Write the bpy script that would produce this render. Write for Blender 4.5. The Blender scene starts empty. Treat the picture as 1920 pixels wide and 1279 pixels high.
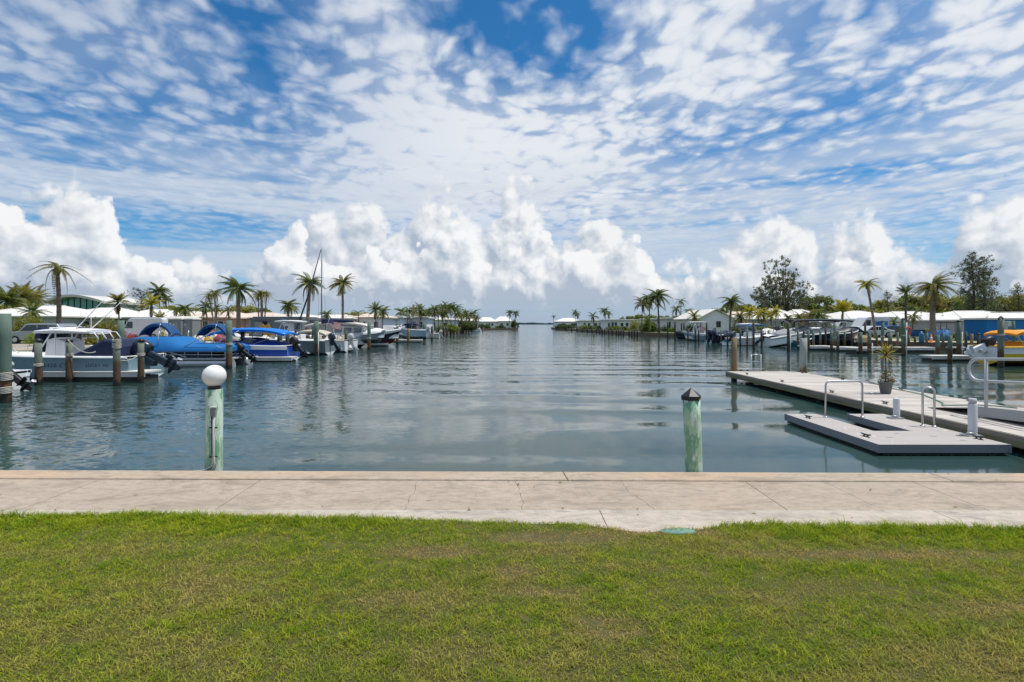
import bpy, math, random
import numpy as np
from mathutils import Vector, Matrix
random.seed(11)
rng = np.random.default_rng(7)
S = bpy.context.scene
COL = S.collection
R = math.radians

# ------------------------------------------------------------------ camera
CAM_Z, F, HX, HY = 1.6, 960.0, 960.0, 608.0        # eye height, focal length / horizon of the 1920 px photograph
WATER, DECK = -0.70, -0.36
cam_d = bpy.data.cameras.new('camera')
cam = bpy.data.objects.new('camera', cam_d)
COL.objects.link(cam)
cam.location = (0, 0, CAM_Z)
cam.rotation_euler = (R(90), 0, 0)
cam_d.sensor_width = 36.0
cam_d.lens = 18.0
cam_d.shift_y = -31.5 / 1920.0
cam_d.clip_start = 0.05
cam_d.clip_end = 30000
S.camera = cam

# ------------------------------------------------------------------ sun, exposure
SUN_EL, SUN_AZ = R(69), R(87)
sun_d = bpy.data.lights.new('sun', 'SUN')
sun_d.energy = 4.0
sun_d.angle = R(0.53)
sun_d.color = (1.0, 0.955, 0.885)
sun = bpy.data.objects.new('sun', sun_d)
COL.objects.link(sun)
sdir = Vector((math.cos(SUN_EL) * math.sin(SUN_AZ), math.cos(SUN_EL) * math.cos(SUN_AZ), math.sin(SUN_EL)))
sun.rotation_euler = sdir.to_track_quat('Z', 'Y').to_euler()
S.view_settings.view_transform = 'Standard'
S.view_settings.look = 'None'
S.view_settings.exposure = 0.0
S.view_settings.gamma = 1.0
S.view_settings.use_curve_mapping = False
S.render.engine = 'CYCLES'
S.cycles.use_denoising = True
S.cycles.max_bounces = 6
S.cycles.diffuse_bounces = 2
S.cycles.glossy_bounces = 3
S.cycles.transmission_bounces = 4
S.cycles.transparent_max_bounces = 6
S.cycles.caustics_reflective = False
S.cycles.caustics_refractive = False

# ------------------------------------------------------------------ node helper
class NT:
    """small wrapper that makes node maths readable"""
    def __init__(s, tree):
        s.t = tree
        tree.nodes.clear()
    def n(s, typ, **kw):
        nd = s.t.nodes.new(typ)
        for k, v in kw.items():
            if k.startswith('_'):
                nd.inputs[k[1:].replace('_', ' ')].default_value = v
            else:
                setattr(nd, k, v)
        return nd
    def put(s, sock, v):
        if isinstance(v, bpy.types.NodeSocket):
            s.t.links.new(v, sock)
        elif v is not None:
            try:
                sock.default_value = v
            except Exception:
                sock.default_value = tuple(v) + (1.0,)
    def m(s, op, a, b=None, c=None, clamp=False):
        nd = s.t.nodes.new('ShaderNodeMath')
        nd.operation = op
        nd.use_clamp = clamp
        for i, v in enumerate((a, b, c)):
            if v is not None:
                s.put(nd.inputs[i], v)
        return nd.outputs[0]
    def v(s, op, a, b=None, c=None):
        nd = s.t.nodes.new('ShaderNodeVectorMath')
        nd.operation = op
        for i, x in enumerate((a, b, c)):
            if x is not None:
                if op == 'SCALE' and i == 1:
                    s.put(nd.inputs['Scale'], x)
                else:
                    s.put(nd.inputs[i], x)
        return nd.outputs['Value' if op in ('LENGTH', 'DOT_PRODUCT', 'DISTANCE') else 'Vector']
    def xyz(s, x, y, z):
        nd = s.t.nodes.new('ShaderNodeCombineXYZ')
        for i, q in enumerate((x, y, z)):
            s.put(nd.inputs[i], q)
        return nd.outputs[0]
    def sep(s, vec):
        nd = s.t.nodes.new('ShaderNodeSeparateXYZ')
        s.put(nd.inputs[0], vec)
        return nd.outputs
    def noise(s, vec, scale=1.0, detail=4.0, rough=0.55, dist=0.0, dim='3D', color=False):
        nd = s.t.nodes.new('ShaderNodeTexNoise')
        nd.noise_dimensions = dim
        s.put(nd.inputs['Vector'], vec)
        nd.inputs['Scale'].default_value = scale
        nd.inputs['Detail'].default_value = detail
        nd.inputs['Roughness'].default_value = rough
        nd.inputs['Distortion'].default_value = dist
        return nd.outputs['Color' if color else 'Fac']
    def voro(s, vec, scale=1.0, detail=0.0, feature='F1', out='Distance', dim='3D', rough=0.5, rand=1.0):
        nd = s.t.nodes.new('ShaderNodeTexVoronoi')
        nd.voronoi_dimensions = dim
        nd.feature = feature
        s.put(nd.inputs['Vector'], vec)
        nd.inputs['Scale'].default_value = scale
        if 'Detail' in nd.inputs:
            nd.inputs['Detail'].default_value = detail
            nd.inputs['Roughness'].default_value = rough
        nd.inputs['Randomness'].default_value = rand
        return nd.outputs[out]
    def ramp(s, fac, lo, hi, a=0.0, b=1.0, smooth=True):
        nd = s.t.nodes.new('ShaderNodeMapRange')
        nd.interpolation_type = 'SMOOTHSTEP' if smooth else 'LINEAR'
        s.put(nd.inputs[0], fac)
        for i, q in enumerate((lo, hi, a, b)):
            s.put(nd.inputs[1 + i], q)
        return nd.outputs[0]
    def mix(s, fac, a, b, blend='MIX'):
        nd = s.t.nodes.new('ShaderNodeMix')
        nd.data_type = 'RGBA'
        nd.blend_type = blend
        s.put(nd.inputs[0], fac)
        for sock, q in ((nd.inputs[6], a), (nd.inputs[7], b)):
            if isinstance(q, bpy.types.NodeSocket):
                s.t.links.new(q, sock)
            else:
                sock.default_value = tuple(q)[:3] + (1.0,)
        return nd.outputs[2]
    def curve(s, fac, pts):
        nd = s.t.nodes.new('ShaderNodeFloatCurve')
        cm = nd.mapping
        cm.extend = 'HORIZONTAL'
        c = cm.curves[0]
        c.points[0].location = pts[0]
        c.points[1].location = pts[-1]
        for p in pts[1:-1]:
            c.points.new(*p)
        for p in c.points:
            p.handle_type = 'AUTO_CLAMPED'
        cm.update()
        s.put(nd.inputs['Value'], fac)
        return nd.outputs[0]

# ------------------------------------------------------------------ sky
world = bpy.data.worlds.new('World')
S.world = world
world.use_nodes = True
SKY_K = 0.10
def pix(px, py):
    """photo pixel -> (azimuth, tangent of the elevation) of that direction"""
    az = math.atan((px - HX) / F)
    return az, (HY - py) / F * math.cos(az)

def build_sky():
    w = NT(world.node_tree)
    D = w.n('ShaderNodeTexCoord').outputs['Generated']
    dx, dy, dz = w.sep(D)[0:3]
    hyp = w.m('SQRT', w.m('ADD', w.m('MULTIPLY', dx, dx), w.m('MULTIPLY', dy, dy)))
    te = w.m('DIVIDE', dz, w.m('MAXIMUM', hyp, 0.02))                  # tan(elevation)
    az = w.m('ARCTAN2', dx, dy)                                        # 0 = down the canal, + = right
    azn = w.m('MULTIPLY_ADD', az, 1 / (2 * math.pi), 0.5)
    # clear air
    sky = w.n('ShaderNodeTexSky', sky_type='NISHITA', sun_disc=False)
    sky.sun_elevation = SUN_EL
    sky.sun_rotation = SUN_AZ
    sky.altitude = 0
    sky.air_density = 1.0
    sky.dust_density = 0.6
    sky.ozone_density = 2.0
    blue = w.mix(1.0, sky.outputs[0], (0.25, 0.80, 1.16), 'MULTIPLY')
    K = 1.0 / SKY_K

    # ---- high altocumulus sheet: a plane of mottled cloud far overhead
    zz = w.m('POWER', w.m('ADD', w.m('MAXIMUM', dz, 0.0), 0.03), 0.80)
    px_, py_ = w.m('DIVIDE', dx, zz), w.m('DIVIDE', dy, zz)
    P = w.xyz(px_, py_, 0.0)
    warp = w.v('SCALE', w.v('SUBTRACT', w.noise(P, 2.2, 2, 0.5, color=True), (0.5, 0.5, 0.5)), 0.16)
    Pw = w.v('ADD', P, warp)
    rot = w.n('ShaderNodeVectorRotate', rotation_type='Z_AXIS')
    w.put(rot.inputs['Vector'], Pw)
    rot.inputs['Angle'].default_value = R(-20)
    Ps = w.v('MULTIPLY', rot.outputs[0], (1.0, 0.92, 1.0))
    cells = w.noise(Ps, 9.0, 4.0, 0.52, 0.1, dim='2D')
    puffs = w.voro(w.v('ADD', Ps, w.v('SCALE', w.noise(Ps, 7.0, 2, 0.5, color=True), 0.12)), 9.5, 1.2, dim='2D', rough=0.5)
    big = w.noise(P, 0.62, 2, 0.5, dim='2D')
    # where the sheet thickens and thins over this stretch of sky
    mid = w.noise(w.v('ADD', Pw, (3.0, 7.0, 0.0)), 1.7, 3, 0.55, 0.3, dim='2D')
    cov = w.m('ADD', w.m('MULTIPLY_ADD', big, 0.40, -0.20), w.m('MULTIPLY_ADD', mid, 0.42, -0.21))
    for bx, by, rad, amt in ((1000, 20, 0.21, -0.46), (890, 50, 0.13, -0.18), (1090, 75, 0.13, -0.10), (420, 60, 0.15, -0.20), (560, 100, 0.13, -0.16),
                             (700, 60, 0.12, -0.05), (300, 260, 0.22, -0.06), (80, 290, 0.2, -0.08), (150, 170, 0.2, 0.04), (250, 200, 0.2, 0.05), (620, 330, 0.15, 0.05),
                             (560, 275, 0.12, -0.07), (1400, 265, 0.14, -0.13), (1620, 260, 0.13, -0.16), (1480, 130, 0.09, -0.08), (1620, 75, 0.09, -0.10), (1740, 200, 0.10, -0.12),
                             (1290, 310, 0.10, -0.10), (1700, 385, 0.10, -0.20),
                             (850, 210, 0.28, 0.20), (1150, 190, 0.28, 0.20), (1000, 300, 0.28, 0.20), (700, 250, 0.2, 0.08), (480, 180, 0.2, 0.06), (1250, 60, 0.14, 0.12), (1420, 90, 0.13, 0.12),
                             (1500, 190, 0.18, 0.08), (1850, 130, 0.16, 0.11), (1840, 310, 0.17, 0.22), (60, 60, 0.2, 0.05), (300, 110, 0.12, 0.06),
                             (560, 170, 0.16, 0.03), (780, 330, 0.2, 0.12)):
        a, t = pix(bx, by)
        d = Vector((math.sin(a), math.cos(a), t)).normalized()
        g = w.ramp(w.v('DISTANCE', D, tuple(d)), 0.0, rad * 1.5, amt, 0.0)
        cov = w.m('ADD', cov, g)
    den = w.m('ADD', w.m('MULTIPLY_ADD', cells, 0.85, cov), w.m('MULTIPLY_ADD', puffs, -0.52, 0.38))
    alto = w.ramp(den, 0.07, 0.74)
    thick = w.ramp(den, 0.32, 0.92)
    film = w.m('MULTIPLY', w.ramp(cov, -0.16, 0.28), 0.74)                     # thin continuous film between the puffs
    alto = w.m('MAXIMUM', alto, film)
    alto = w.m('MULTIPLY', alto, w.ramp(te, 0.08, 0.26, 0.15, 0.93))
    aL = pix(180, 200)
    dL = Vector((math.sin(aL[0]), math.cos(aL[0]), aL[1])).normalized()
    alto = w.m('MULTIPLY', alto, w.ramp(w.v('DISTANCE', D, tuple(dL)), 0.12, 0.62, 0.62, 1.0))   # the sheet is thinner to the left
    altoC = w.mix(thick, tuple(K * c for c in (0.47, 0.57, 0.73)), tuple(K * c for c in (0.84, 0.865, 0.90)))
    col = w.mix(alto, blue, altoC)

    # ---- thin grey veils lower down, drawn out sideways
    V = w.xyz(w.m('MULTIPLY', dx, 1.4), w.m('MULTIPLY', dy, 1.4), w.m('MULTIPLY', te, 13.0))
    ve = w.noise(V, 1.7, 5, 0.55, 0.5)
    band = w.m('MULTIPLY', w.ramp(te, 0.02, 0.10), w.ramp(te, 0.22, 0.36, 1.0, 0.0))
    veil = w.m('MULTIPLY', w.ramp(w.m('ADD', ve, w.m('MULTIPLY_ADD', w.noise(D, 1.3, 1), 0.3, -0.15)), 0.34, 0.62), band)
    veilC = w.mix(w.noise(V, 3.1, 3), tuple(K * c for c in (0.50, 0.58, 0.70)), tuple(K * c for c in (0.72, 0.77, 0.84)))
    col = w.mix(w.m('MULTIPLY', veil, 0.82), col, veilC)

    # ---- pale blue-grey air over the horizon
    hz = w.ramp(te, 0.0, 0.15, 1.0, 0.0)
    hzC = w.mix(w.noise(V, 1.1, 4, 0.5), tuple(K * c for c in (0.36, 0.48, 0.64)), tuple(K * c for c in (0.60, 0.68, 0.78)))
    col = w.mix(w.m('MULTIPLY', hz, 0.80), col, hzC)

    # ---- towering cumulus: skyline profiles roughened into puffs, lit from the upper right
    def cumulus(col, prof, seed, base_te, bright, opac, soft, bias, gain):
        pts = sorted((pix(x, y)[0], pix(x, y)[1]) for x, y in prof)
        lo, hi = pts[0], pts[-1]
        tail, z = [], 0
        rr = random.Random(seed)
        a = hi[0] + 0.10
        while a < math.pi - 0.1:
            tail.append((a, rr.uniform(0.03, 0.20))); a += rr.uniform(0.07, 0.15)
        head, a = [], lo[0] - 0.10
        while a > -math.pi + 0.1:
            head.append((a, rr.uniform(0.03, 0.20))); a -= rr.uniform(0.07, 0.15)
        allp = sorted(head + pts + tail)
        allp = [(-math.pi, 0.1)] + allp + [(math.pi, 0.1)]
        cp = [((x / (2 * math.pi)) + 0.5, min(0.98, y / 0.35)) for x, y in allp]
        def field(ox, oz):
            Dv = w.v('ADD', D, (0, 0, 0)) if (ox, oz) == (0, 0) else w.v('ADD', D, (ox, 0.0, oz))
            wq = w.v('SCALE', w.v('SUBTRACT', w.noise(Dv, 9.0, 3, 0.55, color=True), (0.5, 0.5, 0.5)), 0.055)
            Dw = w.v('ADD', w.v('ADD', Dv, wq), (seed * 1.7, seed * 0.6, seed * 0.9))
            vo = w.voro(Dw, 13.5, 3.6, rough=0.52)
            puff = w.m('SUBTRACT', 0.62, vo)
            ed = w.noise(Dw, 52.0, 4, 0.62)
            az2 = w.m('MULTIPLY_ADD', w.m('ADD', az, ox), 1 / (2 * math.pi), 0.5)
            H = w.m('MULTIPLY', w.curve(az2, cp), 0.35)
            h = w.m('SUBTRACT', H, w.m('ADD', te, oz))
            return w.m('ADD', w.m('ADD', w.m('MULTIPLY', h, 15.0), w.m('MULTIPLY_ADD', puff, 1.45, bias)), w.m('MULTIPLY_ADD', ed, 0.62, -0.31)), h
        f0, h0 = field(0.0, 0.0)
        f1, _ = field(0.012, 0.017)
        lit = w.m('MULTIPLY_ADD', w.m('SUBTRACT', f0, f1), 0.84, 0.11 + gain)
        depth = w.ramp(h0, 0.0, 0.15, 0.0, 0.50)                        # deeper down the tower the cloud is greyer
        low = w.ramp(te, base_te, base_te + 0.075, 0.55, 0.0)
        lit = w.m('SUBTRACT', w.m('SUBTRACT', w.m('ADD', lit, 0.36), depth), low, clamp=True)
        alpha = w.m('MULTIPLY', w.ramp(f0, 0.0, soft), w.ramp(te, base_te - 0.012, base_te + 0.02))
        c = w.mix(lit, tuple(K * bright * q for q in (0.43, 0.51, 0.62)), tuple(K * bright * q for q in (0.945, 0.95, 0.96)))
        return w.mix(w.m('MULTIPLY', alpha, opac), col, c)
    back = [(-150, 470), (-60, 430), (0, 470), (120, 372), (200, 470), (290, 500), (350, 505), (430, 520), (490, 505), (560, 455), (660, 400), (740, 425), (800, 372), (850, 366), (910, 430), (972, 372),
            (1020, 420), (1060, 480), (1105, 392), (1150, 420), (1185, 500), (1260, 520), (1320, 515), (1380, 440), (1440, 432), (1500, 436), (1540, 480), (1600, 430),
            (1660, 460), (1720, 490), (1780, 470), (1830, 400), (1880, 372), (1960, 380), (2100, 450)]
    front = [(-150, 520), (-40, 420), (20, 392), (70, 420), (140, 412), (190, 402), (235, 440), (255, 500), (300, 476), (345, 505), (400, 550), (470, 545), (505, 480), (540, 452),
             (585, 480), (620, 500), (645, 470), (700, 458), (745, 500), (775, 490), (830, 432), (880, 420), (915, 470), (955, 445), (1005, 430), (1045, 470), (1090, 445), (1135, 470),
             (1180, 455), (1225, 490), (1262, 525), (1300, 515), (1350, 545), (1400, 540), (1430, 500), (1480, 515), (1545, 545), (1570, 480), (1620, 475), (1680, 495), (1720, 545), (1800, 560), (1880, 510), (1960, 480), (2100, 520)]
    col = cumulus(col, back, 1, 0.036, 0.96, 0.94, 0.60, 0.95, 0.03)
    col = cumulus(col, front, 2, 0.030, 0.985, 0.97, 0.26, 0.66, 0.08)
    # the last few degrees: distance swallows the cloud bases
    hz2 = w.ramp(te, 0.0, 0.070, 0.85, 0.0)
    col = w.mix(hz2, col, w.mix(w.noise(V, 1.6, 3), tuple(K * c for c in (0.31, 0.40, 0.53)), tuple(K * c for c in (0.47, 0.55, 0.66))))
    bg = w.n('ShaderNodeBackground')
    w.put(bg.inputs['Color'], col)
    bg.inputs['Strength'].default_value = SKY_K
    out = w.n('ShaderNodeOutputWorld')
    w.t.links.new(bg.outputs[0], out.inputs[0])
build_sky()
world.cycles.sampling_method = 'MANUAL'
world.cycles.sample_map_resolution = 512
# ------------------------------------------------------------------ materials
def new_mat(name):
    m = bpy.data.materials.new(name)
    m.use_nodes = True
    return m, NT(m.node_tree)
def finish(m, t, bsdf):
    out = t.n('ShaderNodeOutputMaterial')
    t.t.links.new(bsdf.outputs[0], out.inputs[0])
    return m
MATS = {}
def matte(name, rgb, rough=0.6, var=0.16, scale=4.0, bump=0.0, metal=0.0, spec=0.4, dirt=None, stretch=(1, 1, 1), coat=0.0):
    """plain weathered surface: base colour broken up by noise, optional dirt colour in patches"""
    if name in MATS:
        return MATS[name]
    m, t = new_mat(name)
    b = t.n('ShaderNodeBsdfPrincipled')
    co = t.n('ShaderNodeTexCoord').outputs['Object']
    geo = t.n('ShaderNodeNewGeometry').outputs['Position']
    v = t.v('MULTIPLY', geo, stretch)
    n1 = t.noise(v, scale, 5, 0.6)
    a = tuple(c * (1 - var) for c in rgb)
    c2 = tuple(min(1, c * (1 + var)) for c in rgb)
    col = t.mix(n1, a, c2)
    if dirt:
        n2 = t.noise(v, scale * 0.37, 4, 0.65)
        col = t.mix(t.ramp(n2, 0.5, 0.75, 0, dirt[1]), col, dirt[0])
    t.put(b.inputs['Base Color'], col)
    t.put(b.inputs['Roughness'], t.m('MULTIPLY_ADD', n1, 0.2, rough - 0.1))
    b.inputs['Metallic'].default_value = metal
    b.inputs['Specular IOR Level'].default_value = spec
    b.inputs['Coat Weight'].default_value = coat
    if bump:
        bp = t.n('ShaderNodeBump')
        bp.inputs['Strength'].default_value = 1.0
        bp.inputs['Distance'].default_value = bump
        t.put(bp.inputs['Height'], t.noise(v, scale * 6, 4, 0.65))
        t.t.links.new(bp.outputs[0], b.inputs['Normal'])
    MATS[name] = finish(m, t, b)
    return m
def glass(name, rgb=(0.03, 0.04, 0.05), rough=0.05):
    if name in MATS:
        return MATS[name]
    m, t = new_mat(name)
    b = t.n('ShaderNodeBsdfPrincipled')
    b.inputs['Base Color'].default_value = rgb + (1,)
    b.inputs['Roughness'].default_value = rough
    b.inputs['Specular IOR Level'].default_value = 0.7
    MATS[name] = finish(m, t, b)
    return m
def leafy(name, a, b_, dead=None, trans=0.34, rough=0.5, scale=1.2):
    """leaf surface: colour differs leaf by leaf and branch by branch, some light comes through"""
    if name in MATS:
        return MATS[name]
    m, t = new_mat(name)
    g = t.n('ShaderNodeNewGeometry')
    rnd = g.outputs['Random Per Island']
    n = t.noise(g.outputs['Position'], scale, 3, 0.6)
    col = t.mix(t.m('MULTIPLY_ADD', rnd, 0.7, t.m('MULTIPLY_ADD', n, 0.8, -0.25), clamp=True), a, b_)
    if dead:
        col = t.mix(t.ramp(t.m('ADD', rnd, t.m('MULTIPLY', n, 0.6)), dead[1], dead[1] + 0.12), col, dead[0])
    d = t.n('ShaderNodeBsdfPrincipled')
    t.put(d.inputs['Base Color'], col)
    d.inputs['Roughness'].default_value = rough
    d.inputs['Specular IOR Level'].default_value = 0.35
    tr = t.n('ShaderNodeBsdfTranslucent')
    t.put(tr.inputs['Color'], t.mix(1.0, col, (1.5, 1.35, 0.6), 'MULTIPLY'))
    mx = t.n('ShaderNodeMixShader')
    mx.inputs[0].default_value = trans
    t.t.links.new(d.outputs[0], mx.inputs[1])
    t.t.links.new(tr.outputs[0], mx.inputs[2])
    MATS[name] = finish(m, t, mx)
    return m

# ------------------------------------------------------------------ mesh builder
class MB:
    def __init__(s):
        s.V, s.F, s.M, s.sm = [], [], [], []
    def add(s, vs, fs, mi=0, smooth=False):
        o = len(s.V)
        s.V += [tuple(v) for v in vs]
        for f in fs:
            s.F.append(tuple(i + o for i in f))
            s.M.append(mi)
            s.sm.append(smooth)
        return s
    def box(s, c, d, mi=0, rz=0.0, taper=1.0, rot=None):
        x, y, z = (q / 2 for q in d)
        M = rot if rot is not None else Matrix.Rotation(rz, 3, 'Z')
        vs = []
        for sz in (-1, 1):
            k = taper if sz > 0 else 1.0
            for sx, sy in ((-1, -1), (1, -1), (1, 1), (-1, 1)):
                vs.append(Vector(c) + M @ Vector((sx * x * k, sy * y * k, sz * z)))
        return s.add(vs, [(3, 2, 1, 0), (4, 5, 6, 7), (0, 1, 5, 4), (1, 2, 6, 5), (2, 3, 7, 6), (3, 0, 4, 7)], mi)
    def tube(s, pts, r, n=8, mi=0, cap=True, smooth=True, sq=1.0):
        pts = [Vector(p) for p in pts]
        rs = r if isinstance(r, (list, tuple)) else [r] * len(pts)
        vs, fs = [], []
        prev = None
        for i, p in enumerate(pts):
            tdir = (pts[min(i + 1, len(pts) - 1)] - pts[max(i - 1, 0)])
            tdir = tdir.normalized() if tdir.length > 1e-9 else Vector((0, 0, 1))
            if prev is None:
                up = Vector((0, 0, 1)) if abs(tdir.z) < 0.9 else Vector((1, 0, 0))
                u = tdir.cross(up).normalized()
            else:
                u = (prev - tdir * prev.dot(tdir)).normalized()
            prev = u
            w_ = tdir.cross(u)
            for k in range(n):
                a = 2 * math.pi * k / n
                vs.append(p + (u * math.cos(a) + w_ * math.sin(a) * sq) * rs[i])
        for i in range(len(pts) - 1):
            for k in range(n):
                fs.append((i * n + k, i * n + (k + 1) % n, (i + 1) * n + (k + 1) % n, (i + 1) * n + k))
        s.add(vs, fs, mi, smooth)
        if cap:
            o = len(s.V) - len(vs)
            s.F.append(tuple(o + k for k in range(n))[::-1]); s.M.append(mi); s.sm.append(False)
            s.F.append(tuple(o + (len(pts) - 1) * n + k for k in range(n))); s.M.append(mi); s.sm.append(False)
        return s
    def lathe(s, prof, n=16, c=(0, 0, 0), mi=0, smooth=True):
        vs, fs = [], []
        for r, z in prof:
            for k in range(n):
                a = 2 * math.pi * k / n
                vs.append((c[0] + r * math.cos(a), c[1] + r * math.sin(a), c[2] + z))
        for i in range(len(prof) - 1):
            for k in range(n):
                fs.append((i * n + k, i * n + (k + 1) % n, (i + 1) * n + (k + 1) % n, (i + 1) * n + k))
        fs.append(tuple(range(n))[::-1])
        fs.append(tuple((len(prof) - 1) * n + k for k in range(n)))
        return s.add(vs, fs, mi, smooth)
    def prism(s, poly, z0, z1, mi=0):
        n = len(poly)
        vs = [(x, y, z0) for x, y in poly] + [(x, y, z1) for x, y in poly]
        fs = [tuple(range(n))[::-1], tuple(range(n, 2 * n))]
        fs += [(i, (i + 1) % n, n + (i + 1) % n, n + i) for i in range(n)]
        return s.add(vs, fs, mi)
    def extrude(s, poly, axis, a, b, mi=0):
        """polygon in the plane across an axis ('x': poly is (y,z); 'y': poly is (x,z))"""
        n = len(poly)
        f = (lambda p, q: (q, p[0], p[1])) if axis == 'x' else (lambda p, q: (p[0], q, p[1]))
        vs = [f(p, a) for p in poly] + [f(p, b) for p in poly]
        fs = [tuple(range(n)), tuple(range(n, 2 * n))[::-1]]
        fs += [(i, n + i, n + (i + 1) % n, (i + 1) % n) for i in range(n)]
        return s.add(vs, fs, mi)
    def loft(s, rows, mi=0, smooth=True, closed=False, caps=False):
        n = len(rows[0])
        vs = [p for r_ in rows for p in r_]
        fs = []
        for i in range(len(rows) - 1):
            for k in range(n if closed else n - 1):
                k2 = (k + 1) % n
                fs.append((i * n + k, i * n + k2, (i + 1) * n + k2, (i + 1) * n + k))
        s.add(vs, fs, mi, smooth)
        if caps:
            o = len(s.V) - len(vs)
            s.F.append(tuple(o + k for k in range(n))[::-1]); s.M.append(mi); s.sm.append(False)
            s.F.append(tuple(o + (len(rows) - 1) * n + k for k in range(n))); s.M.append(mi); s.sm.append(False)
        return s
    def mesh(s, name, mats):
        me = bpy.data.meshes.new(name)
        me.from_pydata(s.V, [], s.F)
        for m_ in (mats if isinstance(mats, (list, tuple)) else [mats]):
            me.materials.append(m_)
        me.polygons.foreach_set('material_index', s.M)
        me.polygons.foreach_set('use_smooth', s.sm)
        me.update()
        return me
    def build(s, name, mats, parent=None, loc=None, rz=None, bevel=0.0):
        return put(name, s.mesh(name, mats), parent, loc, rz, bevel)
def put(name, me, parent=None, loc=None, rz=None, bevel=0.0):
    o = bpy.data.objects.new(name, me)
    COL.objects.link(o)
    if parent is not None:
        o.parent = parent
    if loc is not None:
        o.location = loc
    if rz is not None:
        o.rotation_euler = (0, 0, rz)
    if bevel:
        b = o.modifiers.new('bevel', 'BEVEL')
        b.width = bevel
        b.segments = 2
        b.limit_method = 'ANGLE'
        b.angle_limit = R(40)
    return o
def tag(o, label=None, cat=None, group=None, kind=None):
    if label: o['label'] = label
    if cat: o['category'] = cat
    if group: o['group'] = group
    if kind: o['kind'] = kind
    return o
def thing(name, label, cat, loc=(0, 0, 0), rz=0.0, group=None):
    o = bpy.data.objects.new(name, None)
    COL.objects.link(o)
    o.location = loc
    o.rotation_euler = (0, 0, rz)
    o.empty_display_size = 0.2
    return tag(o, label, cat, group)
def copy_tree(o, parent=None):
    c = o.copy()
    COL.objects.link(c)
    if parent is not None:
        c.parent = parent
    for ch in list(o.children):
        copy_tree(ch, c)
    return c
def at(px, py, z):                 # point of height z seen at a photo pixel
    d = (CAM_Z - z) * F / (py - HY)
    return Vector(((px - HX) / F * d, d, z))
def wx(px, d): return (px - HX) / F * d
def wz(py, d): return CAM_Z - (py - HY) / F * d
def raw_mesh(name, V, Fq, mat, parent=None, loc=None, cols=None, smooth=False):
    """big numpy meshes; Fq: array of quads or triangles"""
    me = bpy.data.meshes.new(name)
    V = np.asarray(V, dtype=np.float32)
    Fq = np.asarray(Fq, dtype=np.int32)
    k = Fq.shape[1]
    me.vertices.add(len(V)); me.vertices.foreach_set('co', V.ravel())
    me.loops.add(Fq.size); me.loops.foreach_set('vertex_index', Fq.ravel())
    me.polygons.add(len(Fq)); me.polygons.foreach_set('loop_start', np.arange(0, Fq.size, k, dtype=np.int32))
    if smooth: me.polygons.foreach_set('use_smooth', np.ones(len(Fq), dtype=bool))
    if cols is not None:
        at_ = me.color_attributes.new('leaf_colour', 'FLOAT_COLOR', 'POINT')
        at_.data.foreach_set('color', np.asarray(cols, dtype=np.float32).ravel())
    me.materials.append(mat)
    me.update(calc_edges=True)
    me.validate()
    return put(name, me, parent, loc)
def vnoise(x, y, seed=0):
    r_ = np.random.default_rng(seed)
    G = r_.random((256, 256))
    xi, yi = np.floor(x).astype(int), np.floor(y).astype(int)
    fx, fy = x - xi, y - yi
    fx, fy = fx * fx * (3 - 2 * fx), fy * fy * (3 - 2 * fy)
    g = lambda a, b: G[a % 256, b % 256]
    return (g(xi, yi) * (1 - fx) + g(xi + 1, yi) * fx) * (1 - fy) + (g(xi, yi + 1) * (1 - fx) + g(xi + 1, yi + 1) * fx) * fy
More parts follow.
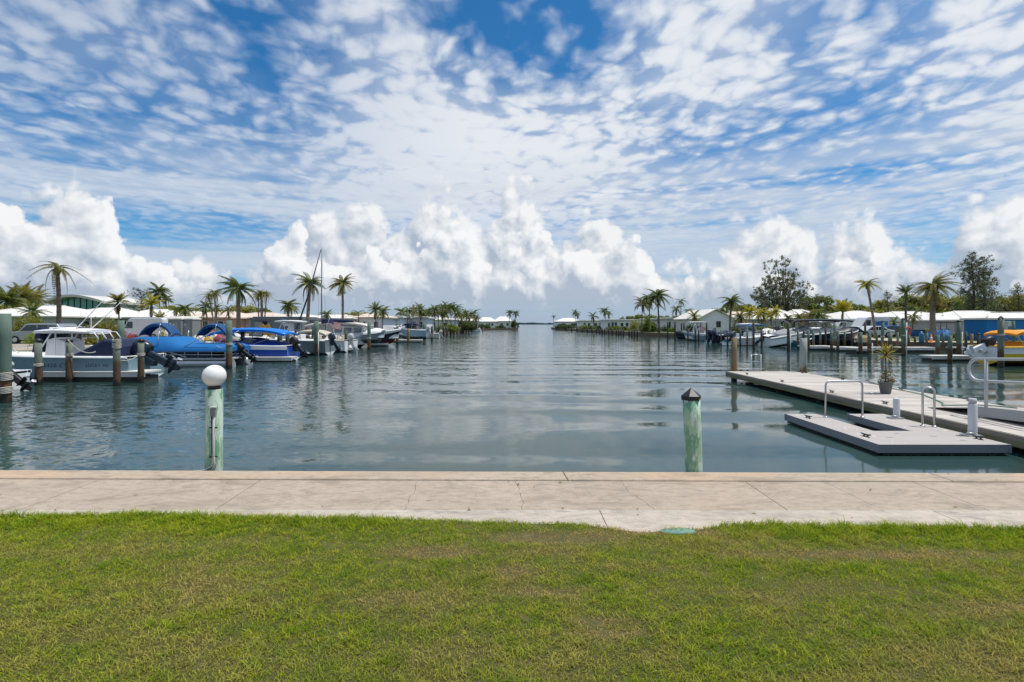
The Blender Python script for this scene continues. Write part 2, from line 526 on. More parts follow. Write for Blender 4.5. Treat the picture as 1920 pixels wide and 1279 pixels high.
# ------------------------------------------------------------------ water
def water_mat():
    m, t = new_mat('canal_water')
    p = t.n('ShaderNodeNewGeometry').outputs['Position']
    x, y, z = t.sep(p)[0:3]
    # calm patch to the right of the middle, breeze-ruffled water to the left and far out
    calm = t.noise(t.v('MULTIPLY', p, (0.05, 0.035, 0.0)), 1.0, 2, 0.5)
    side = t.ramp(t.m('SUBTRACT', x, t.m('MULTIPLY', y, 0.02)), -5.5, 2.5)
    ruff = t.m('MULTIPLY_ADD', side, t.ramp(y, 9.0, 40.0, -0.90, -0.55), 1.0)
    ruff = t.m('MULTIPLY', ruff, t.m('MULTIPLY', t.ramp(calm, 0.35, 0.65, 0.45, 1.35), t.ramp(y, 14.0, 40.0, 1.0, 1.9)))
    # the surface slope is written straight into the normal, so distant ripples keep their sparkle
    warp = t.v('ADD', p, t.v('SCALE', t.noise(p, 0.5, 3, 0.5, color=True), 0.8))
    def slope(v, scale, det, amp, seed):
        c = t.noise(t.v('ADD', v, (seed, seed * 2.0, 0.0)), scale, det, 0.58, 0.3, color=True)
        return t.v('SCALE', t.v('SUBTRACT', c, (0.5, 0.5, 0.5)), amp)
    s1 = t.v('SCALE', slope(t.v('MULTIPLY', warp, (1.0, 1.7, 1)), 5.0, 4, 0.28, 3.0), ruff)
    s2 = t.v('SCALE', slope(t.v('MULTIPLY', warp, (0.8, 1.9, 1)), 1.5, 3, 0.21, 11.0), ruff)
    # low swell left by a passing boat: crests lie across the canal
    sw = t.v('ADD', p, t.v('SCALE', t.noise(t.v('MULTIPLY', p, (0.13, 0.3, 0)), 1.0, 2, 0.5, color=True), 3.4))
    sx, sy = t.sep(sw)[0:2]
    c1 = t.m('MULTIPLY', t.m('COSINE', t.m('ADD', t.m('MULTIPLY', sy, 2.15), t.m('MULTIPLY', sx, 0.10))), 0.046)
    c2 = t.m('MULTIPLY', t.m('COSINE', t.m('MULTIPLY_ADD', sy, 5.3, t.m('MULTIPLY', sx, -0.45))), 0.012)
    swm = t.m('MULTIPLY', t.ramp(x, -9.0, 0.5), t.m('MULTIPLY', t.ramp(y, 5.0, 9.0, 0.45, 1.0), t.ramp(y, 15.0, 60.0, 1.0, 0.30)))
    swm = t.m('MULTIPLY', swm, t.m('MULTIPLY', t.ramp(x, 8.0, 17.0, 1.0, 0.35), t.ramp(t.noise(t.v('MULTIPLY', p, (0.10, 0.22, 0)), 1.0, 2, 0.5), 0.32, 0.66, 0.25, 1.35)))
    gy = t.m('MULTIPLY', t.m('ADD', c1, c2), swm)
    sl = t.v('ADD', t.v('ADD', s1, s2), t.xyz(0.0, gy, 0.0))
    lx, ly = t.sep(sl)[0:2]
    nrm = t.v('NORMALIZE', t.xyz(t.m('MULTIPLY', lx, -0.8), t.m('MULTIPLY', ly, -1.0), 1.0))
    b = t.n('ShaderNodeBsdfPrincipled')
    murk = t.noise(t.v('MULTIPLY', p, (0.25, 0.25, 0)), 1.0, 3, 0.5)
    t.put(b.inputs['Base Color'], t.mix(murk, (0.018, 0.048, 0.048), (0.034, 0.066, 0.058)))
    b.inputs['Roughness'].default_value = 0.075
    b.inputs['IOR'].default_value = 1.333
    t.t.links.new(nrm, b.inputs['Normal'])
    return finish(m, t, b)
def sheet(name, poly, z, mat, kind='structure'):
    mb = MB(); mb.add([(x, y, z) for x, y in poly], [tuple(range(len(poly)))])
    return tag(mb.build(name, mat), kind=kind)
# the water sheet reaches the horizon; a finer mesh is not needed, the relief is in the bump
sheet('water', [(-9000, 5.2), (9000, 5.2), (9000, 14000), (-9000, 14000)], WATER, water_mat())
sheet('seabed', [(-9000, -200), (9000, -200), (9000, 14000), (-9000, 14000)], WATER - 2.2, matte('mud', (0.10, 0.09, 0.06)))

# ------------------------------------------------------------------ near bank: lawn soil, kerb strip, walkway, seawall
def concrete(name, rgb, warm=(0.46, 0.33, 0.22), warmamt=0.35, bump=0.004):
    m, t = new_mat(name)
    p = t.n('ShaderNodeNewGeometry').outputs['Position']
    n1 = t.noise(p, 1.3, 6, 0.65)
    n2 = t.noise(t.v('MULTIPLY', p, (1, 1.8, 1)), 9.0, 6, 0.7)
    n3 = t.noise(t.v('ADD', p, (9, 3, 1)), 0.55, 4, 0.6)
    n4 = t.noise(t.v('ADD', t.v('MULTIPLY', p, (1, 2.2, 1)), (2, 5, 1)), 1.9, 6, 0.72, 0.8)
    spk = t.voro(p, 85.0, 0)
    col = t.mix(n1, tuple(c * 0.76 for c in rgb), tuple(c * 1.16 for c in rgb))
    col = t.mix(t.ramp(n2, 0.40, 0.70, 0.0, 0.6), col, tuple(c * 0.62 for c in rgb))
    col = t.mix(t.ramp(n3, 0.45, 0.68, 0.0, warmamt), col, warm)
    col = t.mix(t.ramp(spk, 0.05, 0.22, 0.35, 0.0), col, tuple(c * 0.5 for c in rgb))
    col = t.mix(t.ramp(n4, 0.47, 0.66, 0.0, 0.75), col, tuple(c * 0.60 for c in rgb))
    scr = t.noise(t.v('MULTIPLY', p, (2.2, 9.0, 1)), 2.0, 5, 0.7, 1.2)
    col = t.mix(t.ramp(scr, 0.56, 0.68, 0.0, 0.6), col, tuple(c * 0.45 for c in rgb))
    b = t.n('ShaderNodeBsdfPrincipled')
    t.put(b.inputs['Base Color'], col)
    b.inputs['Roughness'].default_value = 0.85
    b.inputs['Specular IOR Level'].default_value = 0.25
    bp = t.n('ShaderNodeBump')
    bp.inputs['Distance'].default_value = bump
    t.put(bp.inputs['Height'], t.m('ADD', t.noise(p, 60, 4, 0.7), t.m('MULTIPLY', spk, 0.6)))
    t.t.links.new(bp.outputs[0], b.inputs['Normal'])
    return finish(m, t, b)
CON_WALK = concrete('walkway_concrete', (0.445, 0.365, 0.288), warmamt=0.20)
CON_CAP = concrete('seawall_concrete', (0.47, 0.385, 0.295), warm=(0.52, 0.36, 0.235), warmamt=0.75)
CON_KERB = concrete('kerb_concrete', (0.520, 0.450, 0.375), warmamt=0.15)
CON_OLD = concrete('old_seawall_concrete', (0.30, 0.25, 0.20), warm=(0.24, 0.16, 0.10), warmamt=0.6)
SOIL = matte('lawn_soil', (0.085, 0.082, 0.024), 0.95, 0.45, 9.0, 0.012, dirt=((0.20, 0.15, 0.07), 0.6))
XL, XR = -26.0, 40.0
def y_edge(x): return 5.526 - 0.0108 * x        # water-side edge of the seawall cap
def y_cap(x): return 5.235 - 0.0108 * x         # joint between cap and walkway
def y_kerb(x): return 4.395 - 0.003 * x         # joint between walkway and kerb strip
def y_lawn(x): return 3.70 - 0.004 * x          # under the grass edge
wall = tag(MB().box(((XL + XR) / 2, 5.21, -1.65), (XR - XL, 0.36, 2.9)).build('seawall', CON_OLD), kind='structure')
wall.rotation_euler = (0, 0, -0.0108)
wk = thing('pavement', None, None); wk['kind'] = 'structure'
tag(sheet('pavement_bed', [(XL, 3.7), (XR, 3.7), (XR, 5.1), (XL, 5.6)], -0.012, matte('joint_dirt', (.10, .085, .06), .95, .4, 20)))
GAP = 0.0035
def slab(name, xs_far, xs_near, yf, yn, z0, z1, mat, jag=0.0, seed=0, parent=wk):
    """one cast slab; its two ends are straight joints or jagged cracks (jag = wander in metres, per end)"""
    def end(xf, xn, j, sd, sgn):
        r_ = random.Random(sd)
        k = 14 if j else 2
        pts, off = [], 0.0
        for i in range(k):
            f_ = i / (k - 1)
            if 0 < i < k - 1:
                off = off * 0.55 + r_.uniform(-j, j)
            else:
                off = 0 if not j else off * 0.5
            x = xf + (xn - xf) * f_ + off
            pts.append((x + sgn * GAP * (0.5 if j else 1), yf(x) - GAP + (yn(x) - yf(x) + 2 * GAP) * f_))
        return pts
    j = jag if isinstance(jag, tuple) else (jag, jag)
    L_ = end(xs_far[0], xs_near[0], j[0], int(abs(xs_far[0]) * 1000) + 5, 1)
    R_ = end(xs_far[1], xs_near[1], j[1], int(abs(xs_far[1]) * 1000) + 5, -1)
    mb = MB(); mb.prism(L_ + R_[::-1], z0, z1)
    return mb.build(name, mat, parent)
# joints and cracks of the walkway: (x at the cap, x at the kerb, crack wander)
J = [(-12.5, -12.5, 0), (-10.85, -10.85, 0), (-9.2, -9.2, 0), (-7.55, -7.55, 0), (-5.9, -5.9, 0), (-4.24, -4.24, 0), (-2.58, -2.56, 0), (-0.96, -0.93, 0.022), (0.03, 0.09, 0.022),
     (1.10, 1.22, 0.028), (2.37, 2.37, 0), (3.17, 3.2, 0.006), (4.06, 4.10, 0), (5.75, 5.75, 0), (7.4, 7.4, 0), (9.05, 9.05, 0), (10.7, 10.7, 0), (12.4, 12.4, 0)]
for (a, b) in zip(J[:-1], J[1:]):
    slab('slab', (a[0], b[0]), (a[1], b[1]), y_cap, y_kerb, -0.10, 0.0, CON_WALK, (a[2], b[2]))
for a, b in ((XL, -12.5), (12.4, XR)):
    slab('slab', (a, b), (a, b), y_cap, y_kerb, -0.10, 0.0, CON_WALK)
C_ = [XL, -12.0, -8.3, -3.80, 0.55, 4.45, 8.3, 12.0, XR]
for a, b in zip(C_[:-1], C_[1:]):
    slab('cap_slab', (a, b), (a + 0.02, b + 0.02), y_edge, y_cap, -0.24, 0.012, CON_CAP).modifiers.new('bevel', 'BEVEL').width = 0.008
K_ = [XL, -9.4, -6.2, -3.1, 0.75, 3.6, 6.8, 10.0, XR]
for a, b in zip(K_[:-1], K_[1:]):
    slab('kerb_slab', (a, b), (a, b), y_kerb, y_lawn, -0.12, 0.006, CON_KERB)
def lawn_edge(x):
    """the ragged front of the turf over the kerb strip"""
    x = np.asarray(x, dtype=float)
    e = 4.12 - 0.040 * x
    e = e - 0.05 * np.exp(-((x + 4.0) / 0.5) ** 2)
    e = e - 0.165 * np.exp(-((x - 0.98) / 0.30) ** 2) - 0.09 * np.exp(-((x - 1.42) / 0.22) ** 2)
    e = e + 0.05 * (vnoise(x * 1.6 + 50, x * 0 + 3, 5) - 0.5) + 0.03 * (vnoise(x * 7 + 50, x * 0 + 9, 6) - 0.5)
    return np.clip(e, 3.6, 4.6)
# soil sheet follows the turf edge, a few mm over the kerb strip
xs = np.linspace(-26, 40, 400)
ye = lawn_edge(xs) - 0.025
mb = MB()
mb.add([(x, -60, 0.014) for x in xs] + [(x, 2.5, 0.014) for x in xs] + [(x, y, 0.018) for x, y in zip(xs, ye)],
       [(i, i + 1, 401 + i, 400 + i) for i in range(399)] + [(400 + i, 401 + i, 801 + i, 800 + i) for i in range(399)])
tag(mb.build('lawn_ground', SOIL), kind='structure')

# ------------------------------------------------------------------ grass: every blade is geometry
def grass():
    N1, N2 = 430000, 60000
    x = np.concatenate([rng.uniform(-5.4, 5.4, N1), rng.uniform(-9, 9, N2)])
    y = np.concatenate([rng.uniform(1.9, 4.5, N1), rng.uniform(0.4, 4.5, N2)])
    k = y < lawn_edge(x)
    x, y = x[k], y[k]
    # worn, straw-coloured patches (centre x, y, radii, strength) as in the photograph
    dry = 0.60 * (vnoise(x * 0.9 + 20, y * 1.6 + 20, 1) - 0.42) + 0.60 * (vnoise(x * 2.7 + 9, y * 4.5 + 9, 2) - 0.5) + 0.5 * (vnoise(x * 9 + 9, y * 13 + 9, 3) - 0.5)
    bare = np.zeros_like(x)
    for cx, cy, rx, ry, s_ in ((0.27, 3.79, .44, .105, 1.25), (-0.55, 3.55, .42, .10, .85), (0.05, 3.55, .6, .10, .3), (0.02, 3.28, .16, .08, .7), (0.20, 3.02, .3, .06, .55), (0.5, 2.72, .22, .05, .7), (2.3, 3.50, .75, .085, .6),
                               (3.1, 3.52, .5, .08, .5), (1.9, 3.05, .8, .10, .35), (2.6, 2.85, .6, .09, .4), (-1.9, 3.1, .6, .1, .25), (-1.6, 2.55, .4, .07, .25), (1.0, 3.88, .20, .05, 1.1), (1.46, 3.88, .10, .05, .8), (0.45, 2.62, .35, .05, .5), (-0.6, 2.95, .6, .09, .25)):
        bare = np.maximum(bare, s_ * np.exp(-(((x - cx) / rx) ** 2 + ((y - cy) / ry) ** 2) ** 1.3))
    dry = dry + 0.075 + 0.12 * np.clip((3.4 - y), -1, 1) + bare * 1.2 + 0.07 * np.clip(x / 3, -1, 1)
    lush = np.clip((y - (lawn_edge(x) - 0.42)) / 0.35, 0, 1) * np.clip(1 - 1.1 * np.exp(-((x - 0.1) / 1.5) ** 2), 0, 1)
    dry = dry - 0.40 * lush
    k = rng.random(len(x)) > bare * 0.12
    x, y, dry, bare, lush = x[k], y[k], dry[k], bare[k], lush[k]
    n = len(x)
    h = rng.uniform(0.009, 0.026, n) * (0.55 + 0.9 * vnoise(x * 15 + 31, y * 19 + 7, 15)) * (1 - 0.55 * np.clip(bare, 0, 1)) * (1 + 1.1 * lush) * (0.75 + 0.5 * vnoise(x * 5, y * 7 + 4, 8))
    wdt = rng.uniform(0.0024, 0.0050, n) * (1 + 0.35 * lush)
    a = rng.uniform(0, 2 * np.pi, n)
    lean = rng.uniform(0.3, 2.0, n)
    dx, dy = np.cos(a), np.sin(a)
    z0 = 0.014 + np.zeros(n)
    b = rng.uniform(0, 2 * np.pi, n)
    sx, sy = np.cos(b), np.sin(b)
    P = lambda f, up, ww: np.stack([x + dx * h * lean * f + sx * wdt * ww, y + dy * h * lean * f + sy * wdt * ww, z0 + h * up], 1)
    V = np.stack([P(0, 0, -.5), P(0, 0, .5), P(.35, .62, -.42), P(.35, .62, .42), P(1.0, .95, 0)], 1).reshape(-1, 3)
    i = np.arange(n)[:, None] * 5
    T = np.concatenate([i + [0, 1, 3], i + [0, 3, 2], i + [2, 3, 4]])
    f = np.clip(np.maximum(dry, np.clip(bare, 0, 1) * 1.05) + rng.normal(0, 0.14, n), 0, 1)[:, None]
    g1, g2 = np.array([[0.165, 0.305, 0.007]]), np.array([[0.490, 0.530, 0.030]])
    tuft = vnoise(x * 17 + 3, y * 21 + 5, 14)[:, None]
    mixg = g1 + (g2 - g1) * np.clip(rng.random((n, 1)) * 0.75 + (tuft - 0.38) * 0.9, 0, 1)
    mixg = mixg * (1 - 0.10 * lush[:, None]) 
    st = np.array([[0.60, 0.48, 0.15]]) * rng.uniform(0.65, 1.15, (n, 1))
    red = np.array([[0.64, 0.40, 0.18]])
    st = st + (red - st) * np.clip(bare, 0, 1)[:, None] * 0.7
    c = mixg + (st - mixg) * np.clip(f * 1.15 - 0.1, 0, 1)
    lo = c * 0.42 + np.array([[0.20, 0.16, 0.05]]) * 0.20  # blade feet: thatch brown, with the dark between blades painted into the colour
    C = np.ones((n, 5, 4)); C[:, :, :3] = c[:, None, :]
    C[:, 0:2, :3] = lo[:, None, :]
    m, t = new_mat('grass_blades')
    at_ = t.n('ShaderNodeVertexColor', layer_name='leaf_colour').outputs[0]
    d = t.n('ShaderNodeBsdfPrincipled')
    t.put(d.inputs['Base Color'], at_)
    d.inputs['Roughness'].default_value = 0.6
    d.inputs['Specular IOR Level'].default_value = 0.12
    tr = t.n('ShaderNodeBsdfTranslucent')
    t.put(tr.inputs['Color'], at_)
    mx = t.n('ShaderNodeMixShader'); mx.inputs[0].default_value = 0.42
    t.t.links.new(d.outputs[0], mx.inputs[1]); t.t.links.new(tr.outputs[0], mx.inputs[2])
    finish(m, t, mx)
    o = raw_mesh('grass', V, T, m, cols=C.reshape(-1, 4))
    tag(o, kind='stuff')
    return o
grass()
o = thing('valve_box_lid', 'round faded green plastic valve lid sunk in the grass edge', 'lid', (1.263, 3.90, 0.002))
o.scale = (0.92, 0.34, 1)
mb = MB(); mb.lathe([(0.150, -0.02), (0.150, 0.018), (0.142, 0.026), (0.06, 0.030), (0.0, 0.031)], 28); mb.build('cover', matte('faded_green_plastic', (0.15, 0.29, 0.25), 0.6, 0.25, 18), o)
mb = MB(); mb.lathe([(0.175, -0.03), (0.175, 0.012), (0.154, 0.016), (0.154, -0.03)], 28); mb.build('rim', matte('rim_green', (0.12, 0.26, 0.22), 0.7), o)
r_ = random.Random(9); mb = MB()
for k in range(46):
    x = r_.uniform(-5, 5); y = r_.choice((r_.uniform(4.38, 4.5), r_.uniform(4.2, 5.5), r_.uniform(5.15, 5.25)))
    a = r_.uniform(0, 6.28); l = r_.uniform(.010, .028); w_ = l * r_.uniform(.25, .5)
    u, v_ = Vector((math.cos(a) * l, math.sin(a) * l, 0)), Vector((-math.sin(a) * w_, math.cos(a) * w_, 0))
    c = Vector((x, y, .014 if y > 5.19 else .006))
    mb.add([c - u, c + v_ + Vector((0, 0, .005)), c + u + Vector((0, 0, .008)), c - v_ + Vector((0, 0, .004))], [(0, 1, 2, 3)])
tag(mb.build('leaf_litter', leafy('dry_leaf', (.16, .11, .05), (.34, .27, .12), None, scale=9)), kind='stuff')
# ------------------------------------------------------------------ materials of the things
WHITE = matte('white_gelcoat', (0.82, 0.83, 0.83), 0.35, 0.06, 3, dirt=((0.55, 0.50, 0.42), 0.25))
WHITE_OLD = matte('white_weathered', (0.62, 0.60, 0.55), 0.6, 0.14, 3, dirt=((0.36, 0.30, 0.22), 0.45))
ALU = matte('aluminium', (0.56, 0.57, 0.58), 0.35, 0.12, 6, metal=0.75)
ALU_DULL = matte('dull_aluminium', (0.48, 0.49, 0.50), 0.5, 0.15, 6, metal=0.3)
BLACK = matte('black_plastic', (0.018, 0.018, 0.020), 0.45, 0.2, 5)
NAVY = matte('navy_canvas', (0.012, 0.022, 0.065), 0.8, 0.25, 4, 0.004)
BLUE_COVER = matte('blue_canvas', (0.004, 0.135, 0.385), 0.75, 0.14, 2.2, 0.006)
BLUE_BRIGHT = matte('bright_blue_canvas', (0.005, 0.170, 0.640), 0.75, 0.12, 3, 0.006)
BLUE_DARK = matte('dark_blue_canvas', (0.008, 0.065, 0.180), 0.75, 0.2, 3, 0.006)
HULL_GREY = matte('grey_blue_gelcoat', (0.190, 0.285, 0.345), 0.3, 0.07, 2)
HULL_SLATE = matte('slate_gelcoat', (0.190, 0.235, 0.255), 0.3, 0.1, 2)
HULL_NAVY = matte('navy_gelcoat', (0.010, 0.014, 0.030), 0.2, 0.2, 2)
HULL_BLUE = matte('blue_gelcoat', (0.012, 0.060, 0.330), 0.3, 0.12, 2)
HULL_YEL = matte('yellow_gelcoat', (0.66, 0.46, 0.035), 0.3, 0.1, 2)
HULL_RED = matte('red_antifouling', (0.20, 0.020, 0.020), 0.6, 0.2, 4)
OUT_GREY = matte('dark_motor_paint', (0.018, 0.034, 0.056), 0.3, 0.2, 5)
OUT_SILV = matte('silver_motor_paint', (0.46, 0.47, 0.48), 0.35, 0.1, 5)
CREAM = matte('cream_vinyl', (0.60, 0.54, 0.44), 0.6, 0.15, 5)
DECKGREY = matte('deck_grey', (0.42, 0.40, 0.37), 0.75, 0.15, 8)
ROPE = matte('mooring_rope', (0.50, 0.47, 0.40), 0.9, 0.2, 30)
GLASS_D = glass('dark_glass')
GLASS_B = glass('bluish_glass', (0.09, 0.14, 0.17), 0.06)
ORANGE = matte('orange_canvas', (0.78, 0.30, 0.020), 0.75, 0.12, 3)
YELLOWC = matte('yellow_canvas', (0.80, 0.44, 0.05), 0.75, 0.12, 3)
TEAL = matte('teal_plastic', (0.02, 0.25, 0.33), 0.4, 0.15, 4)
RED = matte('red_plastic', (0.45, 0.05, 0.03), 0.5, 0.15, 5)
TYRE = matte('tyre_rubber', (0.02, 0.02, 0.02), 0.85)
def pile_mat(name, up, mid, wet, z_mid, z_wet, flaky=0.0):
    """treated timber: green-grey above, brown and black in the tidal zone, grain and drips along the length"""
    m, t = new_mat(name)
    p = t.n('ShaderNodeNewGeometry').outputs['Position']
    z = t.sep(p)[2]
    pv = t.v('MULTIPLY', p, (7, 7, 0.9))
    g = t.noise(pv, 3.2, 5, 0.65, 0.3)
    s_ = t.noise(t.v('MULTIPLY', p, (16, 16, 1.3)), 2.2, 4, 0.7)
    blot = t.noise(t.v('MULTIPLY', p, (5, 5, 1.7)), 1.4, 4, 0.6)
    c = t.mix(g, tuple(q * 0.72 for q in up), tuple(q * 1.25 for q in up))
    if flaky:
        c = t.mix(t.ramp(blot, 0.47, 0.53, 0.0, flaky), c, (0.60, 0.69, 0.62))
        c = t.mix(t.ramp(t.noise(t.v('ADD', t.v('MULTIPLY', p, (5, 5, 1.7)), (4, 2, 8)), 2.3, 5, 0.68), 0.50, 0.56, 0.0, 0.85), c, (0.14, 0.32, 0.20))
        c = t.mix(t.ramp(t.voro(t.v('MULTIPLY', p, (1, 1, 0.75)), 21.0), 0.07, 0.11, 0.85, 0.0), c, (0.03, 0.035, 0.03))
    c = t.mix(t.ramp(s_, 0.56, 0.74, 0.0, 0.55), c, tuple(q * 0.38 for q in up))
    zz = t.m('ADD', z, t.m('MULTIPLY_ADD', blot, 0.7, -0.35))
    c = t.mix(t.ramp(zz, z_mid - 0.12, z_mid + 0.14, 1.0, 0.0), c, t.mix(g, tuple(q * 0.6 for q in mid), tuple(q * 1.35 for q in mid)))
    c = t.mix(t.ramp(zz, z_wet - 0.08, z_wet + 0.10, 1.0, 0.0), c, wet)
    b = t.n('ShaderNodeBsdfPrincipled')
    t.put(b.inputs['Base Color'], c)
    t.put(b.inputs['Roughness'], t.ramp(zz, z_wet - 0.1, z_wet + 0.1, 0.45, 0.85))
    b.inputs['Specular IOR Level'].default_value = 0.3
    bp = t.n('ShaderNodeBump'); bp.inputs['Distance'].default_value = 0.006
    t.put(bp.inputs['Height'], t.m('ADD', g, s_))
    t.t.links.new(bp.outputs[0], b.inputs['Normal'])
    return finish(m, t, b)
PILE_GREEN = pile_mat('green_treated_pile', (0.125, 0.185, 0.145), (0.130, 0.072, 0.036), (0.020, 0.021, 0.016), 0.15, -0.50)
PILE_GREY = pile_mat('grey_green_pile', (0.180, 0.205, 0.160), (0.110, 0.070, 0.042), (0.020, 0.021, 0.016), 0.22, -0.48)
PILE_DARK = pile_mat('dark_pile', (0.085, 0.085, 0.065), (0.060, 0.046, 0.034), (0.016, 0.017, 0.014), 0.1, -0.45)
PILE_BROWN = pile_mat('brown_pile', (0.230, 0.165, 0.090), (0.240, 0.130, 0.055), (0.05, 0.035, 0.02), -0.05, -0.55)
PILE_PALE = pile_mat('flaking_painted_pile', (0.34, 0.50, 0.34), (0.16, 0.33, 0.23), (0.03, 0.05, 0.03), -0.35, -0.62, flaky=0.75)
PILE_WHITE = pile_mat('pale_grey_pile', (0.300, 0.345, 0.320), (0.200, 0.105, 0.045), (0.03, 0.03, 0.025), -0.18, -0.55)

def pile(label, px, ywl, ytop, wpx, mat=None, cap=None, rope=None, group=None, lean=0.0, pvc=False, cat='piling'):
    d = (CAM_Z - WATER) * F / (ywl - HY)
    return pile_at(label, wx(px, d), d, wz(ytop, d), wpx / F * d / math.sqrt(1 + ((px - HX) / F) ** 2) / 2, mat, cap, rope, group, lean, pvc, cat)
def pile_at(label, x, y, ztop, r, mat=None, cap=None, rope=None, group=None, lean=0.0, pvc=False, cat='piling'):
    mat = mat or PILE_GREEN
    r = max(0.09, min(r, 0.19))
    z0 = -2.2
    o = thing('mooring_piling', label, cat, (x, y, z0), 0, group)
    rr = random.Random(int(x * 977 + y * 131))
    H = ztop - z0
    mb = MB()
    n = 14
    pts = [(lean * (k / 6) + rr.uniform(-.008, .008), rr.uniform(-.008, .008), H * k / 6) for k in range(7)]
    mb.tube(pts, [r * (1.10 - 0.12 * k / 6) * rr.uniform(0.97, 1.02) for k in range(7)], n)
    mb.build('shaft', mat, o)
    if cap:
        c = MB()
        k = 0.012
        if cap == 'cone':
            c.lathe([(r * 1.06, -0.02), (r * 1.10, 0.055), (r * 0.55, 0.055 + r * .55), (0.008, 0.055 + r * 1.0)], 10, (lean, 0, H - 0.04), 0, False)
        elif cap == 'pyramid':
            c.lathe([(r * 1.16, -0.02), (r * 1.22, 0.03), (r * 1.22, 0.05), (0.01, 0.05 + r * 0.9)], 4, (lean, 0, H - 0.03), 0, False)
        else:
            c.lathe([(r * 1.06, -0.05), (r * 1.07, 0.02), (r * 0.85, 0.07), (r * 0.3, 0.10), (0.006, 0.105)], 12, (lean, 0, H - 0.03))
        c.build('cap', BLACK, o)
    if rope:
        for zr in rope:
            q = MB()
            for j in range(3):
                zz = zr - z0 + j * 0.035
                q.tube([(r * 1.13 * math.cos(a) + lean * zz / H, r * 1.13 * math.sin(a), zz + 0.012 * math.sin(a * 2 + j)) for a in [i * math.pi / 8 for i in range(17)]], 0.017, 5)
            q.build('rope_turns', ROPE, o)
    if pvc:
        q = MB(); q.tube([(r * 1.2, -r * 0.9, 0.9), (r * 1.2, -r * 0.9, H - 0.8)], 0.035, 8); q.build('white_pipe', WHITE_OLD, o)
    return o
def rope_between(label, a, b, sag=0.25, r=0.016, mat=None):
    a, b = Vector(a), Vector(b)
    mid = (a + b) / 2
    pts = [a.lerp(b, k / 10) - Vector((0, 0, sag * 4 * (k / 10) * (1 - k / 10))) - mid for k in range(11)]
    mb = MB(); mb.tube(pts, r, 5)
    o = mb.build('mooring_line', mat or ROPE); o.location = mid
    return tag(o, label, 'rope')

# ------------------------------------------------------------------ boats (local x = towards the bow, z = 0 at the water)
def outboard(parent, y, z, tilt, cowl_mat, leg_mat=None, s=1.0):
    leg_mat = leg_mat or cowl_mat
    m = MB()
    rows = []
    for zz, fx, bx, hy in ((0.12, 0.16, -0.30, 0.14), (0.20, 0.20, -0.36, 0.185), (0.45, 0.17, -0.36, 0.19), (0.60, 0.08, -0.32, 0.165), (0.66, -0.02, -0.24, 0.10)):
        cx, hx = (fx + bx) / 2 - 0.12, (fx - bx) / 2
        rows.append([(cx + hx * math.copysign(abs(math.cos(a)) ** 0.6, math.cos(a)), hy * math.copysign(abs(math.sin(a)) ** 0.7, math.sin(a)), zz) for a in [2 * math.pi * k / 14 for k in range(14)]])
    m.loft([[tuple(c * s for c in p) for p in r_] for r_ in rows], 0, True, True, True)
    o = m.build('outboard', cowl_mat, parent, (-0.10, y, z))
    o.rotation_euler = (0, R(tilt), 0)
    m = MB()
    m.box((-0.16 * s, 0, -0.22 * s), (0.22 * s, 0.15 * s, 0.70 * s)); m.box((0.02 * s, 0, -0.05 * s), (0.20 * s, 0.26 * s, 0.34 * s))
    m.build('midsection', leg_mat, o, bevel=0.02)
    m = MB()
    m.tube([(0.10 * s, 0, -0.72 * s), (0.0, 0, -0.72 * s), (-0.28 * s, 0, -0.72 * s), (-0.38 * s, 0, -0.72 * s)], [0.02 * s, 0.065 * s, 0.075 * s, 0.05 * s], 10)
    m.box((-0.16 * s, 0, -0.56 * s), (0.20 * s, 0.05 * s, 0.30 * s)); m.box((-0.24 * s, 0, -0.55 * s), (0.42 * s, 0.24 * s, 0.02 * s))
    m.extrude([(-0.02 * s, -0.74 * s), (-0.30 * s, -0.74 * s), (-0.26 * s, -0.98 * s), (-0.14 * s, -0.98 * s)], 'y', -0.012 * s, 0.012 * s)
    m.build('gear_case', leg_mat, o)
    m = MB()
    for k in range(3):
        M = Matrix.Rotation(2 * math.pi * k / 3, 3, 'X') @ Matrix.Rotation(R(28), 3, 'Z')
        m.add([Vector((-0.43 * s, 0, -0.72 * s)) + M @ Vector(q) * s for q in ((0, -0.02, 0.03), (0.02, 0.07, 0.08), (0.0, 0.05, 0.19), (-0.03, -0.05, 0.19), (-0.02, -0.06, 0.09))], [(0, 1, 2, 3, 4), (4, 3, 2, 1, 0)])
    m.build('propeller', ALU, o)
    return o
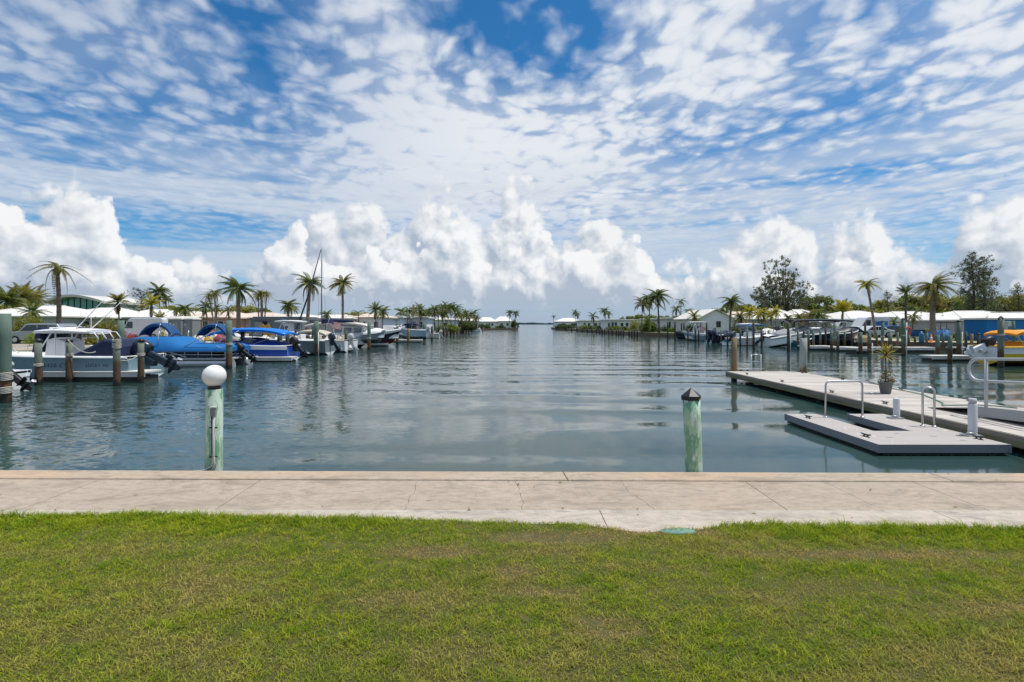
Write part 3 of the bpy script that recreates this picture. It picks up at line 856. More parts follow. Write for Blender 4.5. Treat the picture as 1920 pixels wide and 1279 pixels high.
class Boat:
    def __init__(s, name, label, cat, x, y, rz, L, B, fb, hull=WHITE, bottom=WHITE_OLD, cap=WHITE, deck=DECKGREY, group=None, lift=0.0, pitch=0.0, stripe=None, rise=0.42, draft=0.32):
        s.o = thing(name, label, cat, (x, y, WATER + lift), rz, group)
        s.o.rotation_euler = (0, -pitch, rz)
        s.L, s.B, s.fb, s.rise = L, B, fb, rise
        N = 15
        rows = []
        for i in range(N):
            t = i / (N - 1)
            b = s.half(t); zs = s.sheer(t)
            k = max(0, (t - 0.55) / 0.45)
            kz = -draft + (draft + zs * 0.80) * k ** 3.2
            xk = t * L - 0.10 * L * k ** 2.0
            cb = b * (0.90 - 0.55 * k ** 1.3); cz = 0.06 + (zs - 0.06) * 0.45 * k ** 1.6
            xc = t * L - 0.035 * L * k
            rows.append([(t * L, b, zs), (t * L - 0.008 * L * k, b * (1 - .03) + (cb - b) * .22 * (1 + k), zs - (zs - cz) * .30), (xc, cb, cz), (xk, 0, min(kz, zs - 0.02)),
                         (xc, -cb, cz), (t * L - 0.008 * L * k, -b * (1 - .03) - (cb - b) * .22 * (1 + k), zs - (zs - cz) * .30), (t * L, -b, zs)])
        s.rows = rows
        up = MB(); bt = MB()
        up.loft([r_[0:2] for r_ in rows], 1 if stripe else 0); up.loft([r_[5:7] for r_ in rows], 1 if stripe else 0)
        up.loft([r_[1:3] for r_ in rows]); up.loft([r_[4:6] for r_ in rows])
        r0 = rows[0]
        up.add(r0, [(0, 1, 2, 4, 5, 6)])
        s.hull = up.build('hull', [hull, stripe or hull], s.o)
        bt.loft([r_[2:5] for r_ in rows]); bt.add(r0, [(2, 3, 4)])
        bt.build('bottom', bottom, s.o)
        # gunwale: a rail cap with an inner coaming down to the deck
        g = MB(); gr = []
        w = min(0.16, B * 0.08)
        for i in range(N):
            t = i / (N - 1)
            b, zs = s.half(t), s.sheer(t)
            bi = max(b - w, 0.0)
            gr.append([(t * L, b + 0.03, zs - 0.05), (t * L, b + 0.03, zs + 0.02), (t * L - 0.02, bi, zs + 0.03), (t * L - 0.02, bi, 0.32 * s.fb if t < 0.93 else zs)])
        g.loft(gr); g.loft([[(x, -y, z) for x, y, z in r_] for r_ in gr])
        g.box((0.08, 0, s.sheer(0) - 0.02), (0.16, B * 0.96, 0.10))
        g.build('gunwale', cap, s.o)
        dk = MB()
        pts = [(i / 14 * L * 0.93, max(s.half(i / 14 * 0.93) - w, 0.01)) for i in range(15)]
        dk.add([(x, y, 0.34 * fb) for x, y in pts] + [(x, -y, 0.34 * fb) for x, y in pts[::-1]], [tuple(range(30))])
        dk.build('deck', deck, s.o)
    def half(s, t): return s.B / 2 * (1 - max(0.0, (t - 0.42) / 0.58) ** 2.4) * (0.94 + 0.06 * min(1, t / 0.4))
    def sheer(s, t): return s.fb * (1 + s.rise * t * t)
    def foredeck(s, t0, mat=WHITE, crown=0.10):
        m = MB(); rows = []
        for i in range(9):
            t = t0 + (1 - t0) * i / 8
            b, z = max(s.half(t) - 0.02, 0.004), s.sheer(t) + 0.025
            rows.append([(t * s.L, b * math.cos(a), z + crown * math.sin(a) * min(1, b / s.B * 2.4)) for a in [math.pi * k / 6 for k in range(7)]])
        m.loft(rows); m.build('foredeck', mat, s.o)
    def console(s, x, w=0.9, h=1.25, ln=0.9, mat=WHITE, screen=GLASS_B):
        m = MB()
        m.extrude([(x - ln * .5, .3 * s.fb), (x + ln * .55, .3 * s.fb), (x + ln * .35, s.fb + h * .62), (x + ln * .05, s.fb + h * .70), (x - ln * .35, s.fb + h * .55)], 'y', -w / 2, w / 2)
        c = m.build('console', mat, s.o, bevel=0.04)
        m = MB(); m.extrude([(x + ln * .33, s.fb + h * .62), (x + ln * .36, s.fb + h * .64), (x + ln * .12, s.fb + h * 1.05), (x + ln * .08, s.fb + h * 1.05)], 'y', -w * .45, w * .45)
        m.build('windscreen', screen, c)
        m = MB(); m.box((x - ln * 1.15, 0, s.fb * .75), (0.55, w * .95, 0.55)); m.box((x - ln * 1.35, 0, s.fb * .75 + .45), (0.10, w * .95, 0.45))
        m.build('helm_seat', WHITE, s.o, bevel=0.04)
    def ttop(s, x0, x1, z, w=None, mat=WHITE, frame=ALU, thick=0.10, rods=False, front=0.5):
        w = w or s.B * 0.80
        m = MB(); rows = []
        for i in range(9):
            t = i / 8
            hw = w / 2 * (0.72 + 0.28 * math.sin(math.pi * min(1, t * 1.2 + .15)) if 0 < i < 8 else 0.66)
            zz = z + 0.05 * math.sin(math.pi * t)
            rows.append([(x0 + (x1 - x0) * t, hw * math.cos(a), zz + thick * math.copysign(abs(math.sin(a)) ** 0.7, math.sin(a)) * .6) for a in [2 * math.pi * k / 12 for k in range(12)]])
        m.loft(rows, 0, True, True, True)
        top = m.build('hard_top', mat, s.o)
        m = MB(); xm = (x0 + x1) / 2
        for sy in (-1, 1):
            yy = w * .33 * sy
            m.tube([(xm - .45, yy, s.fb * .5), (xm - .50, yy, z)], .028, 8); m.tube([(xm + .25, yy, s.fb * .5), (xm + .18, yy, z)], .028, 8)
            m.tube([(xm + .55 + front, yy, s.fb * .9), (xm + .35, yy, z - .02)], .026, 8); m.tube([(xm - .47, yy, s.fb + .75), (xm + .22, yy, s.fb + .75)], .02, 8)
            m.tube([(x0 + .1, yy, z - .03), (x1 - .1, yy, z - .03)], .024, 8)
        for xx in (xm - .5, xm + .18):
            m.tube([(xx, -w * .33, z - .04), (xx, w * .33, z - .04)], .024, 8)
        m.build('top_frame', frame, s.o)
        if rods:
            m = MB(); m.box((xm + .45, 0, z + .12), (.75, .55, .15)); m.build('radar', WHITE, top, bevel=.04)
            m = MB()
            for k, sy in enumerate((-.5, .5)):
                m.tube([(xm - .25 - k * .2, sy, z + .05), (xm - 1.6 - k * .2, sy * 1.25, z + 1.35)], [.02, .012], 6)
            m.build('outrigger', WHITE, top)
            m = MB()
            for k in range(4):
                m.tube([(x0 + .05, -.6 + .4 * k, z), (x0 - .22, -.6 + .4 * k, z - .02), (x0 - .42, -.6 + .4 * k, z - .30)], .022, 6)
            m.build('rod_holder', WHITE, top)
            m = MB(); m.tube([(xm - .9, .2, z), (xm - .9, .2, z + .75)], [.018, .008], 6); m.build('antenna', WHITE, top)
    def bimini(s, x0, x1, z, mat, arch=0.28, w=None, frame=ALU, name='bimini'):
        w = w or s.B * 0.92
        m = MB(); rows = []
        for i in range(11):
            t = i / 10
            zz = z - arch * (abs(2 * t - 1) ** 2.6)
            rows.append([(x0 + (x1 - x0) * t, w / 2 * v, zz - 0.10 * abs(v) ** 3) for v in (-1, -.85, -.5, 0, .5, .85, 1)])
        m.loft(rows)
        low = [[(p[0], p[1], p[2] - 0.03) for p in r_] for r_ in rows]
        m.loft(low)
        for sgn in (0, 6):
            m.loft([[r_[sgn], (r_[sgn][0], r_[sgn][1], r_[sgn][2] - 0.14)] for r_ in rows])
        for r_ in (rows[0], rows[-1]):
            m.loft([[p, (p[0], p[1], p[2] - 0.10)] for p in r_])
        top = m.build(name, mat, s.o)
        m = MB(); xm = (x0 + x1) / 2
        for sy in (-1, 1):
            yy = w / 2 * sy * .97
            for xe in (x0, x0 + (x1 - x0) * .35, x1):
                m.tube([(xm, yy, s.fb * .95), (xe, yy, z - (arch if xe in (x0, x1) else 0.02) - .05)], .018, 6)
        m.build('bimini_frame', frame, s.o)
        return top
    def cover(s, t0, t1, peak, mat, over=0.05, ridge=0.55, name='cover', drop=0.22):
        m = MB(); rows = []
        rr = random.Random(int(s.L * 100) + int(peak * 77))
        for i in range(15):
            u = i / 14; t = t0 + (t1 - t0) * u
            b, zs = s.half(min(t, 1)) + over, s.sheer(min(t, 1))
            pk = peak * (math.sin(math.pi * min(1, max(0, u * .94 + .03))) ** .55) * (1 + .10 * math.sin(u * 13))
            rows.append([(t * s.L, -b - .01, zs - drop), (t * s.L, -b, zs + .02), (t * s.L, -b * ridge, zs + pk * .75 + rr.uniform(-.03, .03)), (t * s.L, 0, zs + pk), (t * s.L, b * ridge, zs + pk * .75 + rr.uniform(-.03, .03)), (t * s.L, b, zs + .02), (t * s.L, b + .01, zs - drop)])
        m.loft(rows); m.add(rows[0], [tuple(range(7))]); m.add(rows[-1], [tuple(range(7))[::-1]])
        return m.build(name, mat, s.o)
    def cabin(s, t0, t1, h, mat=WHITE, w=.78, win=GLASS_D, rake=.35):
        m = MB(); x0, x1 = t0 * s.L, t1 * s.L
        z0 = s.sheer(t0) - .12
        rows = []
        for x, hh in ((x0, h), (x1 - rake * h * 1.6, h * .96), (x1, .10)):
            b = s.half(x / s.L) * w
            rows.append([(x, -b, z0), (x, -b * .96, z0 + hh * .85), (x, -b * .7, z0 + hh), (x, b * .7, z0 + hh), (x, b * .96, z0 + hh * .85), (x, b, z0)])
        m.loft(rows, 0, False); m.add(rows[0], [tuple(range(6))]); m.add(rows[-1], [tuple(range(6))[::-1]])
        c = m.build('cabin', mat, s.o, bevel=.02)
        n = 3
        for sy in (-1, 1):
            for k in range(n):
                a = x0 + (x1 - rake * h * 1.6 - x0) * (k + .12) / n; e = x0 + (x1 - rake * h * 1.6 - x0) * (k + .86) / n
                ya, ye = s.half(a / s.L) * w * .99 * sy, s.half(e / s.L) * w * .99 * sy
                q = MB(); o_ = .012 * sy
                q.add([(a, ya + o_, z0 + h * .42), (e, ye + o_, z0 + h * .42), (e, ye * .975 + o_, z0 + h * .78), (a, ya * .975 + o_, z0 + h * .78),
                       (a, ya - o_, z0 + h * .42), (e, ye - o_, z0 + h * .42), (e, ye * .975 - o_, z0 + h * .78), (a, ya * .975 - o_, z0 + h * .78)], [(0, 1, 2, 3), (7, 6, 5, 4), (0, 4, 5, 1), (1, 5, 6, 2), (2, 6, 7, 3), (3, 7, 4, 0)])
                q.build('cabin_window', win, c)
    def windshield(s, t, h=.45, mat=GLASS_D):
        m = MB(); b = s.half(t) * .88; z = s.sheer(t) + .02; x = t * s.L
        p = [(x - .8, -b * 1.02, z), (x - .1, -b * .9, z), (x + .25, -b * .45, z + .02), (x + .25, b * .45, z + .02), (x - .1, b * .9, z), (x - .8, b * 1.02, z)]
        q = [(a - h * .75, y * .92, z + h * (0.75 if i in (0, 5) else 1)) for i, (a, y, _) in enumerate(p)]
        m.loft([p, q], 0, False); m.loft([[(a - .02, y, c) for a, y, c in p], [(a - .02, y, c) for a, y, c in q]], 0, False)
        o = m.build('windshield', mat, s.o)
        f = MB(); f.tube(q, .016, 6); f.build('windshield_frame', ALU, o)
    def motors(s, n, tilt, mat=OUT_GREY, leg=None, sc=1.0):
        for k in range(n):
            outboard(s.o, (k - (n - 1) / 2) * 0.62 * sc, s.fb * .80, tilt, mat, leg, sc)
    def bowrail(s, t0=.55, h=.45, mat=ALU):
        m = MB()
        for sy in (-1, 1):
            pts = [((t0 + (1 - t0) * i / 6) * s.L * .985, sy * max(s.half(t0 + (1 - t0) * i / 6) - .05, .03), s.sheer(t0 + (1 - t0) * i / 6) + (h if i else .1)) for i in range(7)]
            m.tube(pts, .016, 6)
            for p in pts[1:]:
                m.tube([p, (p[0], p[1], p[2] - h)], .014, 6)
        m.build('bow_rail', mat, s.o)
    def tower(s, x, z, mat=ALU, back=.5):
        m = MB(); w = s.B * .46
        for sy in (-1, 1):
            m.tube([(x, sy * w, s.fb), (x - .15, sy * w * .95, z - .3), (x - .35, sy * w * .75, z)], .03, 8)
            m.tube([(x + back + .3, sy * w, s.fb), (x + .1, sy * w * .95, z - .25), (x - .25, sy * w * .75, z)], .03, 8)
        m.tube([(x - .35, -w * .75, z), (x - .35, w * .75, z)], .03, 8); m.tube([(x - .25, -w * .75, z), (x - .25, w * .75, z)], .03, 8)
        m.build('tower', mat, s.o)
    def seats(s, spots, mat=CREAM):
        for x, y in spots:
            m = MB(); m.box((x, y, s.fb * .75), (.5, .5, .45)); m.box((x - .24, y, s.fb * .75 + .38), (.10, .5, .45)); m.build('seat', mat, s.o, bevel=.03)

def pontoon(label, x, y, rz, L=6.2, B=2.5, cover=BLUE_COVER, group=None):
    o = thing('pontoon_boat', label, 'boat', (x, y, WATER), rz, group)
    for sy in (-1, 1):
        m = MB(); m.tube([(-.1, sy * .92, .16), (0, sy * .92, .14), (L - .9, sy * .92, .14), (L - .25, sy * .92, .24), (L, sy * .92, .36)], [.30, .33, .33, .24, .06], 14); m.build('pontoon', ALU, o)
    m = MB(); m.box((L * .49, 0, .43), (L * .98, B, .11)); m.build('deck', ALU_DULL, o, bevel=.02)
    fz = [0.50, 0.66, 0.82, 0.98]
    m = MB()
    for sy in (-1, 1):
        for z in fz[1:]:
            m.tube([(.15, sy * B * .49, z), (L * .97, sy * B * .49, z)], .022, 6)
        for k in range(9):
            xx = .15 + (L * .97 - .15) * k / 8
            m.tube([(xx, sy * B * .49, .46), (xx, sy * B * .49, .98)], .02, 6)
        for x0, x1 in ((L * .36, L * .66), (L * .70, L * .42)):
            m.tube([(x0 + (x1 - x0) * k / 6, sy * B * .505, .52 + .40 * math.sin(math.pi / 2 * k / 6)) for k in range(7)], .026, 6)
    for z in fz[1:]:
        for xx in (.15, L * .97):
            m.tube([(xx, -B * .49, z), (xx, B * .49, z)], .022, 6)
    m.build('fence_rail', ALU, o)
    m = MB()
    for sy in (-1, 1):
        m.box((L * .55, sy * B * .475, .74), (L * .78, .02, .46))
    m.build('fence_panel', NAVY, o)
    m = MB(); rows = []
    n = 21
    for i in range(n):
        u = i / (n - 1); xx = .05 + (L - .05) * u
        pk = .20 + .40 * math.exp(-((u - .70) / .25) ** 8) if 0 < i < n - 1 else .05
        if u > .93: pk *= max(.25, (1 - u) / .07)
        b = B * .52
        sc = .05 * math.sin(u * 25)
        rows.append([(xx, -b - .03, .84 + sc * .6), (xx, -b, 1.04), (xx, -b * .72, 1.02 + pk * .93 + sc * .3), (xx, -b * .2, 1.02 + pk), (xx, b * .2, 1.02 + pk), (xx, b * .72, 1.02 + pk * .93), (xx, b, 1.04), (xx, b + .03, .84)])
    m.loft(rows); m.add(rows[0], [tuple(range(8))]); m.add(rows[-1], [tuple(range(8))[::-1]])
    cv = m.build('cover', cover, o)
    q = MB()
    for u in (.28, .50, .74):
        xx = L * u; q.tube([(xx, -B * .535, 1.06), (xx, -B * .54, .62)], .02, 5)
    q.build('tie_strap', NAVY, cv)
    bm = Boat.__new__(Boat); bm.o, bm.B, bm.fb = o, B, .98
    bm.bimini(L * .58, L * .88, 2.40, BLUE_DARK, .60, B * .34)
    bm.bimini(L * .08, L * .36, 2.36, BLUE_DARK, .60, B * .34)
    for sgn in (-1, 1):
        q = MB()
        for x0, x1 in ((L * .62, L * .60), (L * .95, L * .86), (L * .36, L * .12)):
            q.tube([(x1, sgn * B * .5, 1.92), (x0 if x0 > L * .5 else L * .40, sgn * B * .5, 1.02)], .022, 6)
        q.build('bimini_pole', ALU, o)
    outboard(o, 0, .62, 52, BLACK, BLACK, .95)
    return o

# ------------------------------------------------------------------ palms
LEAF = {
 'green': leafy('palm_green', (0.075, 0.125, 0.030), (0.160, 0.215, 0.055), ((0.24, 0.18, 0.07), 1.02)),
 'dark': leafy('palm_dark', (0.055, 0.100, 0.032), (0.125, 0.180, 0.055), ((0.16, 0.12, 0.06), 1.08)),
 'olive': leafy('palm_olive', (0.120, 0.145, 0.034), (0.230, 0.240, 0.060), ((0.32, 0.21, 0.08), 1.0)),
 'yellow': leafy('palm_yellow', (0.230, 0.260, 0.030), (0.420, 0.390, 0.040), ((0.48, 0.30, 0.05), 1.1)),
 'brown': leafy('palm_brown', (0.110, 0.075, 0.035), (0.200, 0.130, 0.060), None),
}
TRUNK = matte('palm_trunk', (0.205, 0.170, 0.135), 0.9, 0.35, 2.2, 0.02, stretch=(1, 1, 5))
TRUNK_D = matte('palm_trunk_dark', (0.115, 0.095, 0.075), 0.9, 0.35, 2.2, 0.02, stretch=(1, 1, 5))
BARK = matte('tree_bark', (0.105, 0.085, 0.065), 0.95, 0.3, 3, 0.02)
FROND = {}
def frond_mesh(style, var, n=18):
    k = (style, var)
    if k in FROND: return FROND[k]
    rr = random.Random(hash(var) * 7 + len(style) * 3 + 1)
    droop, wl, lw, curl = {'coco': (.72, .27, .056, .75), 'date': (.42, .22, .052, .30), 'stiff': (.28, .24, .052, .35), 'hang': (1.20, .22, .046, 1.2), 'wide': (.60, .30, .060, .75)}[style]
    droop *= (0.75, 1.0, 1.3)[var]
    mb = MB()
    P = lambda s_: Vector((s_ * (1 - .16 * droop * s_), 0.0, .10 * s_ - droop * s_ ** 2.2))
    mb.tube([P(i / 7) for i in range(8)], [.022, .020, .017, .014, .011, .008, .006, .003], 4)
    for i in range(n):
        s_ = .14 + .85 * (i + .5) / n
        p = P(s_); tg = (P(min(1, s_ + .02)) - P(s_ - .02)).normalized()
        l = wl * (math.sin(math.pi * (.12 + .83 * s_)) ** .55) * rr.uniform(.85, 1.1)
        for sy in (-1, 1):
            side = Vector((0, sy, 0))
            dr = (side * .80 + tg * .55 + Vector((0, 0, -.25 - curl * rr.uniform(.4, 1.0)))).normalized()
            e = p + dr * l; md = p + (side * .8 + tg * .5 + Vector((0, 0, .05))).normalized() * l * .45
            wv = tg * lw * .5
            mb.add([p - wv * .5, p + wv * .5, md + wv, e, md - wv], [(0, 1, 2, 4), (4, 2, 3)])
    FROND[k] = {}
    FROND[k]['mb'] = mb
    return FROND[k]
def frond(style, var, leaf):
    d = frond_mesh(style, var)
    if leaf not in d:
        d[leaf] = d['mb'].mesh('frond', LEAF[leaf])
    return d[leaf]
PALM_N = [0]
def palm(label, px, d, cy, rpx, leaf='green', style='coco', n=16, base_px=None, tr=None, group=None, up=0.55, skirt=0, bulge=False, base_z=0.0, cat='palm tree', small=False, spread=1.0, trunk=True, lowang=-35, windy=0.0, tmat=None):
    """palm whose crown centre shows at (px, cy) when it stands d metres down the canal"""
    PALM_N[0] += 1
    rr = random.Random(PALM_N[0] * 31 + 5)
    x, zc = wx(px, d), wz(cy, d)
    bx = wx(base_px if base_px is not None else px + rr.uniform(-2, 2), d)
    L = rpx / F * d
    o = thing('palm_tree', label, cat, (bx, d, base_z), 0, group)
    top = Vector((x - bx, 0, zc - base_z))
    r0 = tr or max(.10, min(.20, top.z * .018))
    m = MB()
    pts = [Vector((top.x * (t ** 1.6), .12 * math.sin(t * 3) * (1 if top.z > 4 else .2), top.z * t)) for t in [k / 9 for k in range(10)]]
    rs = [r0 * (1.45 if k == 0 else 1.12 if k == 1 else 1.0 - .035 * k) for k in range(10)]
    if bulge: rs[-1] = r0 * 1.1
    m.tube(pts, rs, 9)
    # leaf-scar rings
    if not small:
        for k in range(int(top.z / .45)):
            t = (k + .5) / max(1, int(top.z / .45))
            q = Vector((top.x * (t ** 1.6), .12 * math.sin(t * 3) * (1 if top.z > 4 else .2), top.z * t))
            m.tube([q, q + Vector((0, 0, .05))], r0 * (1.06 - .2 * t), 8)
    m.build('trunk', tmat or (TRUNK if leaf != 'dark' else TRUNK_D), o)
    top = pts[-1]
    m = MB(); m.lathe([(r0 * .8, -.45), (r0 * 1.25, -.15), (r0 * 1.0, .2), (r0 * .3, .5)], 8, top); m.build('crownshaft', LEAF['olive'], o)
    n = int(n * 1.35)
    if skirt == 0 and not small and rr.random() < .5: skirt = rr.randint(1, 3)
    tilt = Vector((rr.uniform(-.18, .18), rr.uniform(-.1, .1), 0))
    gap = rr.uniform(0, 6.283)
    for i in range(n):
        f_ = (i + .5) / n
        az = i * 2.39996 + rr.uniform(-.25, .25)
        el = R(lowang) + (R(78) - R(lowang)) * (1 - f_) ** (1.0 / (up + .45)) + rr.uniform(-.12, .12)
        lf = leaf
        if i >= n - skirt: lf, el = 'brown', R(-72 + rr.uniform(-8, 14))
        elif leaf == 'green' and i > n * .8 and rr.random() < .4: lf = 'olive'
        me = frond(style, rr.randrange(3), lf)
        c = put('frond', me, o, top + Vector((0, 0, .12)))
        if abs(((az - gap + math.pi) % (2 * math.pi)) - math.pi) < .45 and rr.random() < .55: el -= .5
        s_ = L * rr.uniform(.72, 1.12) * spread
        c.scale = (s_, s_, s_)
        if windy:
            az = az + windy * math.sin(-az) 
        c.rotation_euler = (rr.uniform(-.35, .35), -el + tilt.x * math.cos(az) + tilt.y * math.sin(az), az)
    return o
def foliage(name, clumps, per, leaf, mat, parent, seed=0, flat=0.5, shell=0.45, aspect=0.55):
    """leaf-sized faces scattered through uneven clumps; clump = (x, y, z, rx, ry, rz)"""
    r_ = np.random.default_rng(seed)
    P, D = [], []
    for (cx, cy, cz, rx, ry, rz) in clumps:
        n = max(8, int(per * (rx * ry * rz) ** (2 / 3)))
        v = r_.normal(size=(n, 3)); v /= np.linalg.norm(v, axis=1)[:, None]
        rad = 1 - shell * r_.random(n) ** 1.5
        rad *= 1 + .18 * r_.normal(size=n)
        P.append(np.array([[cx, cy, cz]]) + v * rad[:, None] * np.array([[rx, ry, rz]])); D.append(v)
    P = np.concatenate(P); D = np.concatenate(D)
    n = len(P)
    u = r_.normal(size=(n, 3)); nrm = D * .6 + r_.normal(size=(n, 3)) * .55 + np.array([[0, 0, .35]])
    u -= nrm * (np.sum(u * nrm, 1) / np.sum(nrm * nrm, 1))[:, None]
    u /= np.linalg.norm(u, axis=1)[:, None]
    w = np.cross(nrm, u); w /= np.linalg.norm(w, axis=1)[:, None]
    s_ = leaf * r_.uniform(.6, 1.35, n)[:, None]
    V = np.stack([P - u * s_, P - w * s_ * aspect, P + u * s_, P + w * s_ * aspect], 1).reshape(-1, 3)
    Q = np.arange(n)[:, None] * 4 + np.array([[0, 1, 2, 3]])
    return raw_mesh(name, V, Q, mat, parent)
BUSH_Y = leafy('bush_yellow_green', (0.120, 0.140, 0.018), (0.230, 0.225, 0.030), None, scale=2)
BUSH_G = leafy('bush_green', (0.045, 0.075, 0.018), (0.095, 0.125, 0.030), None, scale=2)
BUSH_L = leafy('bush_lime', (0.100, 0.155, 0.020), (0.190, 0.240, 0.035), None, scale=2)
TREE_G = leafy('tree_green', (0.105, 0.150, 0.030), (0.235, 0.280, 0.060), ((0.17, 0.11, 0.04), 1.15), scale=.35)
TREE_O = leafy('tree_olive', (0.190, 0.210, 0.034), (0.380, 0.370, 0.065), ((0.26, 0.15, 0.05), 1.15), scale=.35)
CASU = leafy('casuarina_needles', (0.085, 0.108, 0.060), (0.185, 0.205, 0.115), None, trans=.15, scale=.5)
NORF = leafy('norfolk_needles', (0.016, 0.034, 0.020), (0.040, 0.062, 0.034), None, trans=.1)
def bush(label, x, y, w, h, mat=None, group=None, dp=None, z0=0.0, seed=0, leaf=.10, cat='shrub', per=260):
    o = thing('shrub', label, cat, (x, y, z0), 0, group)
    r_ = random.Random(seed + int(x * 13) + int(y * 7))
    dp = dp or w * .8
    cl = []
    for k in range(max(4, int(w * 2.2))):
        a = r_.uniform(-.40, .40) * w; b = r_.uniform(-.35, .35) * dp
        hh = h * r_.uniform(.30, .5) * (1 - .5 * (2 * a / w) ** 2)
        cl.append((a, b, hh, max(.18, w * .20), max(.18, dp * .25), hh))
    foliage('foliage', cl, per, leaf, mat or BUSH_G, o, seed + 3)
    m = MB()
    for k in range(3): m.tube([(r_.uniform(-.1, .1) * w, 0, 0), (r_.uniform(-.25, .25) * w, r_.uniform(-.1, .1), h * .5)], [.03, .015], 5)
    m.build('stem', BARK, o)
    return o
def tree(label, x, y, h, w, mat=None, group=None, seed=0, leaf=.28, per=75, cat='tree', base=.28, z0=0.0):
    o = thing('broadleaf_tree', label, cat, (x, y, z0), 0, group)
    r_ = random.Random(seed * 17 + 3)
    m = MB()
    r0 = .035 * h
    m.tube([(0, 0, 0), (.05 * w * r_.uniform(-1, 1), 0, h * .25), (.08 * w * r_.uniform(-1, 1), 0, h * .5)], [r0, r0 * .8, r0 * .5], 8)
    cl = []
    for k in range(18):
        a = r_.uniform(0, 6.283); rad = r_.uniform(.05, .40) * w
        zz = h * (base + (.92 - base) * r_.random())
        rr_ = w * r_.uniform(.13, .24) * (1.15 - .5 * zz / h)
        e = (rad * math.cos(a), rad * math.sin(a) * .9, min(zz, h - rr_ * .8))
        m.tube([(0, 0, h * r_.uniform(.2, .4)), (e[0] * .5, e[1] * .5, e[2] * .75), e], [r0 * .4, r0 * .25, r0 * .1], 5)
        cl.append((*e, rr_, rr_ * .95, rr_ * .75))
    m.build('trunk', BARK, o)
    foliage('crown', cl, per / leaf ** 1.2 * .55, leaf, mat or TREE_G, o, seed)
    return o
def casuarina(label, x, y, h, w, seed, mat=None, spread='fan', wind=0.0, nl=34, per=24, group=None):
    """wispy needle tree: bare rising limbs, each carrying loose drooping tufts"""
    o = thing('pine_tree', label, 'pine tree', (x, y, 0), 0, group)
    r_ = random.Random(seed)
    m = MB(); cl = []
    if spread == 'fan':
        m.tube([(0, 0, 0), (.1, 0, h * .12), (.05, .1, h * .24)], [h * .034, h * .03, h * .026], 9)
        for k in range(nl):
            a = R(90 + 74 * (2 * (k + .5) / nl - 1)) + r_.uniform(-.10, .10)
            ln = h * (.50 + .27 * math.sin(a)) * r_.uniform(.62, 1.06)
            yy = r_.uniform(-.30, .30) * w
            kx = w / h * .92
            pts = []
            for j in range(7):
                t = j / 6
                pts.append(Vector((math.cos(a) * ln * t * kx + .3 * math.sin(t * 5 + k), yy * t, h * .18 + math.sin(a) * ln * t + h * .07 * t * t)))
            m.tube(pts, [h * .012 * (1 - .85 * t / 6) for t in range(7)], 5)
            for j in range(2, 7):
                for q in range(4 if j > 3 else 2):
                    s_ = r_.uniform(.35, .85)
                    c = pts[j] + Vector((r_.uniform(-1, 1), r_.uniform(-1, 1), r_.uniform(-.7, .8))) * (h / 14)
                    cl.append((c.x, c.y, c.z, .042 * h * s_, .040 * h * s_, .046 * h * s_))
    else:
        m.tube([(0, 0, 0), (.05 * w, 0, h * .5), (0.0, 0, h * .98)], [h * .022, h * .016, h * .004], 8)
        for k in range(nl):
            t = .16 + .82 * (k + .5) / nl
            a = k * 2.4 + r_.uniform(-.6, .6)
            ln = w * .62 * (1.04 - t) ** .50 * r_.uniform(.45, 1.35)
            p0 = Vector((.05 * w * (1 - abs(2 * t - 1)), 0, h * t))
            rise = r_.uniform(.35, 1.15)
            dr = Vector((math.cos(a) + wind, math.sin(a), rise))
            pts = [p0 + dr * ln * (j / 5) - Vector((0, 0, .22 * ln * (j / 5) ** 2)) for j in range(6)]
            m.tube(pts, [h * .006 * (1 - .8 * j / 5) for j in range(6)], 4)
            for j in range(1, 6):
                for q in range(3):
                    s_ = r_.uniform(.35, 1.05)
                    cl.append((pts[j].x + r_.uniform(-.05, .05) * h + wind * .03 * h, pts[j].y + r_.uniform(-.04, .04) * h, pts[j].z + r_.uniform(-.05, .035) * h, .044 * h * s_, .036 * h * s_, .030 * h * s_))
    m.build('trunk', BARK, o)
    foliage('crown', cl, per * (11.0 if spread == 'fan' else 5.6), .0125 * h if spread == 'fan' else .0135 * h, mat or CASU, o, seed, aspect=.28, shell=.9)
    return o

# ------------------------------------------------------------------ houses
ROOF_W = matte('white_roof_tile', (0.70, 0.67, 0.62), 0.75, 0.07, 1.2, 0.01, dirt=((0.46, 0.42, 0.36), 0.4))
ROOF_P = matte('pinkish_roof_tile', (0.62, 0.52, 0.43), 0.75, 0.08, 1.2, 0.01, dirt=((0.45, 0.38, 0.30), 0.4))
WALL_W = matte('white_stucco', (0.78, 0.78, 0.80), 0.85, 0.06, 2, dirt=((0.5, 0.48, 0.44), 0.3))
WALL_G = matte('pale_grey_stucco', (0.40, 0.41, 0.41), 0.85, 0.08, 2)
WALL_P = matte('pink_stucco', (0.44, 0.29, 0.23), 0.85, 0.08, 2)
WALL_BG = matte('blue_grey_boards', (0.150, 0.185, 0.225), 0.8, 0.10, 2, stretch=(1, 1, 6))
WALL_B = matte('blue_painted_wall', (0.008, 0.165, 0.470), 0.7, 0.10, 1.2)
TRIM = matte('white_trim', (0.70, 0.70, 0.69), 0.6, 0.06)
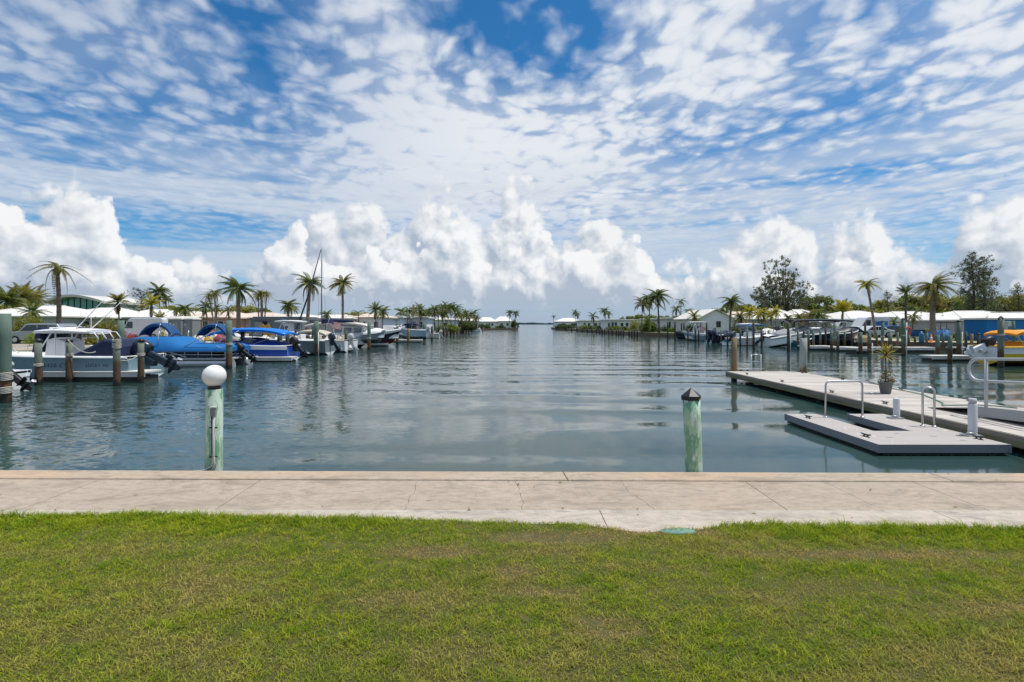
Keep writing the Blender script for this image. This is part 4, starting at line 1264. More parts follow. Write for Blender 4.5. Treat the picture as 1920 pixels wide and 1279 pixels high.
def window(parent, x0, x1, z0, z1, y, shutters=None):
    """a framed opening on a wall facing the camera side; y = wall face"""
    w = .06
    f = MB()
    for a, b, c, d in ((x0, x1, z0, z0 + w), (x0, x1, z1 - w, z1), (x0, x0 + w, z0 + w, z1 - w), (x1 - w, x1, z0 + w, z1 - w)):
        f.box(((a + b) / 2, y - .03, (c + d) / 2), (b - a, .10, d - c))
    o = f.build('window', TRIM, parent)
    p = MB(); p.box(((x0 + x1) / 2, y - .005, (z0 + z1) / 2), (x1 - x0 - 2 * w, .04, z1 - z0 - 2 * w)); p.build('pane', GLASS_D, o)
    if shutters:
        for a, b in ((x0 - .34, x0 - .02), (x1 + .02, x1 + .34)):
            s_ = MB(); s_.box(((a + b) / 2, y - .03, (z0 + z1) / 2), (b - a, .05, z1 - z0)); s_.build('shutter', shutters, parent)
    return o
def house(label, px0, px1, d, dep=9.0, eave=2.55, ridge=None, ridge_py=None, wall=WALL_W, roof=ROOF_W, kind='hip', wins=(), doors=(), over=.45, base=0.0, group=None, cat='house', inset=None):
    x0, x1 = wx(px0, d), wx(px1, d)
    W = x1 - x0
    rz = wz(ridge_py, d + dep * .4) if ridge_py else (ridge or eave + 1.6)
    o = thing('house', label, cat, ((x0 + x1) / 2, d, base), 0, group)
    h = eave - base
    m = MB(); m.box((0, dep / 2, h / 2), (W, dep, h))
    if kind == 'gable':
        m.extrude([(-W / 2, h), (W / 2, h), (0, rz - base - .12)], 'y', 0.0, dep)
    m.build('wall', wall, o)
    m = MB(); e = over; zr = rz - base
    X, Y0, Y1 = W / 2 + e, -e, dep + e
    t = .16
    if kind == 'hip':
        k = inset if inset is not None else min(W * .33, dep * .5)
        B_ = [(-X, Y0, h), (X, Y0, h), (X, Y1, h), (-X, Y1, h)]
        U = [(p[0], p[1], h + t) for p in B_] + [(-X + k + e, dep * .5, zr), (X - k - e, dep * .5, zr)]
        m.add(B_ + U, [(3, 2, 1, 0), (0, 1, 5, 4), (1, 2, 6, 5), (2, 3, 7, 6), (3, 0, 4, 7), (4, 5, 9, 8), (5, 6, 9), (6, 7, 8, 9), (7, 4, 8)])
    elif kind == 'gable':
        sl = (zr - h) / (W / 2)
        for sg in (-1, 1):
            a = [(0, zr + t), (sg * X, zr - sl * X + t), (sg * X, zr - sl * X), (0, zr)]
            m.extrude(a if sg > 0 else a[::-1], 'y', Y0, Y1)
    else:                                        # low, almost flat roof with a deep fascia
        m.box((0, dep / 2, h + .14), (W + 2 * e, dep + 2 * e, .28))
        m.box((0, dep / 2, h + .33), (W * .97, dep * .9, .10))
    rf = m.build('roof', roof, o)
    if kind == 'hip':
        q = MB(); q.tube([(-X + k + e, dep * .5, zr + .02), (X - k - e, dep * .5, zr + .02)], .07, 6)
        for p, s_ in (((-X, Y0, h + t), -1), ((X, Y0, h + t), 1)):
            q.tube([p, (s_ * (X - k - e), dep * .5, zr + .02)], .06, 6)
        q.build('ridge_cap', roof, rf)
    for (a, b, z0, z1) in wins:
        window(o, -W / 2 + W * a, -W / 2 + W * b, z0, z1, 0)
    for (a, b, hh, mt) in doors:
        q = MB(); q.box((-W / 2 + W * (a + b) / 2, -.03, hh / 2), (W * (b - a), .08, hh)); dd = q.build('door', mt, o)
        q = MB(); q.tube([(-W / 2 + W * (b - (b - a) * .15), -.08, 1.0), (-W / 2 + W * (b - (b - a) * .15), -.13, 1.0)], .03, 6); q.build('handle', ALU, dd)
    return o

# ------------------------------------------------------------------ vehicles
def vehicle(label, x, y, rz, L, W, H, prof, paint, cat='car', name='parked_car', win=(), wheel_r=.33, axles=(.18, .80), group=None):
    """prof: side outline as (x/L, z/H); win: list of side-window outlines; nose towards local -x"""
    o = thing(name, label, cat, (x, y, 0), rz, group)
    m = MB(); m.extrude([(p[0] * L - L / 2, p[1] * H) for p in prof], 'y', -W / 2, W / 2)
    b = m.build('body', paint, o, bevel=.07)
    for wpoly in win:
        for sy in (-1, 1):
            q = MB(); q.extrude([(p[0] * L - L / 2, p[1] * H) for p in wpoly], 'y', sy * (W / 2 - .03), sy * (W / 2 + .012)); q.build('side_window', GLASS_D, o)
    for a in axles:
        for sy in (-1, 1):
            q = MB(); c = (a * L - L / 2, sy * (W / 2 - .08), wheel_r)
            q.tube([(c[0], c[1] - .11, c[2]), (c[0], c[1] + .11, c[2])], wheel_r, 16)
            wl = q.build('wheel', TYRE, o)
            q = MB(); q.tube([(c[0], c[1] + sy * .08, c[2]), (c[0], c[1] + sy * .125, c[2])], wheel_r * .6, 10); q.build('rim', ALU, wl)
    for sy in (-1, 1):
        q = MB(); q.box((-L / 2 + .03, sy * W * .36, H * .45), (.10, .28, .14)); q.build('headlight', GLASS_B, o)
        q = MB(); q.box((L / 2 - .03, sy * W * .40, H * .48), (.10, .16, .22)); q.build('tail_light', RED, o)
    return o
SUV = [(0, .22), (0, .50), (.03, .56), (.22, .62), (.36, .97), (.42, 1.0), (.90, .99), (.99, .62), (1.0, .25), (.95, .18), (.03, .18)]
SUVW = [[(.27, .64), (.385, .92), (.55, .93), (.55, .64)], [(.57, .64), (.57, .93), (.74, .93), (.74, .64)], [(.76, .64), (.76, .92), (.88, .90), (.93, .66)]]
SEDAN = [(0, .28), (.01, .52), (.22, .62), (.36, .97), (.45, 1.0), (.68, .97), (.84, .68), (.98, .62), (1, .28), (.95, .2), (.03, .2)]
SEDW = [[(.28, .64), (.385, .92), (.53, .94), (.53, .64)], [(.55, .64), (.55, .94), (.67, .91), (.78, .66)]]
VAN = [(0, .18), (0, .36), (.03, .43), (.15, .52), (.27, .92), (.33, .99), (.96, 1.0), (1.0, .93), (1.0, .15), (.02, .15)]
VANW = [[(.18, .54), (.265, .82), (.36, .82), (.36, .54)]]
# ------------------------------------------------------------------ the two posts at the seawall
o = thing('lamp_post', 'short pale green timber post carrying a white globe lamp at the seawall', 'lamp', (-3.335, 5.735, -2.2))
mb = MB(); mb.tube([(0, 0, 0), (0.004, 0, 1.2), (-0.003, 0, 2.2), (0, 0, 3.075)], [.098, .094, .0905, .0875], 24); mb.build('post', PILE_PALE, o, bevel=0.004)
mb = MB(); mb.lathe([(.050, 3.07), (.064, 3.075), (.070, 3.10), (.052, 3.118)], 20); mb.build('lamp_fitter', BLACK, o)
m, t = new_mat('globe_acrylic')
b = t.n('ShaderNodeBsdfPrincipled'); b.inputs['Base Color'].default_value = (.80, .79, .78, 1); b.inputs['Roughness'].default_value = .32; b.inputs['Subsurface Weight'].default_value = .25; b.inputs['Subsurface Radius'].default_value = (.05, .05, .05)
finish(m, t, b)
mb = MB(); mb.lathe([(.122 * math.sin(a), -.122 * math.cos(a)) for a in [R(25) + (math.pi - R(25)) * k / 18 for k in range(18)]] + [(.0008, .122)], 36, (0, 0, 3.222)); mb.build('globe', m, o)
mb = MB(); mb.box((.045, -.098, 2.838), (.052, .035, .088)); jb = mb.build('junction_box', matte('grey_box', (.20, .19, .21), .5), o, bevel=.004)
mb = MB(); mb.box((.045, -.100, 2.886), (.066, .045, .010)); mb.build('box_lid', matte('light_grey_box', (.50, .50, .48), .5), jb)
mb = MB(); mb.tube([(.050, -.096, 2.80), (.050, -.096, 2.30), (.030, -.096, 2.24), (-.02, -.10, 2.205), (-.07, -.11, 2.19), (-.16, -.12, 2.185)], .0125, 8)
mb.tube([(.062, -.094, 2.34), (.060, -.094, 2.26), (.045, -.10, 2.21), (.02, -.10, 2.19)], .010, 8); mb.build('conduit', matte('pvc_conduit', (.42, .43, .41), .5), o)
for zz in (2.66, 2.34):
    mb = MB(); mb.box((.045, -.094, zz), (.085, .012, .014)); mb.build('conduit_clip', BLACK, o)
mb = MB(); mb.tube([(.030, -.096, 2.79), (.034, -.096, 2.36)], .007, 6); mb.build('cable', BLACK, o)
o = thing('mooring_post', 'pale green flaking post with a black pointed cap at the seawall', 'post', (1.992, 5.61, -2.2))
mb = MB(); mb.tube([(0.02, 0, 0), (.004, 0, 1.1), (0, .004, 2.2), (-.016, 0, 2.75), (-.028, 0, 2.985)], [.098, .096, .092, .0925, .093], 22); mb.build('shaft', PILE_PALE, o)
mb = MB(); mb.lathe([(.100, 2.972), (.108, 2.975), (.110, 3.018), (.102, 3.024), (.004, 3.104)], 6, (-.03, 0, 0), 0, False); mb.build('cap', BLACK, o, bevel=.003)

# ------------------------------------------------------------------ the long fixed dock
DK = matte('dock_boards', (0.52, 0.470, 0.415), .8, .14, 1.5, .002, stretch=(1.5, .8, 1), dirt=((.33, .29, .25), .75))
FAS = matte('weathered_fascia', (.245, .215, .175), .9, .35, 2.5, .01, stretch=(1, .5, 4), dirt=((.10, .11, .05), .7))
FASG = matte('algae_fascia', (.200, .185, .110), .9, .4, 3, .01, dirt=((.10, .13, .03), .9))
DARKW = matte('dark_dock_timber', (.035, .032, .026), .9, .3, 3)
def board_variation(m):
    nt = m.node_tree; b = next(n for n in nt.nodes if n.type == 'BSDF_PRINCIPLED'); old = b.inputs['Base Color'].links[0].from_socket
    oi = nt.nodes.new('ShaderNodeObjectInfo'); mr = nt.nodes.new('ShaderNodeMapRange'); mr.inputs[3].default_value = .80; mr.inputs[4].default_value = 1.08
    nt.links.new(oi.outputs['Random'], mr.inputs[0]); vm = nt.nodes.new('ShaderNodeVectorMath'); vm.operation = 'SCALE'
    nt.links.new(old, vm.inputs[0]); nt.links.new(mr.outputs[0], vm.inputs['Scale']); nt.links.new(vm.outputs[0], b.inputs['Base Color'])
board_variation(DK)
DX0, DX1, DY0, DY1 = 8.95, 11.80, 7.75, 21.3
dock = thing('dock', 'long grey fixed dock running out from the bank on the right', 'dock', (0, 0, 0))
# deck boards laid across, thin joints; a skew far end
nb = 82
bl = (DY1 - DY0) / nb
base_me = {}
for k in range(nb):
    y0 = DY0 + k * bl
    mb = MB(); mb.box(((DX0 + DX1) / 2, y0 + bl / 2, DECK - .02), (DX1 - DX0, bl - .008, .04))
    if 'b' not in base_me:
        q = MB(); q.box((0, 0, 0), (DX1 - DX0, bl - .008, .04)); base_me['b'] = q.mesh('deck_board', DK)
    put('deck_board', base_me['b'], dock, ((DX0 + DX1) / 2, y0 + bl / 2, DECK - .02 + random.uniform(-.0012, .0012)))
for (xx, nm) in ((DX0 - .022, 0), (DX1 + .022, 1)):
    for zz, hh, mt in ((DECK - .060, .10, FAS), (DECK - .163, .10, FASG if xx < 10 else FAS)):
        for y0, y1 in ((DY0, 12.4), (12.4, 16.8), (16.8, DY1)):
            mb = MB(); mb.box((xx, (y0 + y1) / 2, zz), (.042, y1 - y0 - .008, hh)); mb.build('fascia_board', mt, dock)
for yy in (DY0 - .024, DY1 + .024):
    mb = MB(); mb.box(((DX0 + DX1) / 2, yy, DECK - .11), (DX1 - DX0 + .09, .045, .20)); mb.build('end_board', FAS, dock)
for y in np.arange(DY0 + .4, DY1, 1.55):
    mb = MB(); mb.box(((DX0 + DX1) / 2, float(y), DECK - .13), (DX1 - DX0 - .02, .12, .18)); mb.build('joist', DARKW, dock)
for y in np.arange(DY0 + .6, DY1, 2.3):
    for x in (DX0 + .25, DX1 - .25):
        mb = MB(); mb.tube([(x, float(y), -2.2), (x, float(y), DECK - .30)], .14, 10); mb.build('leg', DARKW, dock)
def cleat(x, y, z, rz=R(90), parent=None, sc=1.0):
    o = thing('cleat', None, None, (x, y, z), rz)
    del_keys = [k for k in o.keys()]
    o.parent = parent
    mb = MB(); mb.tube([(-.13 * sc, 0, .065 * sc), (-.05 * sc, 0, .05 * sc), (.05 * sc, 0, .05 * sc), (.13 * sc, 0, .065 * sc)], [.010, .016, .016, .010], 8)
    mb.tube([(-.045 * sc, 0, 0), (-.045 * sc, 0, .05 * sc)], .014, 8); mb.tube([(.045 * sc, 0, 0), (.045 * sc, 0, .05 * sc)], .014, 8); mb.box((0, 0, .005), (.16 * sc, .05, .010))
    me = mb.mesh('cleat', matte('cleat_metal', (.06, .06, .065), .4, .2, 8, metal=.6))
    bpy.data.objects.remove(o)
    c = put('cleat', me, parent, (x, y, z), rz)
    return c
for x, y in ((9.18, 20.0), (9.18, 17.4), (9.18, 14.7), (9.18, 12.6), (11.62, 20.5), (11.62, 18.0), (11.62, 15.3), (11.62, 13.0)):
    cleat(x, y, DECK, R(90), dock, .92)
pile_at('round brown timber pile at the outer left corner of the long dock', 9.33, 21.5, 1.02, .115, PILE_BROWN, cat='piling')
pile_at('pale grey green pile against the far right side of the long dock', 11.98, 21.05, 1.02, .14, PILE_WHITE, cat='piling')
# boarding ladder at the outer end
lad = thing('dock_ladder', 'thin metal boarding ladder standing at the outer end of the dock', 'ladder', (10.12, DY1 - .12, DECK))
for sx in (-.20, .20):
    mb = MB(); mb.tube([(sx, .05, -.9), (sx, .05, .70)], .022, 8); mb.build('stile', ALU, lad)
for z in (-.6, -.3, .05, .42, .70):
    mb = MB(); mb.tube([(-.20, .05, z), (.20, .05, z)], .020, 8); mb.build('rung', ALU, lad)

# ------------------------------------------------------------------ floating kayak launch
FT = matte('float_deck', (.405, .370, .340), .75, .10, 1.4, .002, stretch=(.8, 1.8, 1), dirt=((.34, .30, .27), .6))
FSD = matte('float_side', (.225, .235, .255), .6, .10, 2)
FZ = -0.50
fl = thing('floating_platform', 'low grey U shaped floating launch platform beside the long dock', 'floating dock', (0, 0, 0))
X0, X1, X2, X3, Y0, Y1, Y2 = 6.40, 7.12, 7.86, 8.70, 8.93, 10.08, 12.0
for nm, x0, x1, y0, y1 in (('deck_panel', X0, X3, Y0, Y1), ('deck_panel', X0, X1, Y1, Y2), ('deck_panel', X2, X3, Y1, Y2)):
    mb = MB(); mb.box(((x0 + x1) / 2, (y0 + y1) / 2, FZ - .012), (x1 - x0 - .006, y1 - y0 - .006, .024)); mb.build(nm, FT, fl)
    mb = MB(); mb.box(((x0 + x1) / 2, (y0 + y1) / 2, FZ - .21), (x1 - x0 - .22, y1 - y0 - .22, .34)); mb.build('float_block', BLACK, fl)
for a, b in (((X0, Y0), (X3, Y0)), ((X3, Y0), (X3, Y2)), ((X3, Y2), (X2, Y2)), ((X2, Y2), (X2, Y1)), ((X2, Y1), (X1, Y1)), ((X1, Y1), (X1, Y2)), ((X1, Y2), (X0, Y2)), ((X0, Y2), (X0, Y0))):
    d_ = Vector((b[0] - a[0], b[1] - a[1], 0)); c = Vector(((a[0] + b[0]) / 2, (a[1] + b[1]) / 2, FZ - .073))
    inn = Vector((-d_.y, d_.x, 0)).normalized() * .013
    mb = MB(); mb.box(c + inn, (d_.length - .05, .026, .145), rz=math.atan2(d_.y, d_.x)); mb.build('side_board', FSD, fl)
mb = MB()
for x, y in ((X0 + .015, Y0 + .015), (X3 - .015, Y0 + .015), (X3 - .015, Y2 - .015), (X2 + .015, Y2 - .015), (X1 - .015, Y2 - .015), (X0 + .015, Y2 - .015), (X1 - .0, Y1 + .0), (X2 + .0, Y1 + .0)):
    mb.box((x, y, FZ - .073), (.05, .05, .147))
mb.build('corner_bracket', FSD, fl)
mb = MB()
for k in range(60):
    x = X0 + .1 + (X3 - X0 - .2) * k / 59
    mb.box((x, Y0 + .03, FZ - .165), (.03, .04, random.uniform(.03, .07)))
    y = Y0 + .1 + (Y2 - Y0 - .2) * k / 59
    mb.box((X0 + .03, y, FZ - .165), (.04, .04, random.uniform(.03, .08)))
tag(mb.build('weed_fringe', matte('weed', (.02, .024, .012), .8), fl), kind='stuff')
for x, y in ((6.62, 11.45), (6.60, 9.55), (8.52, 9.35)):
    cleat(x, y, FZ, R(100), fl, .85)
for x, y, ry in ((7.0, 9.5, .05), (7.9, 9.6, .04), (8.15, 9.25, .05), (7.4, 9.85, .04)):
    mb = MB(); mb.box((x, y, FZ + .002), (.10, .045, .006)); mb.build('deck_plate', ALU, fl)
def hoop(label, pts, r, mat, name='grab_rail', cat='rail', feet=True):
    c = Vector(pts[0]); o = thing(name, label, cat, c)
    q = [Vector(p) - c for p in pts]
    mb = MB(); mb.tube(q, r, 10); mb.build('tube', mat, o)
    if feet:
        for p in (q[0], q[-1]):
            mb = MB(); mb.lathe([(r * 2.2, 0), (r * 2.2, .012), (r * 1.15, .03)], 12, p); mb.build('foot_plate', mat, o)
    return o
def arch(a, b, top, rad, n=6):
    a, b = Vector(a), Vector(b); d_ = (b - a).normalized(); pts = [a]
    for k in range(n + 1):
        t = math.pi / 2 * k / n; pts.append(Vector((a.x, a.y, top)) + d_ * rad * (1 - math.cos(t)) - Vector((0, 0, rad * (1 - math.sin(t)))))
    for k in range(n + 1):
        t = math.pi / 2 * (1 - k / n); pts.append(Vector((b.x, b.y, top)) - d_ * rad * (1 - math.cos(t)) - Vector((0, 0, rad * (1 - math.sin(t)))))
    return pts + [b]
hoop('wide grey grab rail bridging the slot of the launch platform', arch((7.075, 11.55, FZ), (7.925, 11.58, FZ), .315, .10), .021, ALU)
hoop('narrow grey hoop handle at the right edge of the launch platform', arch((8.47, 10.56, FZ), (8.63, 10.46, FZ), .30, .08), .021, ALU)
PVC = matte('white_pile_sleeve', (.62, .62, .62), .5, .05, 2)
o = thing('pile_sleeve', 'shorter white round pile sleeve between the platform and the dock', 'piling', (8.60, 11.45, -2.2))
mb = MB(); mb.tube([(0, 0, 0), (0, 0, 2.14)], .066, 18); mb.build('sleeve', PVC, o, bevel=.006)
mb = MB(); mb.box((-.05, -.03, 1.715), (.26, .20, .02)); mb.tube([(-.15, -.06, 1.73), (-.15, -.06, 1.76), (-.05, -.11, 1.76)], .018, 6); mb.build('guide_ring', ALU, o)
o = thing('pile_sleeve', 'taller white round pile sleeve at the near right end of the platform', 'piling', (8.69, 9.66, -2.2))
mb = MB(); mb.tube([(0, 0, 0), (0, 0, 2.30)], .072, 18); mb.build('sleeve', PVC, o, bevel=.006)
mb = MB(); mb.tube([(0, 0, 2.30), (0, 0, 2.40)], .060, 18); mb.build('top_collar', matte('grey_white_pvc', (.50, .50, .51), .5), o)
mb = MB(); mb.box((-.05, -.03, 1.715), (.28, .20, .02)); mb.tube([(-.16, -.06, 1.73), (-.16, -.06, 1.76), (-.05, -.11, 1.76)], .018, 6); mb.build('guide_ring', ALU, o)
# ------------------------------------------------------------------ gangway from the bank down to the dock
gw = thing('gangway', 'grey metal gangway with tube handrails sloping down onto the dock', 'gangway', (9.88, 10.8, DECK))
GS = .065                                                # slope towards the bank
mb = MB(); y0, y1 = 0, -4.9
W_ = 1.25
def gz(y): return .205 + GS * (-y)
mb.add([(0, 0, gz(0)), (W_, 0, gz(0)), (W_, y1, gz(y1)), (0, y1, gz(y1))], [(3, 2, 1, 0)])
mb.add([(0, 0, gz(0) - .02), (W_, 0, gz(0) - .02), (W_, y1, gz(y1) - .02), (0, y1, gz(y1) - .02)], [(0, 1, 2, 3)]); mb.build('walking_deck', FT, gw)
for x in (-.02, W_ + .02):
    mb = MB(); mb.extrude([(0.02, gz(0) + .02), (y1, gz(y1) + .02), (y1, gz(y1) - .19), (0.02, gz(0) - .19)], 'x', x - .02, x + .02); mb.build('side_beam', matte('gangway_side', (.36, .365, .37), .55, .1, 2), gw)
mb = MB(); mb.add([(-.02, .02, gz(0) - .005), (W_, .02, gz(0) - .005), (W_ - .1, 1.22, .012), (-.13, 1.22, .012), (-.02, .02, gz(0) - .03), (W_, .02, gz(0) - .03), (W_ - .1, 1.22, .002), (-.13, 1.22, .002)], [(0, 1, 2, 3), (7, 6, 5, 4), (0, 3, 7, 4), (1, 5, 6, 2), (2, 6, 7, 3)]); mb.build('flap', FT, gw)
for x in (0, W_):
    mb = MB()
    T, B2 = 1.02, .56
    hy = 0.15
    rr_ = (T - B2) / 2
    pts = [(x, y1, gz(y1) + T), (x, -.2, gz(-.2) + T)]
    for k in range(9):
        a = math.pi / 2 - math.pi * k / 8
        pts.append((x, hy - .1 + rr_ * 1.0 * math.cos(a), gz(0) + (T + B2) / 2 + rr_ * math.sin(a)))
    pts += [(x, -.2, gz(-.2) + B2), (x, y1, gz(y1) + B2)]
    mb.tube(pts, .030, 10); mb.build('handrail', ALU_DULL, gw)
    for yy in (-.13, -1.75, -3.4):
        mb = MB(); mb.tube([(x, yy, gz(yy) - .1), (x, yy, gz(yy) + T)], .032, 10); mb.build('rail_post', ALU_DULL, gw)
# ------------------------------------------------------------------ planter and hose on the dock
pl = thing('planter', 'tapered grey pot with a spiky yellow green plant on the dock', 'potted plant', (10.58, 14.5, DECK))
pl.scale = (1.06, 1.06, 1.06)
mb = MB(); mb.lathe([(.110, 0), (.120, .02), (.165, .285), (.178, .29), (.178, .315), (.155, .315), (.150, .27), (.01, .265)], 24); mb.build('pot', matte('grey_pot', (.135, .145, .140), .7, .15, 8), pl)
SPK = leafy('spiky_leaf', (.17, .16, .03), (.36, .30, .07), ((.30, .12, .05), .95), scale=3)
LOWP = leafy('low_pot_leaf', (.07, .10, .03), (.20, .20, .05), ((.25, .08, .05), .9), scale=6)
r_ = random.Random(3)
mb = MB(); mb.tube([(0, 0, .27), (.01, 0, .6), (0, .01, 1.10)], [.020, .017, .014], 8); mb.build('stem', matte('pot_stem', (.16, .12, .07), .9), pl)
for k in range(46):
    az = k * 2.4; el = R(-38 + 128 * (k / 46)); ln = r_.uniform(.32, .46) * (1.0 if k < 30 else .75)
    q = MB(); n = 4; rows = []
    for j in range(n + 1):
        t = j / n; w_ = .026 * (1 - t) ** .8 + .001
        rows.append([(ln * t, -w_, -.10 * ln * t * t), (ln * t, 0, -.10 * ln * t * t + .006), (ln * t, w_, -.10 * ln * t * t)])
    q.loft(rows, 0, False)
    c = q.build('leaf', SPK, pl, (0, 0, 1.00 + .10 * k / 46)); c.rotation_euler = (0, -el, az)
foliage('low_foliage', [(.06, .02, .42, .20, .18, .17), (-.08, -.03, .38, .15, .15, .12), (.02, -.06, .55, .10, .10, .16), (.10, -.05, .36, .12, .12, .10), (-.02, .05, .62, .07, .07, .12)], 2200, .045, LOWP, pl, 5, aspect=.3)
hs = [at(1689, 712, .05), (11.55, 15.9, DECK + .02), (11.4, 14.4, DECK + .02), (11.05, 13.5, DECK + .02), (10.6, 12.6, DECK + .02), (10.3, 12.2, DECK + .03), (10.1, 11.0, DECK + .22), (10.15, 10.2, DECK + .28)]
hs[0] = (11.8, 16.4, DECK + .02)
hp = []
for i in range(len(hs) - 1):
    for k in range(6):
        t = k / 6
        p0, p1, p2, p3 = [Vector(hs[min(max(i + q, 0), len(hs) - 1)]) for q in (-1, 0, 1, 2)]
        hp.append(.5 * ((2 * p1) + (-p0 + p2) * t + (2 * p0 - 5 * p1 + 4 * p2 - p3) * t * t + (-p0 + 3 * p1 - 3 * p2 + p3) * t ** 3))
c0 = hp[0].copy()
mb = MB(); mb.tube([p - c0 for p in hp], .013, 6); o = mb.build('garden_hose', matte('green_hose', (.06, .24, .17), .5), None, c0); tag(o, 'thin green garden hose lying along the long dock', 'hose')

r_ = random.Random(12); mb = MB()
for k in range(70):
    if k < 42: x, y, z = r_.uniform(DX0 + .05, DX1 - .05), r_.uniform(9.5, 21.2), DECK + .0015
    else: x, y, z = r_.choice((r_.uniform(X0 + .05, X1 - .05), r_.uniform(X2 + .05, X3 - .05))), r_.uniform(Y0 + .05, Y2 - .05), FZ + .0015
    n = 7; R0 = r_.uniform(.008, .035)
    mb.add([(x + R0 * r_.uniform(.5, 1.3) * math.cos(2 * math.pi * i / n), y + R0 * r_.uniform(.5, 1.5) * math.sin(2 * math.pi * i / n), z) for i in range(n)], [tuple(range(n))])
tag(mb.build('bird_droppings', matte('droppings', (.66, .65, .60), .9, .2, 30)), kind='stuff')
# ------------------------------------------------------------------ far ground: banks, seawalls, far shore
LAWN_FAR = matte('far_lawn', (.085, .120, .030), .95, .35, .5, 0, dirt=((.20, .16, .08), .6))
SAND = matte('sandy_paving', (.46, .37, .26), .9, .16, .7, 0, dirt=((.30, .23, .16), .5))
SEAW = matte('bank_seawall', (.165, .120, .085), .9, .3, .8, .02, stretch=(1, 1, 3), dirt=((.06, .05, .04), .8))
def bank(name, edge, inland, pave_w, mat=LAWN_FAR):
    """ground block: edge = waterline from near to far, inland = closing points"""
    poly = edge + inland
    m = MB(); m.prism(poly if sum((poly[i][0] * poly[(i + 1) % len(poly)][1] - poly[(i + 1) % len(poly)][0] * poly[i][1]) for i in range(len(poly))) > 0 else poly[::-1], -2.6, -0.02)
    tag(m.build(name, [mat]), kind='structure')
def strip(name, pts, w0, w1, z0, z1, mat, kind='structure'):
    """band along a line of points, from offset w0 to w1 on the left-hand side of travel"""
    m = MB(); A, B = [], []
    for i, p in enumerate(pts):
        a, b = Vector((*pts[max(i - 1, 0)], 0)), Vector((*pts[min(i + 1, len(pts) - 1)], 0))
        n = (b - a).normalized(); n = Vector((-n.y, n.x, 0))
        A.append(Vector((*p, 0)) + n * w0); B.append(Vector((*p, 0)) + n * w1)
    rows = [[(a.x, a.y, z0), (a.x, a.y, z1), (b.x, b.y, z1), (b.x, b.y, z0)] for a, b in zip(A, B)]
    m.loft(rows, 0, False, True, True)
    return tag(m.build(name, mat), kind=kind)
LEFT = [(-24.0, 5.2), (-23.5, 30), (-22.5, 60), (-21.5, 90), (-16.0, 112), (-13.6, 135), (-12.0, 186), (-11.0, 201), (2.3, 206), (3.0, 245)]
RIGHT = [(72, 36), (46, 40), (35.5, 46), (37, 58), (37.5, 70), (31.5, 84), (25.8, 96), (22.3, 150), (18.6, 240), (21, 275)]
bank('left_bank', LEFT, [(-60, 300), (-500, 330), (-500, 5.2)], 6)
bank('right_bank', RIGHT, [(60, 330), (600, 330), (600, 30), (90, 5.2), (72, 5.2)], 6)
strip('seawall', LEFT, -.06, .40, -2.6, .02, SEAW)
strip('seawall', RIGHT, .06, -.40, -2.6, .02, SEAW)
strip('path', LEFT[:5], .40, 3.2, -.02, .004, SAND)
strip('driveway', LEFT[:4], 6.5, 17, -.02, .002, matte('pale_drive', (.36, .30, .23), .9, .2, .5))
strip('path', RIGHT[:6], -.40, -5.5, -.02, .004, SAND)
strip('driveway', RIGHT[1:5], -15, -22, -.02, .002, matte('pale_drive', (.36, .30, .23), .9, .2, .5))
# thin wooded shore across the bay
m = MB(); r_ = random.Random(5)
xs_ = [i * 26 - 2600 for i in range(201)]
hh = [r_.uniform(9, 15) * (0.75 + .4 * math.sin(i * .11) ** 2) for i in range(201)]
m.loft([[(x, 3150, -1), (x, 3150, h * .75), (x, 3170, h), (x, 3400, h * .8), (x, 3420, -1)] for x, h in zip(xs_, hh)], 0, False)
tag(m.build('wooded_shore', matte('hazed_trees', (.105, .150, .170), .95, .2, .02)), kind='structure')  # the haze of distance is put into this blue-grey tree colour
# low hill-like rise seen between the trees on the right
m = MB(); rows = []
for i in range(17):
    u = i / 16; x = wx(1560, 620) + (wx(1690, 620) - wx(1560, 620)) * u
    h = 24 * math.sin(math.pi * u) ** .8 + 2 * math.sin(u * 17) * math.sin(math.pi * u)
    rows.append([(x, 600, -1), (x, 612, h * .7), (x, 628, h), (x, 660, h * .6), (x, 680, -1)])
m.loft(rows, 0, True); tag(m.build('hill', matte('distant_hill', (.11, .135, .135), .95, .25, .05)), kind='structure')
# =================================================================== LEFT BANK
PI = math.pi
ORD = ['leftmost', 'second from the left', 'third from the left', 'fourth from the left', 'fifth from the left', 'sixth from the left', 'seventh from the left', 'eighth from the left', 'ninth from the left', 'tenth from the left', 'eleventh from the left', 'twelfth from the left', 'thirteenth from the left', 'fourteenth from the left']
def nth(i, n):
    """place words for item i of n counted from either end"""
    if i == n - 1: return 'rightmost'
    if n % 2 and i == n // 2 and n > 3: return 'middle'
    return ORD[i] if i < (n + 1) // 2 else ORD[n - 1 - i].replace('left', 'right')
def dw(y): return (CAM_Z - WATER) * F / (y - HY)      # distance at which the waterline shows at photo row y
